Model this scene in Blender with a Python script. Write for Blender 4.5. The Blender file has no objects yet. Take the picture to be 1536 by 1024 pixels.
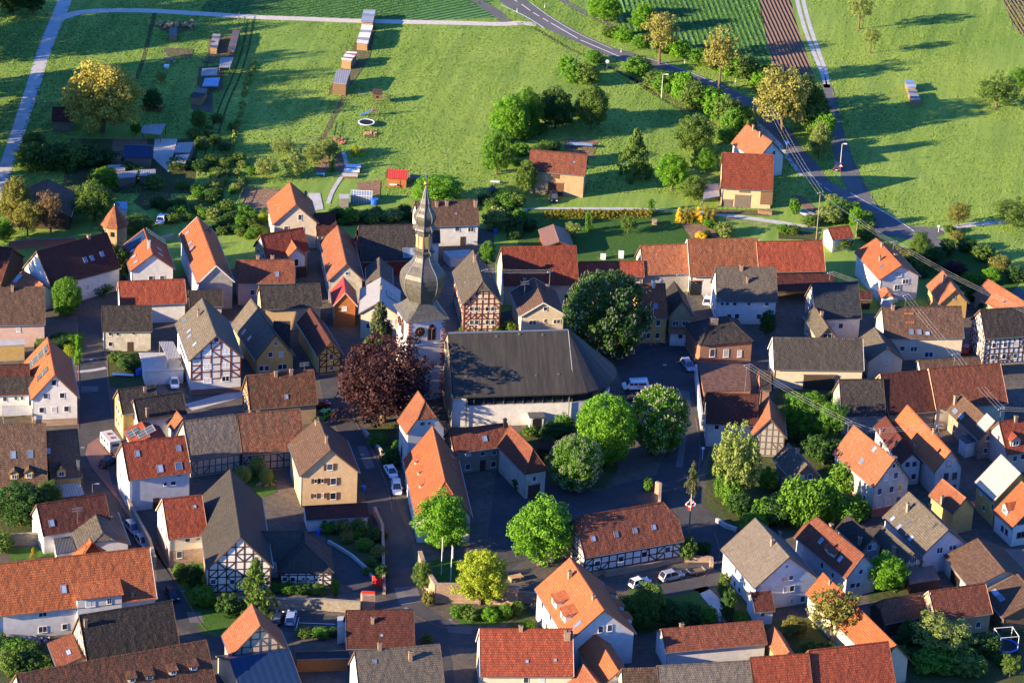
import bpy, math, random
import numpy as np
from mathutils import Vector, Matrix
random.seed(7); RNG = np.random.default_rng(7)
sc = bpy.context.scene
COL = sc.collection
# ------------------------------------------------------------------ camera
F = 5500.0; TH = math.radians(26.0); ROLL = 0.05; HC = 317.0
CAM = np.array([0.0, -HC/math.tan(TH), HC])
FW = np.array([0, math.cos(TH), -math.sin(TH)])
_U0 = np.array([0, math.sin(TH), math.cos(TH)]); _R0 = np.array([1.0, 0, 0])
RT = _R0*math.cos(ROLL)+_U0*math.sin(ROLL); UP = _U0*math.cos(ROLL)-_R0*math.sin(ROLL)
def proj(p):
    d = np.asarray(p, float)-CAM; w = d@FW
    return np.array([768+F*(d@RT)/w, 512-F*(d@UP)/w])
def ray(px, py):
    return FW+RT*((px-768)/F)-UP*((py-512)/F)
def gp(px, py, z=0.0):
    d = ray(px, py); t = (z-CAM[2])/d[2]
    return CAM+d*t
def zat(g, py):
    lo, hi = 0.0, 80.0
    for _ in range(40):
        m = (lo+hi)/2
        if proj((g[0], g[1], m))[1] > py: lo = m
        else: hi = m
    return (lo+hi)/2
def ppm(g):  # pixels per metre at a ground point
    return F/((np.array([g[0], g[1], 0])-CAM)@FW)
TX = [0, 380, 760, 1136]; TY = [0, 250, 500, 754]; TS = 3.7925
def Q(t, p):
    return (TX[int(t[0])]+p[0]/TS, TY[int(t[1])]+p[1]/TS)
cam = bpy.data.cameras.new('camera'); co = bpy.data.objects.new('camera', cam); COL.objects.link(co)
cam.sensor_fit = 'HORIZONTAL'; cam.sensor_width = 36; cam.lens = F/1536*36; cam.clip_start = 5; cam.clip_end = 6000
M = Matrix((RT, UP, -FW)).transposed().to_4x4(); M.translation = Vector(CAM); co.matrix_world = M
sc.camera = co
# ------------------------------------------------------------------ light
SAZ = math.radians(25); SEL = math.radians(15.8)   # sun from the left, SAZ behind the camera's side
sund = np.array([-math.cos(SAZ)*math.cos(SEL), -math.sin(SAZ)*math.cos(SEL), math.sin(SEL)])
L = bpy.data.lights.new('sun', 'SUN'); L.energy = 5.0; L.angle = math.radians(0.5); L.color = (1.0, 0.79, 0.5)
lo = bpy.data.objects.new('sun', L); COL.objects.link(lo)
lo.rotation_euler = Vector(sund).to_track_quat('Z', 'Y').to_euler(); lo.location = (-200, -100, 150)
W = bpy.data.worlds.new('World'); sc.world = W; W.use_nodes = True
nt = W.node_tree; bg = nt.nodes['Background']; st = nt.nodes.new('ShaderNodeTexSky'); st.sky_type = 'NISHITA'
st.sun_disc = False; st.sun_elevation = SEL; st.sun_rotation = math.atan2(sund[0], sund[1]); st.air_density = 1.6; st.ozone_density = 3.0; st.dust_density = 0.3
hsv = nt.nodes.new('ShaderNodeMix'); hsv.data_type = 'RGBA'; hsv.blend_type = 'MULTIPLY'; hsv.inputs[0].default_value = 1; hsv.inputs[7].default_value = (0.36, 0.68, 1.6, 1)
nt.links.new(st.outputs[0], hsv.inputs[6]); nt.links.new(hsv.outputs[2], bg.inputs[0]); bg.inputs[1].default_value = 0.076
sc.view_settings.view_transform = 'Standard'; sc.view_settings.look = 'None'; sc.view_settings.exposure = 1.82; sc.view_settings.gamma = 1
sc.render.engine = 'CYCLES'; sc.cycles.use_denoising = True; sc.cycles.max_bounces = 4; sc.cycles.diffuse_bounces = 2
sc.cycles.glossy_bounces = 2; sc.cycles.transmission_bounces = 3; sc.cycles.transparent_max_bounces = 4
sc.cycles.use_adaptive_sampling = True; sc.cycles.adaptive_threshold = 0.02
# ------------------------------------------------------------------ materials
MAT = {}
def nodes(name):
    m = bpy.data.materials.new(name); m.use_nodes = True; t = m.node_tree; b = t.nodes['Principled BSDF']
    b.inputs['Specular IOR Level'].default_value = 0.25
    MAT[name] = m; return m, t, b
def N(t, typ, **kw):
    n = t.nodes.new('ShaderNode'+typ)
    for k, v in kw.items():
        if k.startswith('i_'):
            n.inputs[int(k[2:]) if k[2:].isdigit() else k[2:]].default_value = v
        else: setattr(n, k, v)
    return n
def mixc(t, fac, a, b, mode='MIX'):
    n = t.nodes.new('ShaderNodeMix'); n.data_type = 'RGBA'; n.blend_type = mode
    for s, v in ((0, fac), (6, a), (7, b)):
        if isinstance(v, bpy.types.NodeSocket): t.links.new(v, n.inputs[s])
        elif s == 0: n.inputs[s].default_value = v
        else: n.inputs[s].default_value = (*v[:3], 1)
    return n.outputs[2]
def ramp(t, src, p0, p1, c0=(0, 0, 0, 1), c1=(1, 1, 1, 1)):
    r = t.nodes.new('ShaderNodeValToRGB'); r.color_ramp.elements[0].position = p0; r.color_ramp.elements[1].position = p1
    r.color_ramp.elements[0].color = c0; r.color_ramp.elements[1].color = c1
    t.links.new(src, r.inputs[0]); return r.outputs[0]
def noise(t, coord, scale, detail=3, rough=0.6, scl=None):
    if scl:
        mp = N(t, 'Mapping'); mp.inputs['Scale'].default_value = scl; t.links.new(coord, mp.inputs[0]); coord = mp.outputs[0]
    n = N(t, 'TexNoise'); n.inputs['Scale'].default_value = scale; n.inputs['Detail'].default_value = detail; n.inputs['Roughness'].default_value = rough
    t.links.new(coord, n.inputs['Vector']); return n.outputs[0]
def mul(c, k): return tuple(min(1, x*k) for x in c[:3])
def bump(t, b, h, strength, dist=0.05):
    n = N(t, 'Bump'); n.inputs['Strength'].default_value = strength; n.inputs['Distance'].default_value = dist
    t.links.new(h, n.inputs['Height']); t.links.new(n.outputs[0], b.inputs['Normal'])
def wpos(t): return N(t, 'NewGeometry').outputs['Position']
def oinfo(t): return N(t, 'ObjectInfo').outputs['Random']
def roofmat(name, c, c2=None, lich=0.35, lc=(0.22, 0.2, 0.15), dark=0.45, bw=0.42, rh=0.4, mort=0.05, rough=0.75, moss=0.0):
    m, t, b = nodes(name); uv = N(t, 'UVMap').outputs[0]; P = wpos(t)
    c2 = c2 or mul(c, 0.72)
    br = N(t, 'TexBrick'); br.offset = 0.5; br.inputs['Scale'].default_value = 1; br.inputs['Brick Width'].default_value = bw; br.inputs['Row Height'].default_value = rh
    br.inputs['Mortar Size'].default_value = mort; br.inputs['Mortar Smooth'].default_value = 0.6; br.inputs['Bias'].default_value = -0.1
    br.inputs['Color1'].default_value = (*c, 1); br.inputs['Color2'].default_value = (*c2, 1); br.inputs['Mortar'].default_value = (*mul(c, 0.28), 1)
    t.links.new(uv, br.inputs[0])
    n1 = noise(t, P, 0.35, 4, 0.7); n2 = noise(t, P, 2.6, 5, 0.75); n3 = noise(t, uv, 1.2, 4, 0.7, (1.6, 0.22, 1)); n4 = noise(t, P, 7.0, 2, 0.8)
    col = mixc(t, ramp(t, n1, 0.38, 0.68), br.outputs[0], mul(c2, 0.85), 'MIX')
    col = mixc(t, 0.45, col, br.outputs[0])
    pt = N(t, 'Math', operation='MULTIPLY'); t.links.new(ramp(t, noise(t, P, 0.28, 2, 0.4), 0.52, 0.56), pt.inputs[0]); pt.inputs[1].default_value = 0.4
    col = mixc(t, pt.outputs[0], col, mul(c2, 0.75))
    d = N(t, 'Math', operation='MULTIPLY'); t.links.new(ramp(t, n3, 0.43, 0.68), d.inputs[0]); d.inputs[1].default_value = dark
    col = mixc(t, d.outputs[0], col, mul(c, 0.3))
    l = N(t, 'Math', operation='MULTIPLY'); t.links.new(ramp(t, n2, 0.5, 0.66), l.inputs[0]); l.inputs[1].default_value = lich
    col = mixc(t, l.outputs[0], col, lc)
    n4m = N(t, 'Math', operation='MULTIPLY'); t.links.new(ramp(t, n4, 0.45, 0.8), n4m.inputs[0]); n4m.inputs[1].default_value = 0.5
    col = mixc(t, n4m.outputs[0], col, mul(c, 0.45))
    if moss:
        mm = N(t, 'Math', operation='MULTIPLY'); t.links.new(ramp(t, noise(t, P, 0.8, 4, 0.7), 0.52, 0.62), mm.inputs[0]); mm.inputs[1].default_value = moss
        col = mixc(t, mm.outputs[0], col, (0.05, 0.05, 0.02))
    hs = N(t, 'HueSaturation'); mr = N(t, 'MapRange'); t.links.new(oinfo(t), mr.inputs[0]); mr.inputs[3].default_value = 0.76; mr.inputs[4].default_value = 1.2
    t.links.new(mr.outputs[0], hs.inputs['Value']); t.links.new(col, hs.inputs['Color']); t.links.new(hs.outputs[0], b.inputs['Base Color'])
    b.inputs['Roughness'].default_value = rough
    wv = N(t, 'TexWave'); wv.wave_type = 'BANDS'; wv.bands_direction = 'Y'; wv.wave_profile = 'SAW'; wv.inputs['Scale'].default_value = 1/(rh)*0.3183*1.0
    t.links.new(uv, wv.inputs[0])
    ad = N(t, 'Math', operation='ADD'); t.links.new(br.outputs['Fac'], ad.inputs[0]); ad.inputs[1].default_value = 0
    iv = N(t, 'Math', operation='SUBTRACT'); iv.inputs[0].default_value = 1; t.links.new(ad.outputs[0], iv.inputs[1])
    a2 = N(t, 'Math', operation='ADD'); t.links.new(iv.outputs[0], a2.inputs[0]); t.links.new(n4, a2.inputs[1])
    sg = N(t, 'Math', operation='MULTIPLY'); t.links.new(noise(t, P, 0.9, 2, 0.5), sg.inputs[0]); sg.inputs[1].default_value = 5.0; a3 = N(t, 'Math', operation='ADD'); t.links.new(a2.outputs[0], a3.inputs[0]); t.links.new(sg.outputs[0], a3.inputs[1]); a2 = a3
    bump(t, b, a2.outputs[0], 0.9, 0.06)
    return m
roofmat('orange', (0.46, 0.135, 0.045), (0.36, 0.095, 0.035), lich=0.15, dark=0.2)
roofmat('orange2', (0.40, 0.14, 0.06), (0.28, 0.085, 0.04), lich=0.4, lc=(0.3, 0.2, 0.12), dark=0.4)
roofmat('red', (0.34, 0.07, 0.03), (0.22, 0.042, 0.022), lich=0.3, lc=(0.3, 0.13, 0.07), dark=0.45)
roofmat('redbrown', (0.24, 0.07, 0.035), (0.15, 0.045, 0.026), lich=0.35, lc=(0.2, 0.13, 0.08), dark=0.5)
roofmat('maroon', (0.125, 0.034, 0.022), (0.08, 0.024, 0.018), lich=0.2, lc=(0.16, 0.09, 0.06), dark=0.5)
roofmat('brown', (0.145, 0.078, 0.05), (0.1, 0.055, 0.037), lich=0.4, lc=(0.2, 0.16, 0.11), dark=0.5)
roofmat('patchy', (0.27, 0.085, 0.04), (0.1, 0.05, 0.035), lich=0.6, lc=(0.17, 0.13, 0.09), dark=0.65, moss=0.6)
roofmat('greybrown', (0.145, 0.118, 0.086), (0.1, 0.082, 0.065), lich=0.35, lc=(0.26, 0.23, 0.17), dark=0.5)
roofmat('dark', (0.052, 0.041, 0.036), (0.032, 0.027, 0.025), lich=0.4, lc=(0.12, 0.1, 0.08), dark=0.6)
roofmat('charcoal', (0.085, 0.072, 0.06), (0.06, 0.051, 0.044), lich=0.2, lc=(0.14, 0.13, 0.1), dark=0.4)
roofmat('slate', (0.045, 0.05, 0.06), (0.03, 0.034, 0.042), lich=0.25, lc=(0.12, 0.12, 0.11), dark=0.4, bw=0.3, rh=0.3, rough=0.5)
roofmat('greytile', (0.19, 0.155, 0.125), (0.14, 0.115, 0.095), lich=0.3, dark=0.5, bw=0.3, rh=0.36)
def sheetmat(name, c, rough=0.45, metal=0.0, ribs=0.62, amt=0.35):
    m, t, b = nodes(name); uv = N(t, 'UVMap').outputs[0]; P = wpos(t)
    wv = N(t, 'TexWave'); wv.bands_direction = 'X'; wv.inputs['Scale'].default_value = ribs; t.links.new(uv, wv.inputs[0])
    col = mixc(t, ramp(t, wv.outputs[1], 0.0, 0.35), mul(c, 1-amt), c)
    col = mixc(t, ramp(t, noise(t, P, 1.3, 5, 0.7), 0.45, 0.8), col, mul(c, 0.6))
    t.links.new(col, b.inputs['Base Color']); b.inputs['Roughness'].default_value = rough; b.inputs['Metallic'].default_value = metal
    bump(t, b, wv.outputs[1], 0.5, 0.04); return m
sheetmat('redmetal', (0.42, 0.045, 0.04)); sheetmat('greymetal', (0.3, 0.29, 0.29), metal=0.1); sheetmat('whitemetal', (0.3, 0.29, 0.27))
sheetmat('bluemetal', (0.014, 0.035, 0.085), ribs=0.25, amt=0.15); sheetmat('darkmetal', (0.09, 0.09, 0.1)); sheetmat('brownmetal', (0.2, 0.11, 0.08))
def plaster(name, c, var=0.25, rough=0.9, streak=0.35, dirt=(0.3, 0.26, 0.22)):
    m, t, b = nodes(name); uv = N(t, 'UVMap').outputs[0]; P = wpos(t)
    col = mixc(t, ramp(t, noise(t, P, 0.9, 5, 0.7), 0.35, 0.75), c, mul(c, 1-var))
    s = N(t, 'Math', operation='MULTIPLY'); t.links.new(ramp(t, noise(t, uv, 1.0, 4, 0.7, (2.2, 0.25, 1)), 0.55, 0.85), s.inputs[0]); s.inputs[1].default_value = streak
    col = mixc(t, s.outputs[0], col, mul(dirt, 1))
    sx = N(t, 'SeparateXYZ'); t.links.new(P, sx.inputs[0])
    w = N(t, 'MapRange'); t.links.new(sx.outputs[2], w.inputs[0]); w.inputs[1].default_value = 0.0; w.inputs[2].default_value = 1.3; w.inputs[3].default_value = 0.7; w.inputs[4].default_value = 0
    wm = N(t, 'Math', operation='MULTIPLY'); t.links.new(w.outputs[0], wm.inputs[0]); t.links.new(noise(t, P, 1.5, 4, 0.7), wm.inputs[1])
    col = mixc(t, wm.outputs[0], col, dirt)
    t.links.new(col, b.inputs['Base Color']); b.inputs['Roughness'].default_value = rough
    bump(t, b, noise(t, P, 9, 3, 0.7), 0.35, 0.03); return m
plaster('white', (0.66, 0.64, 0.61), streak=.2); plaster('offwhite', (0.62, 0.52, 0.38), streak=.2); plaster('cream', (0.66, 0.46, 0.25), streak=.1); plaster('yellow', (0.58, 0.37, 0.12), var=0.3)
plaster('pink', (0.54, 0.37, 0.31)); plaster('tan', (0.42, 0.29, 0.16), var=0.35); plaster('lav', (0.56, 0.52, 0.54)); plaster('grey', (0.36, 0.33, 0.30), var=0.4)
plaster('greywhite', (0.50, 0.48, 0.46), var=0.3); plaster('rust', (0.30, 0.11, 0.08)); plaster('oldcream', (0.52, 0.47, 0.38), var=0.5, streak=0.6)
def stonemat(name, c, c2, bw=0.55, rh=0.28, mortar=(0.3, 0.26, 0.2), ms=0.03, rnd=True):
    m, t, b = nodes(name); uv = N(t, 'UVMap').outputs[0]; P = wpos(t)
    src = uv
    if rnd:
        mx = N(t, 'VectorMath', operation='ADD'); nn = N(t, 'TexNoise'); nn.inputs['Scale'].default_value = 1.4; t.links.new(P, nn.inputs[0])
        sv = N(t, 'VectorMath', operation='SCALE'); sv.inputs[3].default_value = 0.35; t.links.new(nn.outputs[1], sv.inputs[0])
        t.links.new(uv, mx.inputs[0]); t.links.new(sv.outputs[0], mx.inputs[1]); src = mx.outputs[0]
    br = N(t, 'TexBrick'); br.inputs['Scale'].default_value = 1; br.inputs['Brick Width'].default_value = bw; br.inputs['Row Height'].default_value = rh
    br.inputs['Mortar Size'].default_value = ms; br.inputs['Color1'].default_value = (*c, 1); br.inputs['Color2'].default_value = (*c2, 1); br.inputs['Mortar'].default_value = (*mortar, 1)
    t.links.new(src, br.inputs[0])
    col = mixc(t, ramp(t, noise(t, P, 0.7, 5, 0.8), 0.4, 0.75), br.outputs[0], mul(c2, 0.7)); col = mixc(t, 0.4, col, br.outputs[0])
    t.links.new(col, b.inputs['Base Color']); b.inputs['Roughness'].default_value = 0.9
    iv = N(t, 'Math', operation='SUBTRACT'); iv.inputs[0].default_value = 1; t.links.new(br.outputs['Fac'], iv.inputs[1]); bump(t, b, iv.outputs[0], 0.7, 0.05); return m
stonemat('sandstone', (0.46, 0.30, 0.20), (0.30, 0.18, 0.13)); stonemat('brick', (0.42, 0.15, 0.09), (0.33, 0.11, 0.07), 0.3, 0.12, ms=0.012, rnd=False)
stonemat('rubble', (0.36, 0.30, 0.23), (0.22, 0.18, 0.14), 0.45, 0.25); stonemat('redpave', (0.32, 0.15, 0.11), (0.24, 0.11, 0.09), 0.3, 0.2, rnd=False, mortar=(0.15, 0.1, 0.09))
stonemat('cobble', (0.16, 0.14, 0.13), (0.1, 0.09, 0.09), 0.2, 0.15, mortar=(0.07, 0.06, 0.055))
def simple(name, c, rough=0.6, metal=0, var=0.15, sc_=3.0):
    m, t, b = nodes(name); P = wpos(t)
    t.links.new(mixc(t, ramp(t, noise(t, P, sc_, 4, 0.7), 0.35, 0.75), c, mul(c, 1-var)), b.inputs['Base Color'])
    b.inputs['Roughness'].default_value = rough; b.inputs['Metallic'].default_value = metal; return m
def woodmat(name, c, s=5.0):
    m, t, b = nodes(name); uv = N(t, 'UVMap').outputs[0]; P = wpos(t)
    wv = N(t, 'TexWave'); wv.bands_direction = 'X'; wv.inputs['Scale'].default_value = s/3; wv.inputs['Distortion'].default_value = 0.6; t.links.new(uv, wv.inputs[0])
    col = mixc(t, ramp(t, wv.outputs[1], 0.0, 0.3), mul(c, 0.35), c); col = mixc(t, ramp(t, noise(t, P, 1.5, 5, 0.8), 0.4, 0.8), col, mul(c, 0.55))
    t.links.new(col, b.inputs['Base Color']); b.inputs['Roughness'].default_value = 0.85; bump(t, b, wv.outputs[1], 0.4, 0.03); return m
woodmat('wood', (0.22, 0.13, 0.07)); woodmat('greywood', (0.20, 0.165, 0.13)); woodmat('darkwood', (0.08, 0.05, 0.035)); woodmat('orangewood', (0.42, 0.15, 0.05)); woodmat('redwood', (0.25, 0.05, 0.035))
simple('beam', (0.07, 0.035, 0.025), 0.8); simple('beamred', (0.13, 0.03, 0.022), 0.8); simple('beamgrey', (0.14, 0.11, 0.09), 0.85)
simple('frame', (0.75, 0.74, 0.72), 0.4, var=0.05); simple('framebrown', (0.12, 0.06, 0.035), 0.6); simple('redstone', (0.36, 0.14, 0.10), 0.85, var=0.3)
simple('trimwhite', (0.7, 0.68, 0.64), 0.6); simple('trimbrown', (0.13, 0.075, 0.05), 0.7); simple('trimpink', (0.55, 0.30, 0.2), 0.7)
simple('zinc', (0.30, 0.31, 0.32), 0.4, 0.6); simple('concrete', (0.42, 0.40, 0.37), 0.9, var=0.3, sc_=1.0); simple('chimney', (0.36, 0.24, 0.17), 0.9, var=0.5)
simple('chimwhite', (0.6, 0.57, 0.52), 0.8, var=0.3); simple('black', (0.012, 0.012, 0.013), 0.6); simple('tyre', (0.02, 0.02, 0.02), 0.8)
simple('carwhite', (0.75, 0.76, 0.78), 0.25, var=0.03); simple('carsilver', (0.42, 0.45, 0.5), 0.25, 0.4, 0.03); simple('carblue', (0.25, 0.33, 0.45), 0.25, 0.3, 0.03)
simple('cardark', (0.02, 0.022, 0.03), 0.2, var=0.05); simple('carred', (0.3, 0.02, 0.02), 0.25, var=0.05); simple('cargreen', (0.1, 0.5, 0.02), 0.35, var=0.05)
simple('gold', (0.7, 0.4, 0.06), 0.3, 0.9, 0.05); simple('signred', (0.6, 0.03, 0.02), 0.5, var=0.08); simple('blueplastic', (0.03, 0.12, 0.5), 0.35, var=0.1)
simple('yellowplastic', (0.7, 0.45, 0.03), 0.5); simple('tarpwhite', (0.72, 0.72, 0.72), 0.5, var=0.3, sc_=1.5); simple('tarpblue', (0.25, 0.38, 0.55), 0.45, var=0.4, sc_=1.5)
simple('bark', (0.16, 0.11, 0.07), 0.95, var=0.5, sc_=6); simple('barkpale', (0.34, 0.24, 0.15), 0.9, var=0.4, sc_=6); simple('pole', (0.30, 0.23, 0.17), 0.85, var=0.3)
simple('wire', (0.6, 0.57, 0.54), 0.5); simple('lamp', (0.6, 0.6, 0.6), 0.4); simple('hay', (0.5, 0.33, 0.15), 0.95, var=0.5, sc_=3); simple('log', (0.42, 0.27, 0.14), 0.9, var=0.6, sc_=5)
simple('curtain', (0.5, 0.5, 0.5), 0.5, var=0.4, sc_=2); simple('shutter', (0.62, 0.62, 0.62), 0.5, var=0.05)
m, t, b = nodes('glass'); t.links.new(mixc(t, oinfo(t), (0.015, 0.02, 0.03), (0.07, 0.085, 0.11)), b.inputs['Base Color']); b.inputs['Roughness'].default_value = 0.12; b.inputs['Specular IOR Level'].default_value = 0.6
m, t, b = nodes('skyglass'); t.links.new(mixc(t, oinfo(t), (0.06, 0.1, 0.16), (0.3, 0.36, 0.45)), b.inputs['Base Color']); b.inputs['Roughness'].default_value = 0.08; b.inputs['Specular IOR Level'].default_value = 0.9
m, t, b = nodes('solar'); uv = N(t, 'UVMap').outputs[0]; br = N(t, 'TexBrick'); br.offset = 0; br.inputs['Scale'].default_value = 1; br.inputs['Brick Width'].default_value = 1.0; br.inputs['Row Height'].default_value = 1.6; br.inputs['Mortar Size'].default_value = 0.05
br.inputs['Color1'].default_value = (0.05, 0.055, 0.065, 1); br.inputs['Color2'].default_value = (0.06, 0.065, 0.075, 1); br.inputs['Mortar'].default_value = (0.25, 0.25, 0.25, 1); t.links.new(uv, br.inputs[0]); t.links.new(br.outputs[0], b.inputs['Base Color']); b.inputs['Roughness'].default_value = 0.2
# slate of the church: streaky
m, t, b = nodes('churchslate'); P = wpos(t); uv = N(t, 'UVMap').outputs[0]
c = mixc(t, ramp(t, noise(t, uv, 1.0, 5, 0.75, (1.3, 0.12, 1)), 0.35, 0.75), (0.022, 0.021, 0.02), (0.07, 0.06, 0.048)); c = mixc(t, ramp(t, noise(t, P, 5, 4, 0.8), 0.5, 0.8), c, (0.03, 0.03, 0.03))
br = N(t, 'TexBrick'); br.inputs['Scale'].default_value = 1; br.inputs['Brick Width'].default_value = 0.35; br.inputs['Row Height'].default_value = 0.3; br.inputs['Mortar Size'].default_value = 0.02; t.links.new(uv, br.inputs[0])
iv = N(t, 'Math', operation='SUBTRACT'); iv.inputs[0].default_value = 1; t.links.new(br.outputs['Fac'], iv.inputs[1]); bump(t, b, iv.outputs[0], 0.6, 0.04)
t.links.new(c, b.inputs['Base Color']); b.inputs['Roughness'].default_value = 0.55
m, t, b = nodes('spireslate'); P = wpos(t); uv = N(t, 'UVMap').outputs[0]
c = mixc(t, ramp(t, noise(t, P, 1.6, 5, 0.8), 0.35, 0.75), (0.09, 0.085, 0.078), (0.19, 0.165, 0.125)); br = N(t, 'TexBrick'); br.inputs['Scale'].default_value = 1; br.inputs['Brick Width'].default_value = 0.35; br.inputs['Row Height'].default_value = 0.28
br.inputs['Mortar Size'].default_value = 0.03; br.inputs['Color1'].default_value = (1, 1, 1, 1); br.inputs['Color2'].default_value = (0.7, 0.7, 0.7, 1); br.inputs['Mortar'].default_value = (0.4, 0.4, 0.4, 1); t.links.new(uv, br.inputs[0])
c = mixc(t, 0.8, c, br.outputs[0], 'MULTIPLY'); t.links.new(c, b.inputs['Base Color']); b.inputs['Roughness'].default_value = 0.42; b.inputs['Metallic'].default_value = 0.15
# ground
def dirang(p, q): d = (gp(*q)-gp(*p))[:2]; return math.atan2(d[0], d[1])
def groundmat(name, c1, c2, c3=None, streak=None, fine=1.2, ang=0.0, bs=0.6, big=0.03):
    m, t, b = nodes(name); P = wpos(t)
    col = mixc(t, ramp(t, noise(t, P, big, 4, 0.6), 0.38, 0.64), c1, c2)
    f = noise(t, P, fine, 6, 0.75)
    col = mixc(t, ramp(t, f, 0.35, 0.7), col, mul(c1, 0.72)) if c3 is None else mixc(t, ramp(t, f, 0.4, 0.68), col, c3)
    if streak:
        mp = N(t, 'Mapping'); mp.inputs['Rotation'].default_value = (0, 0, ang); t.links.new(P, mp.inputs[0])
        sn = noise(t, mp.outputs[0], 1.0, 4, 0.7, (streak[0], streak[1], 1))
        sm = N(t, 'Math', operation='MULTIPLY'); t.links.new(ramp(t, sn, 0.45, 0.7), sm.inputs[0]); sm.inputs[1].default_value = streak[2]
        col = mixc(t, sm.outputs[0], col, mul(c2, 1.2))
        s2 = noise(t, mp.outputs[0], 1.0, 3, 0.6, (streak[0]*.28, streak[1]*.5, 1)); q2 = N(t, 'Math', operation='MULTIPLY'); t.links.new(ramp(t, s2, 0.48, 0.62), q2.inputs[0]); q2.inputs[1].default_value = 0.55
        col = mixc(t, q2.outputs[0], col, (c1[0]*.72, c1[1]*.78, c1[2]*.9))
        s3 = noise(t, P, 0.09, 5, 0.75); q3 = N(t, 'Math', operation='MULTIPLY'); t.links.new(ramp(t, s3, 0.56, 0.7), q3.inputs[0]); q3.inputs[1].default_value = 0.5
        col = mixc(t, q3.outputs[0], col, (0.25, 0.29, 0.08))
    t.links.new(col, b.inputs['Base Color']); b.inputs['Roughness'].default_value = 0.95
    b.inputs['Specular IOR Level'].default_value = 0.1
    bump(t, b, f, bs, 0.5); return m
groundmat('meadow', (0.145, 0.245, 0.042), (0.235, 0.325, 0.06), (0.17, 0.25, 0.05), streak=(0.8, 0.04, 0.55), ang=dirang((700, 80), (600, 270)), bs=0.3)
groundmat('meadow2', (0.185, 0.28, 0.05), (0.265, 0.345, 0.065), (0.17, 0.26, 0.042), streak=(0.7, 0.035, 0.55), ang=dirang((700, 80), (600, 270)), bs=0.3)
groundmat('lawn', (0.045, 0.11, 0.02), (0.08, 0.15, 0.028), bs=0.3); groundmat('garden', (0.045, 0.08, 0.02), (0.09, 0.1, 0.035), (0.06, 0.05, 0.03), big=0.15)  # lawn base colour is darkened to carry the shade on the lawns
groundmat('soil', (0.22, 0.13, 0.08), (0.28, 0.18, 0.11), (0.14, 0.08, 0.05), big=0.1); groundmat('track', (0.12, 0.11, 0.05), (0.16, 0.14, 0.08), big=0.1)
groundmat('gravel', (0.52, 0.47, 0.40), (0.6, 0.54, 0.46), (0.42, 0.37, 0.3), bs=0.3); groundmat('pathgrey', (0.42, 0.41, 0.39), (0.5, 0.48, 0.44), (0.34, 0.33, 0.31), bs=0.2, fine=0.5)
groundmat('asphalt', (0.06, 0.058, 0.06), (0.085, 0.08, 0.078), (0.05, 0.05, 0.052), bs=0.2, fine=0.5, big=0.1); groundmat('road', (0.12, 0.115, 0.115), (0.15, 0.145, 0.14), (0.1, 0.1, 0.1), bs=0.15, fine=0.4, big=0.08)
groundmat('yard', (0.1, 0.085, 0.07), (0.15, 0.125, 0.1), (0.07, 0.06, 0.05), bs=0.3, fine=0.8, big=0.12)
groundmat('grasstuft', (0.165, 0.265, 0.048), (0.255, 0.345, 0.065), (0.18, 0.275, 0.048), streak=(0.8, 0.04, 0.55), ang=dirang((700, 80), (600, 270)), bs=0.0)
groundmat('gravelroof', (0.12, 0.06, 0.045), (0.17, 0.09, 0.065), (0.07, 0.045, 0.035), bs=0.4)
def rowmat(name, c1, c2, period, ang):
    m, t, b = nodes(name); P = wpos(t); mp = N(t, 'Mapping'); mp.inputs['Rotation'].default_value = (0, 0, ang); t.links.new(P, mp.inputs[0])
    wv = N(t, 'TexWave'); wv.bands_direction = 'X'; wv.inputs['Scale'].default_value = 0.314/period; wv.inputs['Distortion'].default_value = 0.7; wv.inputs['Detail'].default_value = 2; t.links.new(mp.outputs[0], wv.inputs[0])
    col = mixc(t, ramp(t, wv.outputs[1], 0.2, 0.7), c1, c2); col = mixc(t, ramp(t, noise(t, P, 0.8, 5, 0.75), 0.4, 0.8), col, mul(c1, 0.8))
    t.links.new(col, b.inputs['Base Color']); b.inputs['Roughness'].default_value = 0.95; bump(t, b, wv.outputs[1], 1.0, 0.6); return m
rowmat('crop', (0.06, 0.17, 0.04), (0.12, 0.27, 0.06), 1.5, dirang((640, 8), (540, 28))); rowmat('crop2', (0.05, 0.14, 0.035), (0.11, 0.23, 0.05), 1.3, dirang((1090, 10), (1125, 100))); rowmat('plough', (0.14, 0.085, 0.06), (0.2, 0.125, 0.085), 0.95, dirang((1150, 20), (1192, 112)))
simple('paint', (0.75, 0.75, 0.74), 0.6, var=0.2)
def leafmat(name, c1, c2, c3=None, tr=0.3):
    m, t, b = nodes(name); g = N(t, 'NewGeometry'); r = g.outputs['Random Per Island']
    col = mixc(t, r, c1, c2); n = noise(t, g.outputs['Position'], 0.55, 2, 0.5)
    col = mixc(t, ramp(t, n, 0.4, 0.65), col, c3 or mul(c2, 1.2)); col = mixc(t, 0.45, col, mixc(t, r, c1, c2))
    t.links.new(col, b.inputs['Base Color']); b.inputs['Roughness'].default_value = 0.6; b.inputs['Specular IOR Level'].default_value = 0.2
    tl = N(t, 'BsdfTranslucent'); t.links.new(col, tl.inputs[0]); mx = N(t, 'MixShader'); mx.inputs[0].default_value = tr
    t.links.new(b.outputs[0], mx.inputs[1]); t.links.new(tl.outputs[0], mx.inputs[2]); t.links.new(mx.outputs[0], t.nodes['Material Output'].inputs[0]); return m
leafmat('lf_dark', (0.025, 0.07, 0.015), (0.05, 0.11, 0.02)); leafmat('lf_green', (0.06, 0.16, 0.015), (0.11, 0.24, 0.02)); leafmat('lf_bright', (0.075, 0.21, 0.012), (0.145, 0.31, 0.018))
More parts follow.
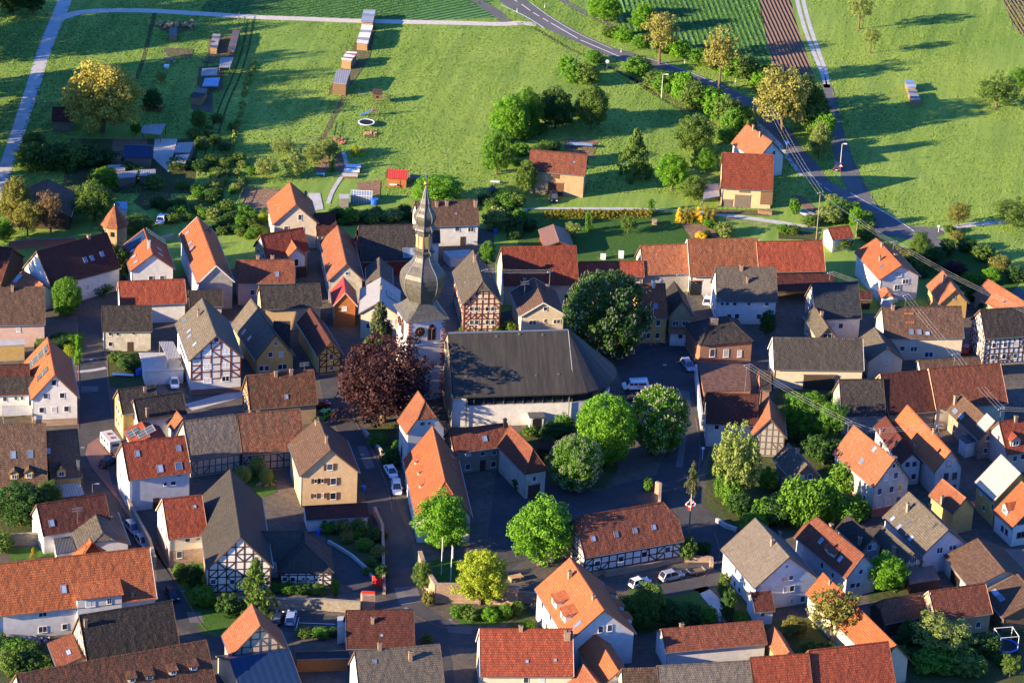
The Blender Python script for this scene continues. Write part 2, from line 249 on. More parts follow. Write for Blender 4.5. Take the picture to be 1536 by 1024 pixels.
leafmat('lf_mid', (0.06, 0.12, 0.02), (0.12, 0.19, 0.03)); leafmat('lf_yellow', (0.2, 0.29, 0.015), (0.32, 0.38, 0.025)); leafmat('lf_olive', (0.13, 0.14, 0.03), (0.21, 0.20, 0.04))
leafmat('lf_pale', (0.14, 0.2, 0.04), (0.24, 0.29, 0.07)); leafmat('lf_orange', (0.2, 0.2, 0.045), (0.3, 0.27, 0.06)); leafmat('lf_gold', (0.16, 0.16, 0.02), (0.3, 0.24, 0.03), tr=0.2); leafmat('lf_bigyellow', (0.3, 0.28, 0.05), (0.42, 0.37, 0.06), (0.42, 0.33, 0.07))
leafmat('lf_copper', (0.035, 0.014, 0.018), (0.065, 0.024, 0.026), (0.08, 0.032, 0.024)); leafmat('lf_conifer', (0.04, 0.06, 0.02), (0.09, 0.1, 0.035), tr=0.1); leafmat('lf_ivy', (0.07, 0.17, 0.015), (0.13, 0.26, 0.02))
leafmat('lf_brown', (0.14, 0.09, 0.04), (0.22, 0.14, 0.06)); leafmat('blossomwhite', (0.34, 0.31, 0.22), (0.5, 0.45, 0.35)); leafmat('lf_tipgold', (0.6, 0.4, 0.02), (0.8, 0.55, 0.04))
simple('cropleaf', (0.1, 0.22, 0.045), 0.8, var=0.5, sc_=1)
# ------------------------------------------------------------------ mesh helper
class MB:
    def __init__(s): s.v = []; s.f = []; s.m = []; s.k = 0
    def add(s, vs, fs, k=None):
        o = len(s.v); s.v += [tuple(map(float, p)) for p in vs]; s.f += [tuple(i+o for i in f) for f in fs]; s.m += [s.k if k is None else k]*len(fs); return s
    def hexa(s, b4, t4, k=None):
        return s.add(list(b4)+list(t4), [(3, 2, 1, 0), (4, 5, 6, 7), (0, 1, 5, 4), (1, 2, 6, 5), (2, 3, 7, 6), (3, 0, 4, 7)], k)
    def box(s, x0, y0, z0, x1, y1, z1, k=None):
        return s.hexa([(x0, y0, z0), (x1, y0, z0), (x1, y1, z0), (x0, y1, z0)], [(x0, y0, z1), (x1, y0, z1), (x1, y1, z1), (x0, y1, z1)], k)
    def beam(s, p, q, w, h, up=(0, 0, 1), k=None):   # box along p->q
        p, q, up = map(np.array, (p, q, up)); d = (q-p).astype(float); d /= max(1e-9, np.linalg.norm(d)); a = np.cross(d, up); a /= max(1e-9, np.linalg.norm(a)); u = np.cross(a, d)
        c = [(-w/2, -h/2), (w/2, -h/2), (w/2, h/2), (-w/2, h/2)]
        return s.hexa([p+a*i+u*j for i, j in c], [q+a*i+u*j for i, j in c], k)
    def tube(s, p, q, r0, r1, n=6, k=None):
        p, q = np.array(p, float), np.array(q, float); d = q-p; d /= max(1e-9, np.linalg.norm(d)); a = np.cross(d, (0.3, 0.1, 1) if abs(d[2]) < .9 else (1, 0, 0)); a /= np.linalg.norm(a); u = np.cross(d, a)
        vs = [c+(a*math.cos(2*math.pi*i/n)+u*math.sin(2*math.pi*i/n))*r for c, r in ((p, r0), (q, r1)) for i in range(n)]
        return s.add(vs, [(i, (i+1) % n, n+(i+1) % n, n+i) for i in range(n)]+[tuple(range(n))[::-1], tuple(range(n, 2*n))], k)
    def prism(s, poly, z0, z1, k=None):
        n = len(poly); vs = [(x, y, z0) for x, y in poly]+[(x, y, z1) for x, y in poly]
        return s.add(vs, [tuple(range(n))[::-1], tuple(range(n, 2*n))]+[(i, (i+1) % n, n+(i+1) % n, n+i) for i in range(n)], k)
    def lathe(s, prof, n=12, cx=0, cy=0, rot=0, k=None):
        vs = [(cx+r*math.cos(2*math.pi*i/n+rot), cy+r*math.sin(2*math.pi*i/n+rot), z) for r, z in prof for i in range(n)]
        return s.add(vs, [(j*n+i, j*n+(i+1) % n, (j+1)*n+(i+1) % n, (j+1)*n+i) for j in range(len(prof)-1) for i in range(n)], k)
    def build(s, name, mats, parent=None, smooth=False):
        me = bpy.data.meshes.new(name); me.from_pydata(s.v, [], s.f)
        if isinstance(mats, str): mats = [mats]
        for x in mats: me.materials.append(MAT[x])
        if len(mats) > 1: me.polygons.foreach_set('material_index', s.m)
        if smooth: me.polygons.foreach_set('use_smooth', [True]*len(s.f))
        uvbox(me)
        o = bpy.data.objects.new(name, me); COL.objects.link(o)
        if parent is not None: o.parent = parent
        return o
def uvbox(me):
    me.update(); nl = len(me.loops)
    if not nl: return
    co = np.empty(len(me.vertices)*3); me.vertices.foreach_get('co', co); co = co.reshape(-1, 3)
    vi = np.empty(nl, int); me.loops.foreach_get('vertex_index', vi)
    nf = len(me.polygons); no = np.empty(nf*3); me.polygons.foreach_get('normal', no); no = no.reshape(-1, 3)
    tot = np.empty(nf, int); me.polygons.foreach_get('loop_total', tot); n = np.repeat(no, tot, axis=0)
    u = np.cross(np.array([0, 0, 1.0]), n); ln = np.linalg.norm(u, axis=1); u[ln < .05] = (1, 0, 0); u /= np.maximum(np.linalg.norm(u, axis=1), 1e-6)[:, None]
    v = np.cross(n, u); p = co[vi]; uv = np.stack([(p*u).sum(1), (p*v).sum(1)], 1)
    me.uv_layers.new(name='UVMap').data.foreach_set('uv', uv.astype(np.float32).ravel())
LABELS = {}
def tag(o, label, cat, group=None, kind=None):
    if kind: o['kind'] = kind
    if label: o['label'] = label
    if cat: o['category'] = cat
    if group: o['group'] = group
    return o
def empty(name, loc, rz=0.0):
    o = bpy.data.objects.new(name, None); o.location = loc; o.rotation_euler = (0, 0, rz); o.empty_display_size = 0.5; COL.objects.link(o); return o
def struct(o): o['kind'] = 'structure'; return o
def link_copy(src, parent=None):
    c = src.copy(); COL.objects.link(c)
    if parent is not None: c.parent = parent
    return c
# ------------------------------------------------------------------ shared unit pieces
def unit_window(kind):
    # unit window: x in -.5..+.5, z -.5..+.5, outward = -y
    fr = MB(); t = 0.06
    fr.box(-.5, -.045, -.5, -.5+t, .02, .5).box(.5-t, -.045, -.5, .5, .02, .5).box(-.5+t, -.045, .5-t*.8, .5-t, .02, .5).box(-.5+t, -.045, -.5, .5-t, .02, -.5+t*.8)
    if kind != 'single': fr.box(-.022, -.05, -.5+t*.8, .035, .02, .5-t*.8)
    fr.box(-.55, -.1, -.55, .55, .0, -.5)
    return fr
MESHC = {}
def meshdata(key, fn):
    if key not in MESHC:
        o = fn(); MESHC[key] = o.data; bpy.data.objects.remove(o)
    return MESHC[key]
def inst(name, me, parent=None):
    o = bpy.data.objects.new(name, me); COL.objects.link(o)
    if parent is not None: o.parent = parent
    return o
def rotz_for(n):   # rotation so that local -y points along n (2d)
    return math.atan2(n[0], -n[1])
def add_window(root, pos, n, w, h, frame='frame', pane='glass', kind='double', shut=None, name='window'):
    me = meshdata(('win', frame, kind), lambda: unit_window(kind).build('window', frame))
    o = inst(name, me, root); o.location = pos; o.rotation_euler = (0, 0, rotz_for(n)); o.scale = (w, 1, h)
    pm = meshdata(('pane', pane), lambda: MB().box(-.45, -.034, -.46, .45, 0.01, .46).build('pane', pane))
    inst('pane', pm, o)
    if shut:
        sm = meshdata(('shut', shut), lambda: MB().box(-.25, -.05, -.5, .25, .0, .5).build('window_shutter', shut))
        for s in (-1, 1):
            c = inst('window_shutter', sm, root); t = np.array([-n[1], n[0]])*s*(w/2+.3)
            c.location = (pos[0]+t[0], pos[1]+t[1], pos[2]); c.rotation_euler = (0, 0, rotz_for(n)); c.scale = (1, 1, h)
    return o
def slope_matrix(pos, n):
    n = Vector(n).normalized(); u = Vector((0, 0, 1)).cross(n).normalized(); v = n.cross(u)
    M = Matrix((u, v, n)).transposed().to_4x4(); M.translation = Vector(pos); return M
def add_skylight(root, pos, n, w=.85, h=1.15):
    fm = meshdata('skyf', lambda: MB().box(-.5, -.5, -.05, -.4, .5, .1).box(.4, -.5, -.05, .5, .5, .1).box(-.4, .42, -.05, .4, .5, .1).box(-.4, -.5, -.05, .4, -.42, .1).build('skylight', 'zinc'))
    o = inst('skylight', fm, root); o.matrix_local = slope_matrix(pos, n) @ Matrix.Diagonal((w, h, 1, 1))
    inst('pane', meshdata('skyp', lambda: MB().box(-.4, -.42, 0, .4, .42, .075).build('pane', 'skyglass')), o)
def chim(root, x, y, ztop, w=.6, h=None, mat='chimney', zb=None):
    zb = ztop-2.5 if zb is None else zb
    m = MB().box(x-w/2, y-w/2*.8, zb, x+w/2, y+w/2*.8, ztop); m.box(x-w/2-.08, y-w/2*.8-.08, ztop, x+w/2+.08, y+w/2*.8+.08, ztop+.1)
    o = m.build('chimney', mat, root)
    MB().tube((x, y, ztop+.1), (x, y, ztop+.4), .13, .11, 6).build('chimney_pot', 'black', o)
# ------------------------------------------------------------------ fit of a gabled roof to observed corner pixels
FITLOG = []
def fit(a, b, c, he, pitch=46, e=None, f=None, g=None, d=None, kA=0, kB=0, tag_=''):
    best = None
    for h0 in (he+1.2, he+2.5, he+4.5):
        for s in (1.0, -1.0):
            r = fit1(a, b, c, he, pitch, e, f, g, d, kA, kB, h0, s)
            if best is None or r[0] < best[0]: best = r
    FITLOG.append((best[0]**.5, tag_, [round(float(v), 1) for v in best[1]]))
    return best[1], best[2]
def fit1(a, b, c, he, pitch, e, f, g, d, kA, kB, h0, s):
    A = gp(*a, h0)[:2]; B = gp(*b, h0)[:2]; Cc = gp(*c, he)[:2]
    u = (B-A)/np.linalg.norm(B-A); n = np.array([-u[1], u[0]])
    hw0 = max(2.0, min(6, abs((Cc-B)@n)))
    # extend hips
    x = np.array([*A, *B, hw0, he, hw0*math.tan(math.radians(pitch))])
    if kA: x[0:2] -= u*hw0*kA*.85
    if kB: x[2:4] += u*hw0*kB*.85
    hesig = 1.5 if d is not None else 0.5; psig = 8 if (e is not None) else 2.5
    def res(x):
        xa, ya, xb, yb, hw, hh, dh = x; A = np.array([xa, ya]); B = np.array([xb, yb]); u = (B-A)/max(1e-6, np.linalg.norm(B-A)); n = s*np.array([-u[1], u[0]])
        r = []
        def ob(p, q, w=1): r.extend(list((proj(q)-np.array(p))*w/1.5))
        ob(a, (*(A+u*hw*kA*.85), hh+dh)); ob(b, (*(B-u*hw*kB*.85), hh+dh)); ob(c, (*(B+n*hw), hh))
        if e is not None: ob(e, (*(B-n*hw), hh), .8)
        if f is not None: ob(f, (*(A+n*hw), hh), .5)
        if g is not None: ob(g, (*(A-n*hw), hh), .5)
        if d is not None: r.append((proj((*(B+n*(hw-.4)-u*.3), 0))[1]-d[1])/2.5)
        r.append((hh-he)/hesig); r.append(max(0, hw-6)*1.5); r.append((math.degrees(math.atan2(dh, hw))-pitch)/psig); return np.array(r)
    lam = 1e-2; r0 = res(x)
    for _ in range(25):
        J = np.empty((len(r0), 7))
        for i in range(7):
            y = x.copy(); y[i] += 1e-3; J[:, i] = (res(y)-r0)/1e-3
        dx = np.linalg.solve(J.T@J+lam*np.eye(7), -J.T@r0); y = x+dx
        y[4] = max(1.2, y[4]); y[5] = max(1.5, y[5]); y[6] = max(.5, y[6]); r1 = res(y)
        if r1@r1 < r0@r0: x, r0, lam = y, r1, lam*.4
        else: lam *= 4
    return float(r0@r0), x, s
def timber_wall(mb, Ln, zt, z0, zh, nrm_off, rail, post, rnd, gable=None, brace=True, bp=.22):
    # 2-D timber pattern: returns list of segments ((s0,z0),(s1,z1)) for a wall Ln wide, height zt above z0; gable=(half width, apex z, eave z, top z)
    seg = []; hl = Ln/2
    def top(s):
        if gable is None: return zt
        hw, za, ze, ztp = gable; return min(ztp, ze+(za-ze)*(1-abs(s)/hw)-.12)
    npst = max(2, round(Ln/post))
    levels = [z0]
    z = z0
    zmax = zt if gable is None else gable[3]
    while z+rail < zmax-.3: z += rail; levels.append(z)
    xs = [-hl+.08+(Ln-.16)*i/npst for i in range(npst+1)]
    for s_ in xs:
        t_ = top(s_)
        if t_ > z0+.4: seg.append((s_, z0, s_, t_))
    for z in levels:
        if gable is None or z <= gable[2]: w = hl
        else: w = gable[0]*(1-(z-gable[2])/(gable[1]-gable[2]))-.12
        if w > .3: seg.append((-min(w, hl), z, min(w, hl), z))
    if gable is None: seg.append((-hl, zt-.08, hl, zt-.08))
    else:
        hw, za, ze, ztp = gable; sw = hl
        zs = top(sw); k = max(0, 1-(ztp-ze)/(za-ze))*hw
        seg += [(-sw, zs, -k, ztp-.05), (sw, zs, k, ztp-.05)]
        if k > .2: seg.append((-k, ztp-.05, k, ztp-.05))
    if brace:
        for i in range(npst):
            for j in range(len(levels)):
                z_0 = levels[j]; z_1 = levels[j+1] if j+1 < len(levels) else zmax
                q = rnd.random(); a_, b_ = xs[i], xs[i+1]
                if min(top(a_), top(b_)) < z_1-.1 or z_1-z_0 < .6: continue
                edge = i == 0 or i == npst-1
                if q < (.85 if edge else bp): seg.append((a_, z_0, b_, z_1) if (i < npst/2) ^ (q < bp*.45) else (b_, z_0, a_, z_1))
    return seg
CNT = {}
def H(label, t, a, b, c, he, roof, wall, cat='house', nm=None, e=None, f=None, g=None, d=None, k=(0, 0), p=46, gw=None, sw=None, win=(), sk=(), ch=(), tb='', tbm='beam', trail=1.35, tpost=1.25, tz=0.3,
      door=(), dorm=(), sol=(), over=(.4, .25), frame='frame', shut=None, grp=None, plinth=None, wsz=(.95, 1.15), gmat=None, trim='trimbrown', chm='chimney', gut=True, bp=.22):
    CNT['h'] = CNT.get('h', 0)+1; rnd = random.Random(CNT['h']*13+5)
    if cat == 'house' and not win and gw is None and sw is None: gw, sw = [2, 2, 1], [3, 3]
    T = lambda q: None if q is None else Q(t, q)
    x, s = fit(T(a), T(b), T(c), he, p, T(e), T(f), T(g), T(d), k[0], k[1], label)
    A = x[0:2]; B = x[2:4]; hw, he, dh = x[4:7]; hr = he+dh
    ctr = (A+B)/2; Lh = np.linalg.norm(B-A)/2; u = (B-A)/(2*Lh)
    sgn = 1 if s > 0 else -1                  # local x axis along u*sgn so that +y is the c side
    ang = math.atan2(u[1]*sgn, u[0]*sgn); endB = sgn
    root = empty(nm or cat.replace(' ', '_'), (ctr[0], ctr[1], 0), ang); tag(root, label, cat, grp)
    kk = {endB: k[1], -endB: k[0]}
    ca, sa = math.cos(ang), math.sin(ang)
    def toloc(p3): dx, dy = p3[0]-ctr[0], p3[1]-ctr[1]; return np.array([dx*ca+dy*sa, -dx*sa+dy*ca, p3[2]])
    CL = toloc(CAM)
    def dloc(px): r = ray(*px); return np.array([r[0]*ca+r[1]*sa, -r[0]*sa+r[1]*ca, r[2]])
    oy, ox = over; oy = min(oy, hw*.3); ox = min(ox, Lh*.2); th = .16
    wy, wx = hw-oy, Lh-ox; sl = dh/hw
    ins = {e_: kk[e_]*hw*.85 for e_ in (-1, 1)}
    # roof
    m = MB(); tops = []
    def rpt(e_, side, which):
        K = kk[e_]
        if which == 'r': return (e_*(Lh-ins[e_]), 0, hr)
        if which == 'h': return (e_*Lh, side*K*hw, hr-K*dh)
        return (e_*Lh, side*hw, he)
    for side in (1, -1):
        poly = [rpt(-1, side, 'r')]
        if 0 < kk[-1] < 1: poly.append(rpt(-1, side, 'h'))
        poly += [rpt(-1, side, 'e'), rpt(1, side, 'e')]
        if 0 < kk[1] < 1: poly.append(rpt(1, side, 'h'))
        poly.append(rpt(1, side, 'r'))
        tops.append(poly if side > 0 else poly[::-1])
    for e_ in (-1, 1):
        if kk[e_] > 0: tri = [rpt(e_, 1, 'h'), rpt(e_, -1, 'h'), rpt(e_, 1, 'r')]; tops.append(tri if e_ < 0 else tri[::-1])
    vs = []; idx = {}
    def vi(p):
        kq = tuple(round(v, 4) for v in p)
        if kq not in idx: idx[kq] = len(vs); vs.append(p)
        return idx[kq]
    fs = [tuple(vi(p) for p in poly) for poly in tops]
    # orientation: make normals point up
    fo = []
    for ff in fs:
        P_ = [np.array(vs[i]) for i in ff]; nn = np.cross(P_[1]-P_[0], P_[2]-P_[0]); fo.append(ff if nn[2] > 0 else ff[::-1])
    nv = len(vs); allv = vs+[(p[0], p[1], p[2]-th) for p in vs]; faces = list(fo)+[tuple(i+nv for i in ff[::-1]) for ff in fo]
    edges = {}
    for ff in fo:
        for i in range(len(ff)): edges[(ff[i], ff[(i+1) % len(ff)])] = 1
    for (i, j) in edges:
        if (j, i) not in edges: faces.append((j, i, i+nv, j+nv))
    m.add(allv, faces); ro = m.build('roof', roof, root)
    # ridge caps
    r = MB(); x0, x1 = -(Lh-ins[-1]), Lh-ins[1]; n = max(2, int((x1-x0)/.42))
    for i in range(n):
        xa = x0+(x1-x0)*i/n; xb = x0+(x1-x0)*(i+.86)/n; r.hexa([(xa, -.17, hr-.1), (xb, -.17, hr-.1), (xb, .17, hr-.1), (xa, .17, hr-.1)], [(xa, -.06, hr+.09), (xb, -.06, hr+.09), (xb, .06, hr+.09), (xa, .06, hr+.09)])
    for e_ in (-1, 1):
        if kk[e_] > 0:
            for side in (1, -1):
                p0, p1 = rpt(e_, side, 'r'), rpt(e_, side, 'h'); r.beam(p0, p1, .26, .1)
    r.build('ridge_cap', roof, ro)
    # barge boards
    for e_ in (-1, 1):
        if kk[e_] < 1:
            for side in (1, -1):
                p0 = rpt(e_, side, 'h') if kk[e_] > 0 else rpt(e_, side, 'r'); p1 = rpt(e_, side, 'e'); o_ = e_*.035
                MB().beam((p0[0]+o_, p0[1], p0[2]-.08), (p1[0]+o_, p1[1], p1[2]-.08), .05, .24).build('barge_board', trim, root)
    if gut:
        for side in (1, -1):
            MB().box(-Lh, side*(hw+.07)-.07, he-.2, Lh, side*(hw+.07)+.07, he-.07).build('gutter', 'zinc', root)
        MB().tube((wx*endB, wy+.07, 0), (wx*endB, wy+.07, he), .05, .05, 5).build('downpipe', 'zinc', root)
    # walls
    zt = lambda y: he+sl*(hw-abs(y))-th-.03
    m = MB(); zw = zt(wy)
    m.add([(-wx, wy, 0), (wx, wy, 0), (wx, wy, zw), (-wx, wy, zw)], [(3, 2, 1, 0)]); m.add([(-wx, -wy, 0), (wx, -wy, 0), (wx, -wy, zw), (-wx, -wy, zw)], [(0, 1, 2, 3)])
    gpoly = {}
    for e_ in (-1, 1):
        K = kk[e_]; ky = min(K*hw, wy); ztop = zt(0) if K == 0 else min(zt(0), zt(ky))
        pts = [(e_*wx, -wy, 0), (e_*wx, wy, 0), (e_*wx, wy, zw)]
        if K == 0: pts.append((e_*wx, 0, ztop))
        elif ky < wy-.05: pts += [(e_*wx, ky, ztop), (e_*wx, -ky, ztop)]
        pts.append((e_*wx, -wy, zw)); gpoly[e_] = ztop
        m.add(pts, [tuple(range(len(pts))) if e_ > 0 else tuple(range(len(pts)))[::-1]], 1 if gmat else 0)
    m.build('wall', [wall, gmat] if gmat else wall, root)
    if plinth:
        z_ = plinth[1]; m = MB().box(-wx-.03, -wy-.03, 0, wx+.03, wy+.03, z_); m.build('plinth', plinth[0], root)
    # faces for ray placement
    wf = {'s+': (np.array([0, 1.0, 0]), wy), 's-': (np.array([0, -1.0, 0]), wy), 'g+': (np.array([1.0, 0, 0]), wx), 'g-': (np.array([-1.0, 0, 0]), wx)}
    def hitw(px):
        dd = dloc(px); best = None
        for nm_, (nn, off) in wf.items():
            dn = dd@nn
            if dn < 0:
                tt = (off-CL@nn)/dn
                if best is None or tt > best[0]: best = (tt, nm_, CL+dd*tt)
        return best[1], best[2]
    cosn = math.hypot(1, sl)
    rf = [(np.array([0, sl, 1])/cosn, hr/cosn), (np.array([0, -sl, 1])/cosn, hr/cosn)]
    for e_ in (-1, 1):
        if kk[e_] > 0:
            run = ins[e_]; rise = kk[e_]*dh; nn = np.array([e_*rise, 0, run]); nn = nn/np.linalg.norm(nn); rf.append((nn, nn@np.array([e_*(Lh-ins[e_]), 0, hr])))
    def hitr(px):
        dd = dloc(px); best = None
        for nn, off in rf:
            dn = dd@nn
            if dn < 0:
                tt = (off-CL@nn)/dn
                if best is None or tt > best[0]: best = (tt, nn, CL+dd*tt)
        return best[1], best[2]
    def okw(nm_, P_, mw=.3):
        if nm_[0] == 's': return abs(P_[0]) < wx-mw and .5 < P_[2] < zw-.3
        e_ = 1 if nm_[1] == '+' else -1
        return abs(P_[1]) < wy-.3 and .5 < P_[2] < min(zt(P_[1]), gpoly[e_])-.45
    fc = {nm_: nn[:2] for nm_, (nn, off) in wf.items()}
    seen = [nm_ for nm_, (nn, off) in wf.items() if CL@nn > off]
    wins = []
    for w_ in win:
        nm_, P_ = hitw(Q(t, w_[:2])); ww, hh = (w_[2], w_[3]) if len(w_) > 3 else wsz; wins.append((nm_, P_, ww, hh, w_[4] if len(w_) > 4 else None))
    for nm_ in seen:
        rows = gw if nm_[0] == 'g' else sw
        if not rows: continue
        for i, cnt in enumerate(rows):
            zc = 1.7+i*2.6+(plinth[1]*.5 if plinth else 0)
            span = wx if nm_[0] == 's' else min(wy, (hr-(zc+.9))/sl if zc+.9 > zw else wy)
            for j in range(cnt):
                q = (-1+(2*j+1)/cnt)*span*.88 if cnt > 1 else 0.0
                nn = wf[nm_][0]; P_ = np.array([q, nn[1]*wy, zc]) if nm_[0] == 's' else np.array([nn[0]*wx, q, zc]); wins.append((nm_, P_, wsz[0], wsz[1], None))
    for nm_, P_, ww, hh, pn in wins:
        if not okw(nm_, P_): continue
        add_window(root, P_+np.array([*fc[nm_], 0])*.02, fc[nm_], ww, hh, frame, pn or ('curtain' if rnd.random() < .12 else 'glass'), 'single' if ww < 1.15 else 'double', shut)
    for d_ in door:
        nm_, P_ = hitw(Q(t, d_[:2])); ww, hh = d_[2:4]; mt = d_[4] if len(d_) > 4 else 'darkwood'
        dm = MB().box(-ww/2, -.06, -hh/2, ww/2, .02, hh/2).build('door', mt, root); dm.location = P_; dm.location.z = hh/2+.02 if len(d_) < 6 else P_[2]; dm.rotation_euler = (0, 0, rotz_for(fc[nm_]))
        if ww < 1.6: MB().box(ww/2-.2, -.12, -.05, ww/2-.1, -.06, .05).build('door_handle', 'zinc', dm)
        else: MB().box(-ww/2-.12, -.09, hh/2, ww/2+.12, .0, hh/2+.16).build('lintel', 'redstone', dm)
    for s_ in sk:
        nn, P_ = hitr(Q(t, s_[:2])); add_skylight(root, P_, nn, *(s_[2:4] if len(s_) > 3 else ()))
    for s_ in sol:
        nn, P_ = hitr(Q(t, s_[:2])); o = MB().box(-s_[2]/2, -s_[3]/2, .03, s_[2]/2, s_[3]/2, .12).build('roof_panel_or_shade', 'solar' if len(s_) < 5 else s_[4], root); o.matrix_local = slope_matrix(P_, nn)
    for c_ in ch:
        nn, P_ = hitr(Q(t, c_[:2])); y_ = max(-hw*.9, min(hw*.9, P_[1])); x_ = max(-Lh+.5, min(Lh-.5, P_[0])); zr = hr-abs(y_)*sl; hh = c_[2] if len(c_) > 2 else 1.2
        chim(root, x_, y_, zr+hh, .62 if len(c_) < 4 else c_[3], mat=chm, zb=zr-.6)
    for q in dorm:   # (x, y, width, height, kind) at foot of dormer front
        nn, P_ = hitr(Q(t, q[:2])); side = 1 if nn[1] > 0 else -1
        if abs(nn[1]) < .1: continue
        w, h_, kd = q[2:5]; y0 = abs(P_[1]); zb = P_[2]-.15; zt_ = zb+h_
        yb = max(0.1, (hr-zt_)/sl) if kd != 's' else max(.1, (hr-(zt_+.5))/sl)
        S = lambda x_, y_, z_: (P_[0]+x_, side*y_, z_)
        dm = MB()
        fr = [S(-w/2, y0, zb), S(w/2, y0, zb), S(w/2, y0, zt_), S(-w/2, y0, zt_)]
        if kd == 's':
            zr_ = zt_+.5; dm.hexa([S(-w/2, y0, zb), S(w/2, y0, zb), S(w/2, yb, zb), S(-w/2, yb, zb)], [S(-w/2, y0, zt_), S(w/2, y0, zt_), S(w/2, yb, zr_), S(-w/2, yb, zr_)])
        else:
            zr_ = zt_+w*.42; yr = max(.05, (hr-zr_)/sl)
            dm.add([S(-w/2, y0, zb), S(w/2, y0, zb), S(w/2, y0, zt_), S(0, y0, zr_), S(-w/2, y0, zt_)], [(0, 1, 2, 3, 4)])
            dm.add([S(-w/2, y0, zb), S(-w/2, y0, zt_), S(-w/2, yb, zt_)], [(0, 1, 2)]); dm.add([S(w/2, y0, zb), S(w/2, y0, zt_), S(w/2, yb, zt_)], [(0, 1, 2)])
        do = dm.build('dormer', q[5] if len(q) > 5 else wall, root)
        rm = MB(); v_ = .22
        if kd == 's':
            ya = y0+v_; yb2 = max(.03, yb-.1)
            za = zt_-.5*v_/max(.3, y0-yb)
            rm.hexa([S(-w/2-v_, ya, za), S(w/2+v_, ya, za), S(w/2+v_, yb2, zr_+.02), S(-w/2-v_, yb2, zr_+.02)], [S(-w/2-v_, ya, za+.13), S(w/2+v_, ya, za+.13), S(w/2+v_, yb2, zr_+.16), S(-w/2-v_, yb2, zr_+.16)])
        else:
            for sd in (-1, 1):
                zl = zt_-v_*.84; ybl = max(.05, (hr-zl)/sl)
                rm.hexa([S(0, y0+v_, zr_), S(sd*(w/2+v_), y0+v_, zl), S(sd*(w/2+v_), ybl, zl), S(0, yr, zr_)], [S(0, y0+v_, zr_+.12), S(sd*(w/2+v_), y0+v_, zl+.12), S(sd*(w/2+v_), ybl, zl+.12), S(0, yr, zr_+.12)])
        rm.build('dormer_roof', roof, do)
        nn2 = np.array([0, side]); add_window_sub(do, S(0, y0+.02, zb+h_*.52), nn2, min(1.2, w*.6), h_*.62)
    # timber frame
    for nm_ in seen:
        if nm_[0] in tb:
            g_ = nm_[0] == 'g'; Ln = 2*wy if g_ else 2*wx
            e_ = 1 if nm_[1] == '+' else -1
            gb = (wy+oy, hr-th, he-th, gpoly[e_]) if g_ else None
            sg = timber_wall(None, Ln, zw, tz, zw, 0, trail, tpost, rnd, gb, True, bp)
            mb = MB(); nn = wf[nm_][0]; tv = np.array([-nn[1], nn[0], 0])
            O = nn*(wy if nm_[0] == 's' else wx)
            for (s0, z0_, s1, z1_) in sg:
                p0 = O+tv*s0+np.array([0, 0, z0_]); p1 = O+tv*s1+np.array([0, 0, z1_])
                if np.linalg.norm(p1-p0) < .15: continue
                off = nn*(.012+.003*(len(mb.f) % 5)); mb.beam(p0+off, p1+off, .22, .06, up=nn)
            mb.build('timber_frame', tbm, root)
    root['_'] = 1; del root['_']
    return dict(root=root, hitw=hitw, hitr=hitr, Lh=Lh, hw=hw, he=he, hr=hr, ctr=ctr, ang=ang, endB=endB, wx=wx, wy=wy)
def add_window_sub(parent, pos, n, w, h):
    def mk():
        m = unit_window('double'); m.k = 1; m.box(-.45, -.034, -.46, .45, .01, .46, 1); return m.build('window', ['frame', 'glass'])
    o = inst('window', meshdata('winsub', mk), parent); o.location = pos; o.rotation_euler = (0, 0, rotz_for(n)); o.scale = (w, 1, h)
def flatbox(label, cat, t, pts, h, wall, roof, z0=0, nm=None, rim=.15, grp=None, over=.12):
    """low building from its roof corner pixels (in order), each at height h (number or list)"""
    hs = h if isinstance(h, (list, tuple)) else [h]*len(pts)
    P3 = [gp(*Q(t, p), hh) for p, hh in zip(pts, hs)]; cx, cy = np.mean([p[:2] for p in P3], 0)
    root = empty(nm or cat.replace(' ', '_'), (cx, cy, z0)); tag(root, label, cat, grp)
    pl = [(p[0]-cx, p[1]-cy) for p in P3]; n = len(pl)
    ar = sum(pl[i][0]*pl[(i+1) % n][1]-pl[(i+1) % n][0]*pl[i][1] for i in range(n))
    if ar < 0: pl = pl[::-1]; hs = hs[::-1]
    sc_ = lambda k: [(x*k, y*k) for x, y in pl]; R = max(math.hypot(*q) for q in pl)
    w = sc_(1-over/R*1.5)
    m = MB(); m.add([(x, y, 0) for x, y in w]+[(x, y, hh-z0-rim-.01) for (x, y), hh in zip(w, hs)], [(i, (i+1) % n, n+(i+1) % n, n+i) for i in range(n)]+[tuple(range(n, 2*n))])
    if wall: m.build('wall', wall, root)
    else:
        for (x, y), hh in zip(w, hs): MB().box(x-.09, y-.09, 0, x+.09, y+.09, hh-z0-rim).build('post', 'greywood', root)
    m = MB(); m.add([(x, y, hh-z0-rim) for (x, y), hh in zip(pl, hs)]+[(x, y, hh-z0) for (x, y), hh in zip(pl, hs)], [tuple(range(n))[::-1], tuple(range(n, 2*n))]+[(i, (i+1) % n, n+(i+1) % n, n+i) for i in range(n)])
    m.build('roof', roof, root); return root, (cx, cy), w
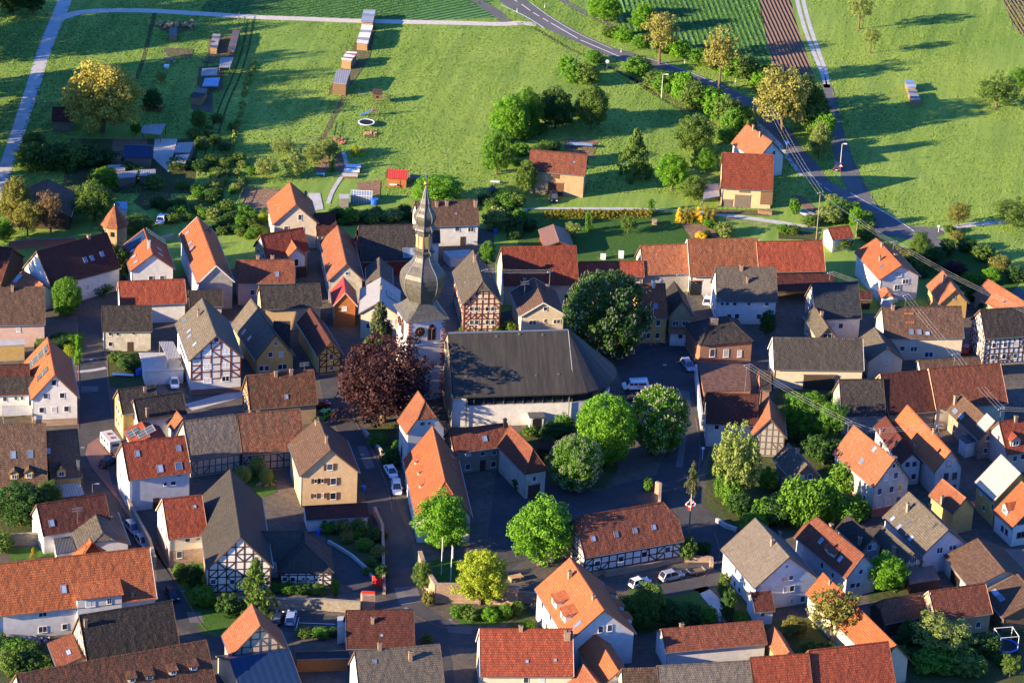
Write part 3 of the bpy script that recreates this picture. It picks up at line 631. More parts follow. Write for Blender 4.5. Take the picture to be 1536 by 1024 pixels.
# ================================================================== buildings (corner pixels of the photograph, solved to metres by fit)
# --- north-west edge
H('large grey-brown barn half hidden by trees at the left edge, below the field road', '01', (262, 72), (236, 205), (60, 262), 3.2, 'brown', 'darkwood', 'barn', e=(395, 290), g=(480, 150))
H('long dark brown farmhouse with a white gable and three blue skylights, beside the octagonal turret', '01', (605, 368), (207, 487), (287, 690), 5.0, 'maroon', 'white', e=(137, 565), sk=[(485, 530), (523, 520), (580, 497)], ch=[(505, 405, .5)], win=[(540, 610), (497, 620), (497, 685)], gmat='white')
H('white house with orange and slate roof carrying solar panels and a tall white chimney', '01', (820, 352), (872, 500), (738, 602), 5.6, 'orange', 'white', e=(992, 572), sk=[(752, 480), (762, 510), (772, 542), (905, 470), (912, 500)], ch=[(847, 462, 1.5, .6)], chm='chimwhite', sol=[(765, 430, 3.8, 5.2, 'bluemetal'), (890, 400, 3, 5, 'solar')], win=[(858, 636), (922, 634)])
H('very long house with a bright orange roof, three skylights and a beige concrete gable', '01', (1128, 278), (1240, 568), (1120, 672), 6, 'orange', 'white', e=(1322, 640), f=(1003, 405), sk=[(1065, 377), (1083, 435), (1092, 463)], ch=[(1193, 372, .9)], gmat='grey', trim='trimwhite', win=[(1328, 700)])
H('pink rendered house with a long red-brown tiled roof in the north-west quarter', '11', (-96, 530), (232, 527), (237, 660), 5, 'redbrown', 'pink', ch=[(25, 522, .9), (108, 517, .9)], chm='chimney', sk=[(135, 612)], win=[(-5, 715), (65, 715)], gw=[1, 1])
H('long red tiled house directly behind the small grey-roofed cottage', '01', (1050, 640), (668, 650), (688, 790), 4.3, 'red', 'white', 'house', win=[(750, 870)], gw=[1, 1], trim='trimpink')
H('small cream cottage with a dark grey tiled roof above the left street', '01', (862, 790), (580, 790), (583, 938), 5.2, 'dark', 'oldcream', 'cottage', f=(867, 935), d=(597, 1050), win=[(627, 950, .6, .8), (670, 950, .6, .8), (760, 946, .6, .6), (628, 1008, .8, 1)], door=[(740, 1010, 1.1, 2)], ch=[], gw=[1, 1])
bh = H('tall white half-timbered house with red beams and a half-hipped grey-brown roof, above the white garages', '01', (1155, 745), (1234, 962), (1075, 1108), 6.2, 'greybrown', 'white', e=(1378, 1080), f=(985, 895), d=(1072, 1300), sk=[(1050, 875), (1075, 935), (1078, 965), (1108, 1010)], ch=[(1130, 850, 1.2)], tb='g', tbm='beamred', tz=3.2, trail=1.5, tpost=1.8, plinth=('rust', 1.1),
  win=[(1230, 985, .9, 1), (1180, 1055, 1.5, 1.1, 'shutter'), (1285, 1051, 1.5, 1.1, 'shutter'), (1180, 1135, 1.5, 1.1, 'shutter'), (1285, 1128, 1.5, 1.1, 'shutter'), (1180, 1216, 1.5, 1.1, 'shutter'), (1283, 1205, 1.5, 1.1)])
H('low dark shed roof squeezed between the long orange roof and the big half-timbered house', '01', (1262, 697), (1075, 705), (1080, 800), 3.8, 'dark', 'oldcream', 'outbuilding', win=[(1230, 850)])
H('cream gabled house with bright orange roof at the village edge, below the greenhouse', '11', (208, 88), (245, 215), (110, 330), 5.6, 'orange', 'offwhite', e=(370, 325), f=(75, 197), d=(133, 470), win=[(265, 288, .8, 1.3), (187, 352), (275, 358)], ch=[(298, 170, .9)], shut=None)
H('low red-brown wing attached to the right of the cream gabled house', '11', (462, 262), (345, 262), (365, 395), 3.4, 'maroon', 'offwhite', 'outbuilding')
H('red tiled house with an orange side gable, left of the small white front gable', '11', (285, 360), (40, 372), (83, 512), 4.6, 'red', 'tan', e=(-18, 472), p=44)
H('narrow house with a small white gable over a dark garage door', '11', (212, 410), (245, 463), (188, 525), 4.6, 'orange2', 'white', e=(308, 515), win=[(242, 545, 1.1, 1.6)], door=[(272, 610, 2.2, 2.4)])
H('long narrow barn-like house with a weathered orange and brown roof and pale gable', '11', (478, 335), (530, 553), (425, 645), 5, 'orange2', 'oldcream', e=(632, 658), f=(378, 425), win=[(533, 607, .7, .7)], sk=[(538, 482), (570, 525)], sw=[3])
H('small house with a bright red sheet-metal roof and a wooden upper gable', '11', (516, 630), (525, 712), (452, 800), 4.6, 'redmetal', 'offwhite', e=(588, 790), f=(428, 690), win=[(518, 806, 1, .9)], gmat='orangewood', trim='trimpink')
H('wide dark barn behind the spire with blue tarpaulin windows and a red wooden front', '11', (918, 327), (600, 337), (612, 540), 3.6, 'dark', 'redwood', 'barn', sk=[(870, 490, 1.4, 2.2), (900, 490, 1.4, 2.2)])
H('little white house with dark roof wedged behind the spire on its right', '11', (1060, 347), (930, 345), (935, 432), 4.6, 'dark', 'white', win=[(1045, 490)], e=None)
H('narrow brown tiled gable peeping over the grey metal roof left of the spire', '11', (715, 515), (733, 640), (632, 668), 5, 'greybrown', 'offwhite', 'outbuilding', sw=[2])
H('cream house with a grey metal roof and a solar collector, left of the church tower', '11', (731, 625), (733, 775), (590, 843), 5.6, 'greymetal', 'offwhite', e=(815, 822), f=(605, 705), sol=[(792, 740, 2.4, 3)], win=[(770, 882), (795, 880), (655, 905)], ch=[(725, 700, .9, .5)])
H('dark roofed house with a yellow side gable, below the pink house', '11', (378, 657), (35, 680), (45, 812), 5, 'dark', 'cream', f=(388, 800), gw=[1, 1])
H('yellow rendered gable house with an old brown roof, right of the half-timbered house', '11', (-16, 755), (120, 945), (15, 1098), 5, 'greybrown', 'yellow', e=(250, 1096), f=(-121, 870), d=(10, 1183), win=[(127, 1006, .6, .7), (97, 1068, .9, 1.1), (158, 1066, .9, 1.1), (45, 1146), (77, 1145), (178, 1136), (152, 1138)], sk=[(-53, 940), (-21, 975)])
H('small dark outbuilding between the yellow gable and the dark red roof', '11', (210, 880), (115, 880), (113, 950), 3.2, 'dark', 'oldcream', 'outbuilding')
H('house with a dark red-brown roof and a small half-timbered gable above the copper beech', '11', (318, 800), (440, 998), (365, 1080), 4.4, 'maroon', 'yellow', e=(515, 1062), f=(262, 900), d=(385, 1183), tb='g', win=[(443, 1080, .9, 1.3), (445, 1145, .9, .7)])
H('half-timbered house with red beams and a half-hipped roof, right of the spire', '11', (1245, 480), (1305, 640), (1190, 780), 5.6, 'greybrown', 'offwhite', e=(1420, 795), f=(1145, 575), k=(0, .38), d=(1200, 960), sk=[(1207, 660, .5, .4), (1275, 667, .5, .4)], ch=[(1258, 535, 1.2)], tb='gs', tbm='beamred', trail=1.1, tpost=1.15, tz=.2,
  win=[(1240, 808, .8, 1), (1270, 808, .8, 1), (1330, 808, .8, 1), (1362, 808, .8, 1), (1240, 885, .8, 1), (1270, 885, .8, 1), (1330, 885, .8, 1), (1362, 885, .8, 1), (1297, 750, .4, .4), (1312, 750, .4, .4)])
H('cream gabled house with a terrace cut into its brown roof, behind the church', '21', (160, 630), (226, 778), (70, 855), 5.2, 'brown', 'offwhite', e=(320, 830), f=(5, 712), ch=[(92, 650, 1.3), (230, 700, 1)], sol=[(105, 690, 3.4, 2.6, 'black')], win=[(220, 808, .8, .9), (148, 885, 1.5, .9), (285, 880, 1.5, .9), (218, 877, .4, .8)], trim='trimwhite')  # black roof sheet paints the shade inside the cut-in terrace
hb = H('white house with a long brown roof, three chimneys and an outside stair, behind the spire', '11', (920, 195), (1270, 188), (1290, 330), 5, 'brown', 'white', d=(1285, 445), e=None, ch=[(1043, 222, .8), (1100, 218, .8), (1267, 225, 1.1)], sk=[(1153, 268, .5, .4)], win=[(1237, 358, 1.3, 1), (1160, 355, 1, 1)], door=[(1190, 430, 1, 2)])
# --- north row of barns
H('long barn with a faded red tile roof at the left of the northern barn row', '21', (395, 452), (-31, 452), (-15, 680), 4.6, 'red', 'offwhite', 'barn', f=(413, 665), gw=[1], door=[(350, 710, 1.4, 2.2)])
H('low red roofed barn in the middle of the northern row, behind the big chestnut', '21', (410, 540), (778, 535), (785, 625), 4, 'red', 'tan', 'barn', win=[(748, 643, .8, 1), (768, 643, .8, 1)])
H('orange-red roofed barn with a dark left gable in the northern row', '21', (1028, 437), (755, 447), (785, 610), 4.2, 'orange2', 'grey', 'barn', f=(1035, 622))
H('tallest barn of the northern row, pale red roof above white wall with dark doorway', '21', (1433, 405), (1030, 415), (1040, 625), 4.4, 'orange2', 'white', 'barn', trim='trimwhite', door=[(1070, 700, 2.6, 3.2, 'black')])
H('rightmost barn of the northern row with a bright red tiled roof', '31', (365, 420), (0, 425), (5, 600), 5, 'red', 'darkwood', 'barn', f=(415, 592), door=[(240, 740, 6, 3.4, 'black')], trim='trimpink')  # black slab paints the dark inside of the open barn front
flatbox('lean-to with a dark red roof along the front of the rightmost northern barn', 'lean-to', '31', [(20, 612), (440, 605), (430, 700), (30, 705)], [4.4, 4.4, 3.0, 3.0], None, 'maroon')
H('long white two-storey house with a grey corrugated tile roof, right of the big chestnut', '21', (1534, 573), (1187, 570), (1196, 766), 5.6, 'greytile', 'white', e=(1160, 660), d=(1185, 895), ch=[(1335, 585, .8), (1367, 660, 1.2, .4)], win=[(1227, 778, .7, .8), (1255, 778, .7, .8), (1298, 778, .8, .9), (1378, 778, .8, .9), (1480, 778, .8, .9), (1435, 852, 1, 1.2), (1265, 852), (1310, 850)], gw=[2, 2])
H('yellow house with an old orange-red roof right beside the big chestnut', '21', (745, 665), (900, 665), (920, 860), 5.6, 'orange2', 'yellow', d=(925, 1000), win=[(862, 888, .9, 1.3), (807, 885, .9, 1.3), (857, 960, .9, 1.3), (805, 960, .9, 1.3)], ch=[(835, 680, 1), (882, 655, .8)], sk=[(847, 793)], chm='chimwhite', shut=None)
H('dark roofed gable house with a shaded balcony behind the white garage', '21', (955, 650), (985, 762), (925, 860), 4.2, 'dark', 'tan', e=(1075, 840), win=[(960, 890, 1.2, 1), (1015, 890, 1.2, 1)])
H('little white garage with an orange-brown roof edge beside the church square', '21', (1060, 922), (930, 922), (915, 945), 3, 'orange2', 'white', 'garage', win=[(988, 965, .9, .9)], p=20, f=(1078, 945))
H('square red-brick house with white windows and a dark hipped roof on the square', '21', (1175, 868), (1252, 846), (1412, 995), 5, 'dark', 'brick', e=None, f=(1100, 986), k=(1, 1), d=(1395, 1113), p=38, ch=[(1178, 885, .8, 1.4)], win=[(1170, 1058, 1.1, 1.7), (1248, 1060, 1.1, 1.7), (1325, 1062, .9, 1.5, 'shutter')], plinth=('sandstone', .6), gut=False)
# --- north-east corner
H('tiny white annex with a red roof beside the country road', '31', (523, 338), (402, 346), (430, 415), 3, 'red', 'white', 'shed', nm='garden_annex', e=(366, 362), d=(425, 487), p=30)
hs = H('tall white house with an orange left slope and slate right slope by the road junction', '31', (680, 400), (828, 570), (692, 650), 5.2, 'orange', 'white', e=(920, 603), f=(548, 495), win=[(805, 612, 1.3, 1.2), (795, 687, 1.3, 1.2), (843, 652, 1.4, 1), (618, 632, .7, 1.6)], ch=[(708, 455, .9, .5), (697, 535, .9, .5), (785, 512, .5)], sk=[(705, 568, .9, .7)])
H('little porch roof with orange tiles in front of the tall white house at the junction', '31', (735, 685), (742, 715), (705, 745), 3, 'orange', 'white', 'porch', e=(790, 745), k=(1, .5), gut=False)
H('small brown shed beside the slate-blue roof', '31', (650, 712), (575, 700), (580, 752), 2.4, 'maroon', 'darkwood', 'shed', p=25)
H('house with a dark slate-blue roof and a white left gable, behind the long brown barns', '31', (575, 655), (310, 662), (335, 865), 4.6, 'slate', 'white', e=(264, 742), f=(587, 870), tb='g', tbm='beamgrey', win=[(475, 905), (430, 900)])
H('small yellowish gable house with a lit grey-brown roof in front of the slate-blue roof', '31', (325, 780), (400, 915), (350, 975), 4, 'greybrown', 'tan', e=(455, 975), f=(240, 860), ch=[(365, 850, .9)])
H('broad house with brown roof, two orange roof strips and three blue skylights', '31', (1158, 793), (712, 798), (728, 965), 5, 'brown', 'offwhite', e=(657, 862), f=(1188, 1008), sk=[(877, 940), (922, 940), (967, 948, 1, .8)], sol=[(862, 836, 1.8, .35, 'orange'), (868, 886, 1.8, .35, 'orange')], win=[(825, 1033, 1, 1), (890, 1036, 1.4, 1.1), (975, 1068, 1.8, 1.1)], ch=[(770, 810, .8)])
H('small orange hipped-look house with a large chimney below the junction', '31', (1057, 588), (1128, 702), (1040, 775), 3.4, 'orange2', 'yellow', e=(1205, 785), f=(945, 685), ch=[(1060, 655, 1.2)], win=[(1120, 745, .5, .7)])
H('long low house with a sunlit pinkish-brown roof at the right edge below the road', '31', (1312, 645), (1560, 790), (1440, 850), 3, 'orange2', 'tan', f=(1212, 725))
H('black and white half-timbered house with a dark roof at the right edge', '31', (1640, 795), (1265, 808), (1300, 975), 5.8, 'dark', 'white', e=(1208, 872), d=(1290, 1130), tb='gs', trail=1.05, tpost=1.05, tz=.3, gw=[2, 2, 1], sw=[5, 5], wsz=(.9, 1.1), ch=[])
H('long low grey-brown roofed house with a pale left gable, above the row of shed fronts', '32', (600, 30), (85, 20), (95, 205), 4.4, 'charcoal', 'offwhite', f=(605, 205), gw=[1], trim='trimwhite')
flatbox('old shed front of dark upright boards under the long grey-brown roof', 'shed', '32', [(15, 208), (450, 225), (448, 240), (18, 222)], [3.3, 3.3, 3.2, 3.2], 'darkwood', 'darkmetal', nm='board_shed')
H('small pale gable house with one window, right of the long grey-brown roof', '32', (662, -33), (722, 75), (635, 150), 3.8, 'greybrown', 'offwhite', e=(858, 168), win=[(735, 158, .8, .8)])
H('low brown lean roof between the pale gable and the half-timbered house', '32', (1258, 133), (915, 152), (930, 208), 3, 'brown', 'offwhite', 'outbuilding', p=35)
H('barn with a dark corrugated roof, left of three big barns in the east', '32', (715, 258), (465, 262), (482, 470), 4, 'dark', 'grey', 'barn', f=(735, 480))
H('barn with a dark red-brown roof, middle one of the three big eastern barns', '32', (972, 213), (690, 225), (755, 465), 4, 'maroon', 'tan', 'barn', f=(1008, 440), trim='trimpink')
H('barn with a wide brown-red roof and pale verge, rightmost of the three big eastern barns', '32', (1382, 170), (972, 197), (1020, 430), 4.6, 'redbrown', 'offwhite', 'barn', f=(1422, 392), trim='trimpink')
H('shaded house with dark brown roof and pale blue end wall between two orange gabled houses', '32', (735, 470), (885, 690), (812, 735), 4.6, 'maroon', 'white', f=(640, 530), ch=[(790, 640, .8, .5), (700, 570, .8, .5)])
H('pale blue-white gabled house with an orange roof and red window surrounds', '32', (850, 405), (1108, 668), (1000, 797), 5.6, 'orange', 'greywhite', e=(1170, 762), f=(775, 515), d=(965, 930), win=[(1090, 738, 1, 1.2), (1013, 820, 1, 1.4), (1073, 812, 1, 1.4), (1122, 808, 1, 1.4), (1115, 875, 1, 1.2)], frame='redstone', ch=[(890, 668, .8), (1003, 565, .8, .5)])
H('big cream gabled house with rows of white-framed windows beside the ivy', '32', (548, 520), (790, 715), (658, 877), 6.4, 'orange2', 'oldcream', e=(866, 832), d=(640, 1045), win=[(777, 752, .7, .9), (731, 817, 1, 1.4, 'curtain'), (788, 806), (695, 897), (762, 885), (811, 876), (691, 968), (744, 958), (801, 943)], wsz=(1.0, 1.35), sk=[(667, 658), (593, 727)], ch=[(700, 625, .9), (785, 685, .6)], plinth=('rust', 1.6), sw=[3])
# --- centre-right
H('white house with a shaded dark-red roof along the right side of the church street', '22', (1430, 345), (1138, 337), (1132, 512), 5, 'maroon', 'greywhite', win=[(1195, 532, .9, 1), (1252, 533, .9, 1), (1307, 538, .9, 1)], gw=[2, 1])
H('gabled barn with a sunlit pink-brown roof above the weeping birch', '32', (72, 345), (67, 497), (-25, 575), 4.2, 'orange2', 'grey', 'barn', e=(168, 592), f=(-70, 510), tb='g', tbm='beamgrey')
H('old grey-roofed gable house half swallowed by ivy', '32', (180, 615), (300, 755), (190, 842), 4.2, 'greybrown', 'greywood', e=(345, 790), f=(90, 725), ch=[(228, 680, .8)])
flatbox('small flat-roofed annex with a red-brown gravel roof below the brick house', 'annex', '22', [(1090, 165), (1380, 175), (1390, 320), (1120, 330)], 4.0, 'brick', 'gravelroof')
H('rust-red brick gable building at the right of the gravel-roofed annex', '22', (1500, 205), (1440, 215), (1440, 320), 4, 'dark', 'brick', 'outbuilding', gw=[1])
H('brick house with two blue skylights and a brown roof ending in pale metal sheets', '32', (1165, 347), (1352, 512), (1262, 572), 4.2, 'brown', 'sandstone', e=(1412, 635), f=(1035, 452), sk=[(1125, 442, 1.4, 1), (1160, 472, 1.4, 1)], ch=[(1113, 388, 1.6)], sol=[(1300, 510, 3.4, 3, 'whitemetal')])
flatbox('small white block of a house in front of the brick gable', 'annex', '32', [(1145, 590), (1230, 565), (1278, 600), (1190, 625)], 3.2, 'white', 'darkmetal')
H('orange-red roofed house with a dormer and a pink wall at the right edge', '32', (1580, 470), (1375, 505), (1420, 690), 4.4, 'red', 'pink', f=(1620, 665), dorm=[(1468, 640, 2, 1.4, 'g')], ch=[(1470, 500, 1)], win=[(1465, 710), (1510, 700)])
H('ochre yellow house under a pale grey sheet-metal roof with a blue strip', '32', (1385, 687), (1500, 797), (1347, 955), 5.4, 'whitemetal', 'yellow', f=(1240, 845), win=[(1275, 900, .8, 1.3), (1290, 990, .8, 1.2), (1340, 985, .8, 1.2)], ch=[], sol=[(1300, 895, 6.5, 1.3, 'bluemetal')])
H('white house with red shutters and a steep orange roof at the right edge', '33', (1500, -130), (1612, -18), (1445, 138), 3.9, 'orange', 'white', f=(1342, 72), dorm=[(1405, 60, 1.8, 1.5, 'g')], win=[(1395, 145), (1418, 165), (1500, 105, 1.4, 1.2), (1500, 180, 1.8, 1.2)], frame='redstone')
H('small ochre house with an orange roof between the pale gable house and the grey-brown roof', '33', (1050, -135), (1190, -33), (1108, 68), 4.4, 'orange2', 'yellow', e=(1245, 35), f=(985, -60), ch=[(1035, 20, 1.2)], win=[(975, 5, .9, 1.1)])
H('wide house with a grey-brown roof, three skylights and a pale lilac gable', '33', (870, -70), (1100, 160), (932, 312), 4.2, 'greybrown', 'lav', e=(1190, 222), f=(700, 75), win=[(1037, 268, 1.2, 1.2), (1110, 253, 1.6, 1)], sk=[(770, 90), (808, 135), (875, 200)], ch=[(855, 45, 1.4), (1035, 60, .8)])
H('narrow weathered house with a tall chimney behind the bright green tree', '33', (720, 128), (890, 290), (832, 345), 3.6, 'greybrown', 'oldcream', e=(950, 350), f=(635, 225), ch=[(775, 290, 1.4)], tb='g', tbm='beamgrey')
flatbox('dark lean-to roof in front of the narrow weathered house', 'lean-to', '33', [(850, 375), (1000, 352), (1040, 432), (865, 462)], [3, 3, 2.3, 2.3], 'darkwood', 'brownmetal')
H('dark roofed house behind the red roof with the slanted dormer', '33', (515, 66), (655, 190), (600, 280), 4, 'dark', 'grey', f=(450, 135), ch=[(582, 230, 1.2)])
H('white house with a long maroon roof, a slanted dormer and a hipped orange far end', '33', (345, 70), (625, 305), (500, 447), 4.6, 'redbrown', 'greywhite', e=(665, 350), f=(205, 200), k=(.5, 0), d=(525, 545), win=[(588, 390, .8, 1), (540, 470, 1.1, 1), (572, 465, .9, 1), (260, 255, .8, 1), (370, 355, .8, 1.2), (430, 410, .8, 1)], sk=[(363, 215), (473, 318)], dorm=[(410, 290, 3, .9, 's')], ch=[(422, 115, .9)])
H('large white house with a big sunlit grey tiled roof, below the ivy', '33', (-10, 80), (187, 312), (-21, 500), 5.2, 'greytile', 'white', e=(345, 408), f=(-191, 260), d=(-11, 615), win=[(167, 360, .5, .5), (153, 432, .9, .9), (190, 425, .9, .9), (162, 490, .9, 1.2), (197, 485, .9, 1.2), (257, 545, .9, 1.2), (-121, 385), (-151, 430), (-128, 458), (-101, 495), (-69, 460), (-36, 515), (-66, 560)], ch=[(82, 240, 1.2, .5), (97, 155, .9, .5)], wsz=(.8, 1.2))
H('small annex with a dark red roof against the front of the large white house', '33', (78, 497), (-30, 512), (-15, 620), 2.9, 'maroon', 'white', 'annex', f=(105, 612), p=35, win=[(30, 632, .7, .9)])
H('very long bright orange roof running down to the lower right, behind the brown-green tree', '33', (372, 395), (788, 803), (690, 930), 4.4, 'orange', 'offwhite', 'long house', f=(283, 510), ch=[(412, 462, .8, .4)], nm='long_house')
# --- bottom row along the lower edge, right
for i, (a_, b_, c_, f_, rf, lb) in enumerate([((860, 930), (655, 945), (670, 1190), (870, 1180), 'brown', 'ribbed dark brown roof at the lower edge, leftmost piece of the long row in front'),
  ((1392, 888), (862, 930), (875, 1180), (1400, 1150), 'greytile', 'long grey ribbed roof at the lower edge, middle of the front row'),
  ((1722, 845), (1394, 885), (1405, 1150), (1735, 1110), 'red', 'red tiled roof at the lower edge, right of the long grey ribbed roof')]):
    H(lb, '23', a_, b_, c_, 3.8, rf, 'offwhite', 'row house', f=f_, nm='row_house')
H('big red-orange roof at the lower right edge below the long orange roof', '33', (745, 778), (300, 843), (330, 1110), 3.8, 'red', 'offwhite', 'row house', f=(795, 1070), nm='row_house')
H('small steep orange gable roof between two gardens at the lower edge', '33', (85, 685), (185, 850), (120, 900), 3.2, 'orange2', 'tan', 'outbuilding', f=(42, 775), gut=False)
H('small brown porch roof at the left of the steep orange gable', '33', (35, 680), (-80, 690), (-75, 790), 2.6, 'brown', 'offwhite', 'outbuilding', p=35, f=(45, 785))
H('open garage building with a brown and orange roof in the lower right', '33', (1240, 212), (1440, 410), (1195, 458), 3.4, 'brown', 'offwhite', 'garage building', f=(1065, 292), nm='garage_building', door=[(1130, 400, 4, 2.4, 'black')], over=(.3, .2))  # black panel stands for the unlit interior of the open garage
flatbox('wide low violet-grey shed roof with two blue light strips at the right edge', 'warehouse', '33', [(1300, 262), (1530, 262), (1620, 450), (1440, 400)], [4, 4, 3.6, 3.6], 'offwhite', 'brownmetal')
H('shed with a grey-brown felt roof and two pale skylights near the trampoline', '33', (1470, 412), (1620, 540), (1385, 655), 3, 'brown', 'wood', 'shed', f=(1305, 490), p=28, sk=[(1355, 510, 2, 1), (1385, 540, 2, 1)])
H('brown tiled house with a sunlit pale verge in the lower right', '33', (1292, 447), (975, 508), (1015, 665), 3.8, 'redbrown', 'tan', f=(1358, 660), trim='trimpink')
H('crooked old barn with a mossy dark thatch-like roof left of the brown tiled house', '33', (962, 505), (700, 545), (735, 690), 3, 'patchy', 'darkwood', 'barn', e=(640, 590), f=(1000, 640), k=(0, .4))
# --- half-timbered hall and around
hall = H('long half-timbered hall with half-hipped dark red roof and four small skylights', '23', (440, 65), (893, -3), (1008, 214), 4.4, 'redbrown', 'white', 'hall', nm='timbered_hall', f=(455, 319), k=(.45, .45), sk=[(493, 203, .8, 1), (623, 180, .8, 1), (731, 157, .8, 1), (837, 138, .8, 1)], tb='gs', tbm='beam', trail=1.3, tpost=1.6, tz=1.2, win=[(516, 343, 1.1, 1.1, 'glass'), (650, 318, 1.1, 1.1, 'glass'), (783, 291, 1.1, 1.1, 'glass'), (915, 265, 1.1, 1.1, 'glass')], plinth=('sandstone', 1.15))
H('orange-roofed house with slanted shed dormers on both slopes in front of the half-timbered hall', '23', (358, 308), (562, 612), (345, 785), 5.8, 'orange', 'white', e=(735, 745), f=(165, 497), win=[(535, 717, .9, 1.3), (586, 710, .9, 1.3), (205, 580), (250, 650), (200, 670), (230, 700)], ch=[(358, 425, 1.2, .7), (493, 550, .8, .6)], sk=[(405, 690, .9, 1.6)], dorm=[(268, 585, 2.6, 1.5, 's'), (318, 662, 2.6, 1.5, 's'), (610, 520, 2.2, .8, 's'), (655, 590, 2.2, .8, 's'), (700, 660, 2.2, .8, 's')])
H('bright red tiled house with a tall broad chimney at the lower edge, centre', '23', (375, 715), (-156, 712), (-150, 985), 4.8, 'red', 'offwhite', f=(382, 985), ch=[(343, 765, 1.0, 1.0), (80, 722, .7)], sk=[(115, 900, .6, .5), (275, 893, .6, .5)], win=[(110, 1005, .9, 1.2), (200, 1003, .9, 1.2)], gw=[2, 1], chm='chimney', trim='trimwhite')
H('orange gable roof with a shaded left side, right of the bright red tiled house', '23', (483, 712), (650, 968), (530, 1030), 4.2, 'orange', 'white', f=(385, 795), ch=[(552, 770, .9)], gut=False)
H('low brown-orange roof corner at the very bottom beside the red tiled house', '23', (440, 925), (530, 1035), (400, 1130), 3, 'orange2', 'offwhite', 'outbuilding', f=(275, 1000), gut=False)
H('long low brown-red roofed house with a white left gable in the lower right of centre', '23', (1455, 672), (880, 712), (912, 850), 3.8, 'redbrown', 'white', e=(834, 728), f=(1478, 788), win=[(875, 800, .7, .9)], ch=[(995, 700, .6)])
# --- lower left and centre
H('dark roofed low house with a single tall chimney in the lower centre', '13', (912, 605), (528, 610), (530, 830), 3.2, 'maroon', 'offwhite', f=(917, 812), ch=[(678, 680, .9, .5)], sk=[(730, 752, .5, .4)])
H('house with grey ribbed tile roof and white left gable at the lower edge', '13', (1062, 798), (580, 845), (600, 1075), 4.8, 'greytile', 'white', e=(538, 915), f=(1085, 1040), ch=[(718, 830, 1, .6), (893, 890, 1.4, .6)], sk=[(690, 900, .7, .7)], gw=[1, 1], dorm=[])
H('orange half-timbered barn gable standing beside a blue roof in the lower left', '03', (1437, 565), (1484, 705), (1305, 882), 4.2, 'orange2', 'offwhite', 'barn', e=(1640, 830), f=(1268, 770), tb='g', tbm='beamgrey', tpost=1.6)
H('low building with a shiny dark blue sheet roof in front of the orange barn gable', '13', (205, 822), (-130, 892), (-60, 1120), 3, 'bluemetal', 'offwhite', 'outbuilding', f=(275, 1060), p=22)
H('long low wooden-walled shed with a blue-grey roof in the lower left centre', '13', (545, 840), (235, 848), (245, 885), 2.8, 'slate', 'orangewood', 'shed', p=25, f=(545, 878))
H('very long red-brown roof with four small dormers along the lower left edge', '03', (1175, 778), (95, 970), (145, 1250), 4.6, 'patchy', 'offwhite', 'long house', nm='long_house', f=(1225, 1035), dorm=[(752, 1018, 1.3, .9, 's'), (852, 1003, 1.3, .9, 's'), (985, 975, 1.3, .9, 's'), (1102, 950, 1.3, .9, 's')])
H('house with a very dark weathered roof and timbered left gable in the lower left', '03', (978, 550), (450, 640), (490, 900), 4.2, 'dark', 'offwhite', e=(415, 735), f=(1015, 795), ch=[(487, 700, 1.2, .5)], tb='g', tbm='beamgrey', gut=True)
H('low lean-to with a brown-red roof and skylight, left of the very dark roof', '03', (412, 738), (470, 890), (322, 925), 2.6, 'redbrown', 'oldcream', 'lean-to', f=(255, 800), p=25, sk=[(390, 850, 1.6, .8)])
hw_ = H('wide white modern house with an orange pantile roof in the lower left', '03', (850, 250), (-60, 352), (-30, 648), 5.2, 'orange', 'white', f=(893, 538), sk=[(362, 490, 1, 1.5)], win=[(243, 633, 1.4, .8), (243, 718, 1.5, 1.2), (368, 703, .9, 1.1), (365, 620, 1, .8, 'shutter'), (490, 640), (600, 600)], trim='trimwhite', ch=[(763, 590, .6, .5)], tz=0)
H('little orange hipped roof peeping over the wide white modern house', '03', (505, 207), (530, 222), (600, 275), 3.4, 'orange', 'white', 'outbuilding', k=(1, 1), e=(400, 290), p=45, gut=False)
H('house with a sunlit olive-grey roof and aerial, left of the two parked blue cars', '03', (520, 5), (603, 182), (437, 245), 3.8, 'greybrown', 'white', e=(735, 240), f=(375, 110), k=(0, .4), ch=[(430, 45, 1, .4), (628, 85, .4)])
H('house with a dark maroon roof and one blue skylight behind the olive-grey roof', '03', (600, -48), (205, 2), (248, 195), 3.9, 'maroon', 'white', f=(618, 100), sk=[(293, 115, 1, 1.3)], gw=[1])
flatbox('small dark flat roof with a pipe chimney, below the maroon roof', 'outbuilding', '03', [(305, 200), (400, 183), (435, 270), (318, 290)], 2.8, 'white', 'darkmetal')
H('house with mottled red roof and sandstone ground floor, left of the huge timbered barn', '03', (1158, -43), (915, -28), (968, 205), 6, 'red', 'offwhite', e=(880, 42), d=(968, 360), f=(1143, 188), win=[(925, 70, .9, 1.3), (895, 115, .9, 1.3), (920, 150, .9, 1.3), (948, 185, .9, 1.3), (1067, 207, .9, .9), (1128, 200, .8, .8), (1020, 293, 1, 1.4)], plinth=('sandstone', 3.0), sk=[(1107, 20, .6, .6)], trim='trimpink')
barn = H('huge half-timbered barn with a steep dark grey roof and white panels between black beams', '03', (1305, -188), (1362, 192), (1172, 395), 5.4, 'charcoal', 'white', 'barn', nm='timbered_barn', e=(1560, 345), f=(1150, -28), d=(1190, 545), tb='g', trail=1.45, tpost=1.5, tz=1.3, bp=.75, plinth=('sandstone', 1.2), win=[(1213, 447, .9, .9), (1322, 447, .9, .9), (1420, 447, .9, .9)], gmat='white')
H('dark cross roof joining the huge half-timbered barn to its side wing', '13', (272, 160), (-60, 160), (-60, 330), 3.6, 'charcoal', 'white', 'barn wing', nm='barn_wing', p=44, f=(290, 330), gut=False)
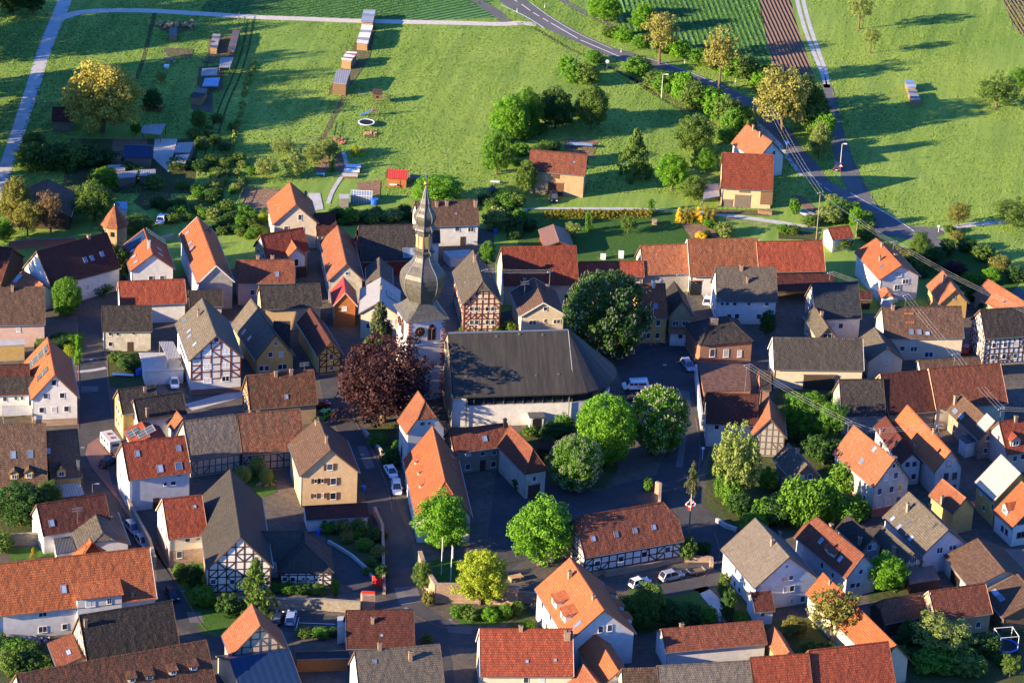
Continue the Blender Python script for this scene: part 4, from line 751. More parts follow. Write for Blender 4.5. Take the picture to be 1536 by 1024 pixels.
wing = H('hipped side wing of the timbered barn with a white half-timbered front and square windows', '13', (272, 162), (320, 233), (135, 390), 3.3, 'charcoal', 'white', 'barn wing', nm='barn_wing', e=(457, 405), k=(0, 1), tb='gs', trail=1.1, tpost=1.5, tz=.5, win=[(137, 430, .9, .9), (180, 432, .9, .9), (224, 434, .9, .9), (285, 432, .5, .6), (308, 432, .5, .6), (357, 436, .5, .6), (380, 436, .5, .6)], gut=False)
H('large cream house with brown shutters and a brown roof above the timbered barn', '12', (372, 478), (440, 662), (265, 812), 6, 'brown', 'cream', e=(605, 790), f=(192, 630), d=(270, 985), win=[(435, 758, 1.1, 1.3), (455, 840, 1.1, 1.4), (453, 923, 1.1, 1.4), (355, 838, .5, .9), (393, 836, .5, .9), (352, 922, .5, .9), (393, 920, .5, .9)], ch=[(415, 620, 1.2, .5), (362, 512, .5, .8)], shut='framebrown')
H('long low shed with a maroon roof and white wall below the cream house with shutters', '13', (645, 3), (290, 15), (305, 98), 2.6, 'maroon', 'white', 'shed', p=28, f=(668, 68), win=[(405, 106, .9, .6)])
H('old house with a mottled brown and red lichen-covered roof above the timber-walled barns', '12', (345, 207), (-50, 235), (-10, 428), 4.4, 'patchy', 'tan', f=(362, 405), ch=[(128, 240, .8, .6), (215, 228, .8, .6)], sk=[(188, 360, .7, .9)], tb='g', gw=[1, 1], e=(-70, 330))
H('barn with dark grey ribbed roof and weathered timber wall, right of the caravan', '02', (1335, 460), (1035, 495), (1085, 715), 3.9, 'greytile', 'oldcream', 'barn', e=(1000, 590), f=(1385, 680), tb='s', tbm='beamgrey', trail=1.5)
H('barn with a worn maroon roof and weathered timber wall, left of the large cream house', '12', (268, 425), (-97, 460), (-57, 690), 3.8, 'patchy', 'grey', 'barn', f=(290, 668), tb='s', tbm='beam', trail=1.5)
H('white house with a clean red pantile roof and four skylights on the inner street bend', '02', (1050, 582), (690, 620), (735, 832), 5.6, 'red', 'white', e=(652, 700), f=(1087, 790), d=(735, 1015), sk=[(781, 683, .9, 1.2), (1017, 653, .9, 1.2), (911, 768, 1.1, 1.5), (1017, 753, 1.3, 1.4)], win=[(1020, 800, 1, .8), (940, 855, .6, .8), (985, 850, 1, .8)], door=[(887, 880, 1.1, 2.1)], gw=[2, 2])
H('narrow yellow house with tall side windows at the street corner beside the parked caravan', '02', (880, 300), (668, 312), (700, 457), 6.2, 'dark', 'yellow', e=(638, 370), d=(690, 600), ch=[(825, 330, .8, .5)], gw=[3, 3, 1])
H('white gabled house with dark roof and brick chimney, right of the narrow yellow house', '02', (1040, 335), (760, 370), (785, 505), 4.8, 'dark', 'white', e=(728, 430), f=(1055, 440), ch=[(838, 470, 1.6, .5)], gw=[1, 1])
H('small house with grey solar panels covering its red roof, near the caravan', '02', (815, 490), (872, 602), (745, 640), 3.8, 'red', 'white', e=(938, 590), f=(690, 580), sol=[(760, 565, 2.6, 2.2), (830, 560, 2.6, 3.6)])
H('small white gable with a sunlit brown-orange slope beside the grey ribbed barn', '02', (1000, 412), (1037, 495), (985, 580), 3.4, 'orange2', 'white', 'outbuilding', e=(1083, 490), f=(948, 505))
H('white gabled house with a steep orange roof carrying solar panels, left of the street', '02', (268, 20), (308, 235), (180, 372), 5.2, 'orange', 'white', e=(457, 378), d=(190, 530), win=[(307, 280, .9, 1.2), (260, 355), (353, 352), (237, 435), (308, 432), (378, 428)], sol=[(218, 135, 2.4, 5.5), (243, 232, 1.6, 3)], ch=[(262, 130, .9, .6)], plinth=('sandstone', 1.4))
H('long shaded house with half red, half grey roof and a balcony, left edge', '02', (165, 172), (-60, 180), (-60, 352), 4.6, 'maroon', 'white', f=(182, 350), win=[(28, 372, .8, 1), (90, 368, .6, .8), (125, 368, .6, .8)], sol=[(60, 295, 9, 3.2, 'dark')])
bl = H('big brown roofed house with two gabled dormers and skylights at the left edge', '02', (255, 510), (-60, 520), (-60, 885), 4, 'brown', 'yellow', f=(285, 855), sk=[(75, 690, 1, 1.4), (173, 685, 1, 1.4)], dorm=[(82, 828, 1.5, 1.3, 'g'), (165, 822, 1.5, 1.3, 'g')])
H('yellow walled brown-roofed house with one gabled dormer above a glass canopy', '02', (435, 543), (262, 555), (285, 832), 4, 'brown', 'yellow', f=(482, 805), sk=[(277, 668, .7, 1.1)], dorm=[(350, 815, 1.6, 1.5, 'g')], ch=[(445, 770, 1.6, .5)], chm='zinc')
H('house with plain brown roof and pink wall at the left edge above a terrace', '01', (250, 683), (-60, 688), (-60, 905), 5, 'brown', 'pink', f=(270, 890), ch=[(70, 705, 1, .5)], win=[(105, 925, .8, 1)])
H('small sunlit orange roof with a glass panel, just below the long dark farmhouse', '01', (127, 592), (262, 678), (155, 745), 3.2, 'orange2', 'white', 'outbuilding', f=(20, 680), sk=[(102, 635, 1.2, 2.2)])
flatbox('flat terrace annex with flower boxes below the pink wall at the left edge', 'annex', '01', [(-20, 985), (140, 980), (143, 1010), (-20, 1020)], 3.4, 'yellow', 'concrete')
H('small dark red shed roof at the far left edge below the barn', '01', (75, 455), (0, 458), (-10, 500), 2.4, 'maroon', 'darkwood', 'shed', f=(145, 498), k=(0, .6), p=30)
# --- church quarter
tw = H('old square watchtower with a steep half-hipped orange-brown roof beside the church', '12', (940, 328), (973, 380), (872, 578), 8.6, 'orange2', 'greywhite', 'tower', nm='watchtower', e=(1095, 548), f=(810, 483), k=(0, .5), win=[(845, 665, .9, 2), (962, 512, .8, .6), (1003, 512, .6, .6), (842, 745, .5, .8)], frame='redstone', p=52, gut=False)
H('long house with brilliant orange roof and slit dormers, below the old watchtower', '12', (1018, 528), (1082, 826), (930, 1062), 5, 'orange', 'white', f=(862, 712), k=(0, .3), dorm=[(918, 735, 1.7, .8, 's'), (935, 795, 1.7, .8, 's'), (945, 868, 1.7, .8, 's'), (968, 975, 1.7, .8, 's')], sk=[(1130, 700, .7, 1.2), (1140, 760, .7, 1.2), (1155, 820, .7, 1.2), (1165, 880, .7, 1.2), (1180, 940, .7, 1.2)], gut=True)
H('stone courtyard building with a brown roof, rear wing under the church wall', '12', (1458, 513), (1085, 548), (1170, 672), 4.7, 'redbrown', 'rubble', 'courtyard building', nm='courtyard_building', f=(1425, 650), sk=[(1317, 598, .9, 1.2)], ch=[(1430, 525, 1.3, .6)], win=[(1222, 685, 1, .8), (1303, 682, .9, .8), (1370, 677, .9, .8), (1220, 757, 1, 1.2), (1365, 742, 1, 1.2)], door=[(1303, 770, 1.1, 2.2)], chm='dark')
H('courtyard building wing with hipped brown roof and dark doorway in its white end', '22', (15, 515), (148, 655), (100, 797), 4.4, 'redbrown', 'oldcream', 'courtyard building', nm='courtyard_building', e=(238, 773), f=(-40, 660), k=(0, 1), d=(105, 940), win=[(157, 825, .7, 1), (20, 710, .7, .9), (55, 745, .7, .9), (60, 850, .7, .9)], door=[(155, 890, 2.4, 2.5)])
H('tiny shed with a red tiled roof in the shady garden under the church wall', '22', (260, 612), (195, 603), (170, 655), 2.0, 'maroon', 'darkwood', 'shed', f=(270, 662), p=30, gut=False)
# --- outlying barns and garden sheds
H('tan rendered field barn with red tiled roof and brown double door', '21', (460, -70), (135, -98), (120, 22), 3.9, 'redbrown', 'tan', 'barn', nm='field_barn', f=(443, 48), d=(122, 152), win=[], sk=[(385, -25, .5, .5)], door=[(278, 115, 3.4, 2.9, 'framebrown'), (280, 55, 1.6, 1, 'framebrown', 1)])
H('cream and wood barn with coarse red tiled roof and grey plank doors', '21', (1518, -66), (1228, -82), (1222, 122), 3.8, 'red', 'cream', 'barn', nm='field_barn', f=(1517, 137), d=(1222, 228), door=[(1342, 190, 3.4, 2.8, 'greywood'), (1255, 215, 2.2, 1.6, 'greywood'), (1355, 138, 2.4, .9, 'greywood', 1), (1478, 175, 2.6, 3.4, 'wood', 1)])
H('house with a sunlit salmon roof and bluish right wall behind the cream and wood barn', '20', (1370, 703), (1502, 808), (1432, 898), 4.6, 'orange2', 'white', e=(1592, 900), f=(1245, 840), ch=[(1402, 742, 1.2, .4), (1440, 780, 1.2, .4)], win=[(1520, 870, .8, 1)])
H('garden shed with a pale pinkish roof on the lawn behind the red barn', '21', (262, 327), (308, 442), (205, 440), 2.1, 'brownmetal', 'redwood', 'shed', nm='garden_shed', f=(182, 365), p=25, gut=False)
H('bright red roofed wooden garden hut beside the spire tip', '11', (880, 22), (762, 12), (757, 62), 2.3, 'redmetal', 'orangewood', 'shed', nm='garden_shed', f=(882, 70), p=28, gut=False, door=[(820, 90, 1.2, 1.7, 'orangewood')])
H('wooden hut with a dark red roof at the foot of the big yellow-green tree', '00', (420, 612), (303, 610), (290, 688), 2.6, 'maroon', 'greywood', 'shed', nm='garden_shed', f=(438, 692), p=32, gut=False)
H('dark blue sheet-roofed shed in the allotments at the upper left', '00', (865, 828), (710, 830), (697, 893), 2.6, 'bluemetal', 'greywood', 'shed', nm='garden_shed', f=(877, 900), p=20, gut=False)
fb = [('rusty white-topped open shed on the allotment left of the gravel yard', '00', [(810, 715), (945, 702), (915, 765), (805, 755)], [2.6, 2.6, 2.2, 2.2], None, 'whitemetal'),
 ('patched white roof of the upper woodshed right of the gravel yard', '00', [(1010, 812), (1105, 808), (1080, 868), (990, 866)], [2.6, 2.6, 2.2, 2.2], 'greywood', 'whitemetal'),
 ('grey roofed woodshed just below the patched white one', '00', [(1000, 882), (1080, 876), (1055, 926), (978, 926)], [2.4, 2.4, 2.1, 2.1], 'wood', 'greymetal'),
 ('pale flat roof low at the left of the dark blue allotment shed', '00', [(612, 938), (715, 936), (712, 968), (612, 970)], 2.2, 'greywood', 'greymetal'),
 ('cream sheet roof in front of the dark blue allotment shed', '00', [(668, 980), (785, 968), (770, 1005), (670, 1015)], 2.2, 'greywood', 'whitemetal'),
 ('glass-grey flat roof beside the cream sheet roof of the allotments', '00', [(792, 965), (885, 962), (885, 998), (790, 1000)], 2.0, 'greywood', 'greymetal'),
 ('small brown flat roof left of the dark blue allotment shed', '00', [(640, 868), (697, 862), (690, 905), (630, 905)], 2.2, 'greywood', 'brownmetal'),
 ('white shelter roof at the top of the scrap row beside the tyre tracks', '00', [(1255, 328), (1330, 325), (1308, 382), (1245, 382)], [2.2, 2.2, 1.8, 1.8], None, 'greymetal'),
 ('crumpled pale shelter roof in the middle of the scrap row', '00', [(1150, 390), (1240, 386), (1235, 428), (1142, 430)], [2, 2, 1.8, 1.8], None, 'whitemetal'),
 ('blue-grey shelter roof low in the scrap row', '00', [(1165, 445), (1252, 440), (1240, 490), (1150, 490)], [1.8, 1.8, 1.6, 1.6], None, 'tarpblue'),
 ('light blue shed roof beside the octagonal turret', '01', [(650, 200), (722, 198), (725, 240), (655, 240)], 2.2, 'white', 'tarpblue'),
 ('small grey block shed with pale flat roof left of the greenhouse', '11', [(490, 155), (548, 155), (545, 180), (488, 182)], 2.2, 'grey', 'concrete')]
for r in fb: flatbox(r[0], 'shed', *r[1:], nm='shelter' if r[4] is None else 'shed')
store, _, _ = flatbox('timber-sided woodshed with a wide grey metal roof in the meadow', 'wood store', '10', [(478, 393), (555, 400), (528, 478), (450, 470)], [3.2, 3.2, 2.9, 2.9], 'wood', 'greymetal', nm='wood_store')
# garages below the half-timbered house
rt, cc, pl = flatbox('white double garage block with a roof terrace beside the half-timbered house', 'garage', '02', [(790, 108), (1000, 108), (1048, 205), (822, 218)], 3.0, 'white', 'concrete', nm='garage_block')
flatbox('grey awning roof over the terrace beside the half-timbered house', 'awning', '02', [(905, 45), (985, 45), (1030, 135), (955, 145)], [5.2, 5.2, 5, 5], None, 'greymetal')
def onwall(tl, p, zc, w, h, mat, name, root, depth=.08):
    P3 = gp(*Q(tl, p), zc); m = MB().box(-w/2, -depth, -h/2, w/2, depth, h/2).build(name, mat, root); m.location = (P3[0]-root.location.x, P3[1]-root.location.y, zc-root.location.z); return m
for X, Y in ((865, 242), (948, 236)): onwall('02', (X, Y), 1.25, 2.5, 2.1, 'maroon', 'garage_door', rt, .35)
onwall('02', (1012, 232), 1.25, 1.2, 2.1, 'maroon', 'side_door', rt, .35)
can, _, _ = flatbox('translucent white glass canopy in front of the yellow walled house', 'canopy', '02', [(300, 860), (455, 845), (480, 915), (330, 935)], [3.1, 3.1, 2.5, 2.5], None, 'whitemetal', nm='glass_canopy')
flatbox('balcony of pale boards on the shaded house at the left edge', 'balcony', '02', [(10, 408), (180, 408), (185, 460), (15, 462)], 2.8, None, 'concrete', nm='balcony')
flatbox('small flat white balcony block left of the dark low roof in the lower centre', 'annex', '13', [(478, 645), (525, 640), (528, 705), (478, 712)], 3.2, 'white', 'concrete')
flatbox('raised concrete terrace with railings in front of the white house behind the spire', 'terrace', '11', [(1078, 480), (1230, 470), (1280, 500), (1120, 520)], 2.2, 'greywhite', 'concrete', nm='terrace')
flatbox('open-sided lean-to with a grey roof left of the cream and wood barn', 'lean-to', '21', [(1130, 105), (1205, 95), (1212, 168), (1115, 185)], [3, 3, 2.5, 2.5], None, 'greymetal')

# cross gable block of the wide modern house
def cross_block():
    R = hw_; root = R['root']; 
    def lp(px, z):
        P = gp(*Q('03', px), z); dx, dy = P[0]-R['ctr'][0], P[1]-R['ctr'][1]; a = R['ang']; return (dx*math.cos(a)+dy*math.sin(a), -dx*math.sin(a)+dy*math.cos(a))
    zt_ = 6.9; x0 = lp((412, 478), zt_)[0]; x1 = lp((665, 450), zt_)[0]; yf = lp((540, 465), zt_)[1]; s = 1 if yf > 0 else -1; x0, x1 = min(x0, x1), max(x0, x1); yf = s*(R['wy']+.5)
    m = MB(); m.box(x0, min(s*1.0, yf), 0, x1, max(s*1.0, yf), zt_); b = m.build('cross_wing', 'white', root)
    sl = (R['hr']-R['he'])/R['hw']; zb_ = zt_+1.15; yb = s*max(.3, (R['hr']-zb_)/sl*.95)
    z1 = zt_-.12; yo = yf+s*.35
    r = MB(); r.hexa([(x0-.3, yo, z1), (x1+.3, yo, z1), (x1+.3, yb, zb_), (x0-.3, yb, zb_)], [(x0-.3, yo, z1+.16), (x1+.3, yo, z1+.16), (x1+.3, yb, zb_+.16), (x0-.3, yb, zb_+.16)]); r.build('wing_roof', 'orange', b)
    n = np.array([0.0, s])
    for fx, z, w, h, p in ((.3, 5.7, 1.6, 1.2, 'shutter'), (.72, 5.8, .8, 1.1, 'glass'), (.6, 3.0, 1.8, 1.2, 'shutter'), (.2, 3.0, .9, 1.1, 'glass')):
        xx = x0+(x1-x0)*(fx if s < 0 else 1-fx); add_window(root, (xx, yf+s*.02, z), n, w, h, 'frame', p)
cross_block()
# ================================================================== ground, fields, roads
def patch(name, mat, z, pts, t=None, thick=0, kind=True):
    P3 = [gp(*(Q(t, p) if t else p), z) for p in pts]; cx, cy = np.mean([p[:2] for p in P3], 0)
    pl = [(p[0]-cx, p[1]-cy) for p in P3]
    ar = sum(pl[i][0]*pl[(i+1) % len(pl)][1]-pl[(i+1) % len(pl)][0]*pl[i][1] for i in range(len(pl)))
    if ar < 0: pl = pl[::-1]
    m = MB()
    if thick: m.prism(pl, z-thick, z)
    else: m.add([(x, y, z) for x, y in pl], [tuple(range(len(pl)))])
    o = m.build(name, mat); o.location = (cx, cy, 0); uvbox(o.data) if False else None
    if kind: struct(o)
    return o
def smooth(pts, n=6):
    pts = [np.array(p, float) for p in pts]; out = []
    for i in range(len(pts)-1):
        p0 = pts[max(0, i-1)]; p1 = pts[i]; p2 = pts[i+1]; p3 = pts[min(len(pts)-1, i+2)]
        for j in range(n):
            q = j/n; out.append(.5*((2*p1)+(-p0+p2)*q+(2*p0-5*p1+4*p2-p3)*q*q+(-p0+3*p1-3*p2+p3)*q**3))
    out.append(pts[-1]); return out
def strip(name, mat, z, pts, w, t=None, kind=True):
    g = smooth([gp(*(Q(t, p) if t else p), z)[:2] for p in pts]); n = len(g); vs = []
    for i in range(n):
        d = g[min(n-1, i+1)]-g[max(0, i-1)]; d = d/np.linalg.norm(d); q = np.array([-d[1], d[0]]); ww = w if not isinstance(w, tuple) else w[0]+(w[1]-w[0])*i/(n-1)
        vs += [(*(g[i]-q*ww/2), z), (*(g[i]+q*ww/2), z)]
    o = MB().add(vs, [(2*i, 2*i+2, 2*i+3, 2*i+1) for i in range(n-1)]).build(name, mat)
    if kind: struct(o)
    return o, g
def both(t1, l1, l2, t2):  # edge lists in two tiles
    return [Q(t1, p) for p in l1]+[Q(t2, p) for p in l2]
g_ = MB(); g_.add([(-1500, -700, 0), (1500, -700, 0), (1500, 2500, 0), (-1500, 2500, 0)], [(0, 1, 2, 3)]); struct(g_.build('ground', 'meadow'))
patch('crop_field', 'crop', .012, [(345, -60), (830, -60), (735, 4), (752, 26), (640, 31), (520, 30), (395, 26), (300, 18)])
patch('crop_field', 'crop2', .012, [(938, -60), (1128, -60), (1144, 25), (1152, 70), (1160, 112), (1120, 110), (1060, 92), (1000, 76), (935, 62), (925, 30)])
patch('ploughed_field', 'plough', .012, [(1136, -40), (1182, -30), (1190, 20), (1206, 70), (1222, 118), (1180, 112), (1160, 102), (1150, 60), (1141, 20)])
patch('ploughed_field', 'plough', .012, [(1492, -30), (1620, -30), (1620, 130), (1560, 80), (1520, 40)])
patch('field', 'meadow2', .008, [(1262, 150), (1250, 90), (1300, 60), (1560, 120), (1640, 330), (1500, 322), (1415, 338), (1360, 336), (1300, 305), (1270, 240)])
patch('field', 'meadow2', .008, [(560, 45), (780, 42), (850, 72), (835, 110), (760, 150), (725, 200), (715, 262), (620, 262), (640, 200), (600, 170), (565, 150), (520, 140)])
patch('village_ground', 'yard', .016, [(-200, 470), (0, 468), (60, 470), (120, 440), (150, 400), (240, 420), (370, 400), (420, 345), (560, 360), (600, 330), (740, 345), (745, 470), (880, 440), (960, 440), (1240, 430), (1290, 470), (1380, 470), (1450, 440), (1536, 520), (1900, 640), (1900, 1300), (-400, 1300)])
def both_(a, b): return a+b
# country road: edges traced, ground plane
rE = [Q('20', p) for p in [(60, -30), (270, 105), (420, 190), (600, 270), (870, 345), (1050, 408), (1250, 490), (1400, 570)]]+[Q('30', p) for p in [(70, 650), (190, 740), (260, 850), (340, 930)]]+[Q('31', p) for p in [(370, 30), (420, 90), (490, 128), (560, 160), (640, 205), (780, 285), (860, 335), (960, 360)]]
rW = [Q('20', p) for p in [(-90, -30), (0, 35), (190, 150), (400, 240), (560, 312), (680, 350), (820, 380), (960, 415), (1100, 475), (1250, 545), (1400, 640)]]+[Q('30', p) for p in [(50, 730), (130, 810), (190, 900), (250, 980)]]+[Q('31', p) for p in [(225, 20), (340, 110), (480, 200), (600, 295), (680, 370), (790, 400), (960, 420)]]
patch('country_road', 'road', .03, rE+rW[::-1])
strip('country_road', 'road', .028, [Q('31', p) for p in [(840, 365), (960, 410), (1080, 470), (1180, 540), (1290, 610), (1410, 680), (1560, 770), (1800, 900)]], 4.2)
patch('road_junction', 'road', .034, [Q('31', p) for p in [(590, 330), (680, 362), (800, 340), (860, 336), (1060, 348), (1060, 385), (960, 420), (850, 410), (690, 385), (640, 370)]])
strip('side_lane', 'pathgrey', .036, [Q('31', p) for p in [(1050, 362), (1180, 335), (1300, 322), (1420, 310)]], 2.0)
strip('footpath', 'pathgrey', .024, [Q('20', p) for p in [(1180, 560), (1300, 610), (1400, 690), (1517, 790)]]+[Q('30', p) for p in [(150, 850), (210, 930), (270, 1000)]], 2.0)
strip('field_road', 'pathgrey', .026, [Q('30', p) for p in [(215, -60), (240, 60), (275, 180), (325, 310), (370, 420), (392, 500)]], 1.0)
strip('field_road', 'pathgrey', .026, [Q('30', p) for p in [(250, -60), (275, 60), (310, 180), (355, 310), (392, 420), (402, 500)]], 1.0)
strip('field_road', 'road', .026, [Q('30', p) for p in [(396, 480), (412, 560), (430, 680), (462, 800), (500, 920), (550, 1040)]]+[Q('31', p) for p in [(590, 170), (640, 250)]], (2.4, 5.5))
strip('field_road', 'pathgrey', .026, [Q('00', p) for p in [(400, -60), (365, 10), (335, 90), (290, 190), (240, 320), (195, 470), (145, 620), (90, 790), (40, 930), (0, 1040), (-60, 1200)]], (3.4, 2.9))
strip('gravel_track', 'gravel', .03, [Q('00', p) for p in [(300, 120), (370, 96), (450, 72), (600, 60), (850, 62), (1100, 76), (1300, 88), (1517, 100)]]+[Q('10', p) for p in [(300, 108), (600, 120), (900, 126), (1200, 132), (1400, 138)]]+[Q('20', p) for p in [(80, 132), (170, 140)]], 2.6)
strip('cycle_path', 'road', .026, [Q('10', p) for p in [(1200, -60), (1300, 20), (1390, 80), (1440, 125)]], 3.0)
strip('cycle_path', 'road', .026, [Q('20', p) for p in [(250, -50), (350, 20), (450, 75), (560, 130), (700, 190)]], 2.0)
strip('garden_lane', 'pathgrey', .03, [Q('21', p) for p in [(20, 250), (200, 242), (420, 240), (700, 242), (900, 252), (1100, 262), (1250, 275), (1400, 295), (1560, 318)]]+[Q('31', p) for p in [(200, 330), (330, 350)]], 1.7)
strip('mown_path', 'track', .02, [Q('10', p) for p in [(520, 530), (490, 600), (450, 680), (410, 760), (370, 820)]], 1.2)
strip('tyre_track', 'garden', .02, [Q('00', p) for p in [(1410, 110), (1385, 250), (1330, 420), (1260, 580), (1200, 750), (1160, 900), (1130, 1000)]], .5)
strip('tyre_track', 'garden', .02, [Q('00', p) for p in [(1440, 115), (1420, 250), (1370, 420), (1300, 580), (1245, 750), (1200, 900), (1165, 1000)]], .5)
strip('boundary_strip', 'garden', .018, [Q('00', p) for p in [(880, 75), (850, 200), (820, 320), (775, 450)]], 1.0)
strip('ditch', 'garden', .018, [Q('20', p) for p in [(160, 160), (330, 260), (500, 345), (640, 410), (760, 480), (880, 560), (1010, 630)]], 1.1)
strip('verge_path', 'track', .018, [Q('20', p) for p in [(700, 430), (850, 520), (1000, 600), (1130, 680), (1230, 750)]], 1.6)
# markings
def dash(pts, t, w=.14, z=.042): strip('road_marking', 'paint', z, pts, w, t)
for p, q in [((35, -5), (60, 10)), ((85, 25), (135, 62)), ((150, 72), (186, 94)), ((205, 104), (238, 124)), ((252, 132), (405, 220)), ((420, 228), (640, 322))]: dash([p, q], '20', .22)
for p, q in [((268, 12), (320, 64)), ((335, 78), (366, 104)), ((380, 116), (420, 142)), ((434, 154), (478, 182))]: dash([p, q], '31')
dash([(530, 150), (640, 212), (780, 292), (890, 366)], '31', .2); dash([(-30, 30), (100, 90), (210, 158)], '20', .2); dash([(130, 12), (270, 112), (420, 198), (600, 278)], '20', .15); dash([(720, 312), (870, 352), (1050, 415), (1240, 495)], '20', .15)
# village streets
patch('street', 'asphalt', .03, [Q('02', p) for p in [(440, -100), (570, -100), (600, 200), (615, 350), (650, 450), (650, 590), (560, 620), (490, 655), (520, 740), (600, 840), (680, 940), (740, 1030)]]+[Q('03', p) for p in [(800, 130), (860, 250), (960, 380), (1000, 460), (1080, 600), (1150, 700), (1290, 780), (1320, 1024), (1210, 1024), (1190, 780), (1000, 700), (900, 500), (880, 250), (740, 250), (640, 60), (600, -30)]]+[Q('02', p) for p in [(480, 900), (440, 540)]])
strip('street', 'asphalt', .032, [Q('12', p) for p in [(430, 240), (480, 420), (560, 560), (640, 700), (700, 850), (740, 1000)]]+[Q('13', p) for p in [(800, 200), (830, 400), (870, 560), (950, 700), (1000, 860), (1020, 1060)]], (4.0, 7.5))
strip('street', 'asphalt', .034, [Q('13', p) for p in [(940, 640), (1150, 760), (1400, 760), (1600, 740)]], 6.0)
strip('street', 'asphalt', .036, [Q('22', p) for p in [(980, 60), (960, 200), (1000, 350), (1060, 500), (1040, 650), (970, 800), (960, 950)]]+[Q('23', p) for p in [(1010, 80), (1120, 180), (1180, 300), (1100, 420), (940, 500), (820, 600)]], 7.5)
strip('street', 'asphalt', .038, [Q('22', p) for p in [(1010, 700), (1050, 900)]]+[Q('23', p) for p in [(1250, 150), (1420, 200)]]+[Q('33', p) for p in [(160, 160), (620, 60), (690, -60)]], 4)
patch('church_square', 'asphalt', .026, [Q('22', p) for p in [(600, 120), (780, 60), (1080, 100), (1080, 420), (700, 420)]])
patch('courtyard', 'asphalt', .026, [Q('22', p) for p in [(-60, 780), (60, 780), (240, 760), (500, 900), (860, 800), (880, 960), (520, 1040), (380, 1090), (-60, 1400), (-120, 1250)]])
patch('courtyard', 'cobble', .024, [Q('23', p) for p in [(-30, 230), (350, 100), (400, 330), (100, 420), (-60, 420)]])
patch('courtyard', 'asphalt', .028, [Q('13', p) for p in [(400, 160), (560, 300), (690, 420), (740, 500), (640, 520), (450, 480), (440, 380)]])
patch('parking_bay', 'asphalt', .03, [Q('13', p) for p in [(120, 640), (250, 640), (480, 640), (475, 730), (240, 740), (110, 720)]])
strip('parking_line', 'paint', .042, [Q('13', p) for p in [(260, 650), (240, 725)]], .12); strip('parking_line', 'paint', .042, [Q('13', p) for p in [(260, 680), (465, 688)]], .12)
patch('paved_walk', 'redpave', .14, [Q('02', p) for p in [(560, 590), (600, 640), (660, 720), (660, 860), (720, 960), (770, 1080), (740, 1060), (680, 960), (600, 860), (520, 760), (486, 680), (500, 630)]], thick=.12)
patch('parking_bay', 'asphalt', .15, [Q('02', p) for p in [(590, 690), (660, 690), (665, 860), (640, 860)]])
strip('yard_lane', 'concrete', .036, [Q('02', p) for p in [(1070, 420), (1200, 385), (1390, 330)]]+[Q('12', p) for p in [(60, 260)]], 3.0)
strip('yard_lane', 'pathgrey', .036, [Q('23', p) for p in [(1100, 480), (1180, 560), (1250, 670)]], 2.6)
strip('pavement', 'concrete', .05, [Q('02', p) for p in [(440, 218), (520, 210), (605, 195)]], 1.0)
for t_, pts_, w_ in [('12', [(470, 240), (560, 460), (640, 600), (720, 760), (770, 900), (790, 1010)], .2), ('22', [(1075, 480), (1100, 650), (1090, 800)], .25), ('23', [(1180, 160), (1210, 300), (1120, 420)], .25), ('02', [(600, -60), (612, 200), (628, 380), (640, 480)], .2), ('02', [(440, -60), (448, 300), (446, 540)], .25), ('03', [(900, 250), (990, 420), (1080, 580), (1170, 720), (1290, 775)], .25), ('13', [(920, 640), (1060, 700), (1200, 715), (1380, 705), (1500, 650)], .25), ('22', [(780, 110), (900, 84), (1080, 84)], .3)]: strip('kerb', 'redpave', .1, [Q(t_, p) for p in pts_], w_*.8)
for t_, pts_ in [('13', [(800, 480), (930, 470), (960, 560), (830, 580)]), ('22', [(960, 320), (1040, 330), (1050, 420), (975, 400)]), ('22', [(1000, 560), (1030, 560), (1000, 760), (960, 760)]), ('13', [(1100, 700), (1250, 705), (1240, 745), (1110, 735)]), ('02', [(460, 300), (560, 300), (560, 330), (460, 335)]), ('12', [(590, 640), (640, 640), (690, 760), (640, 770)]), ('03', [(1060, 620), (1140, 620), (1160, 680), (1080, 680)])]: patch('asphalt_repair', 'road', .056, pts_, t_)
for t_, p_ in [('13', (1125, 665)), ('13', (870, 600)), ('22', (1000, 500)), ('02', (520, 150)), ('02', (470, 650)), ('03', (1040, 500)), ('23', (1130, 300)), ('12', (620, 690)), ('22', (900, 180))]:
    g = gp(*Q(t_, p_)); o = MB().lathe([(.42, .06), (.01, .06)], 14).build('manhole_cover', 'zinc'); o.location = (g[0], g[1], 0); tag(o, 'round metal manhole cover in the village street', 'manhole cover', 'manhole covers in the streets')
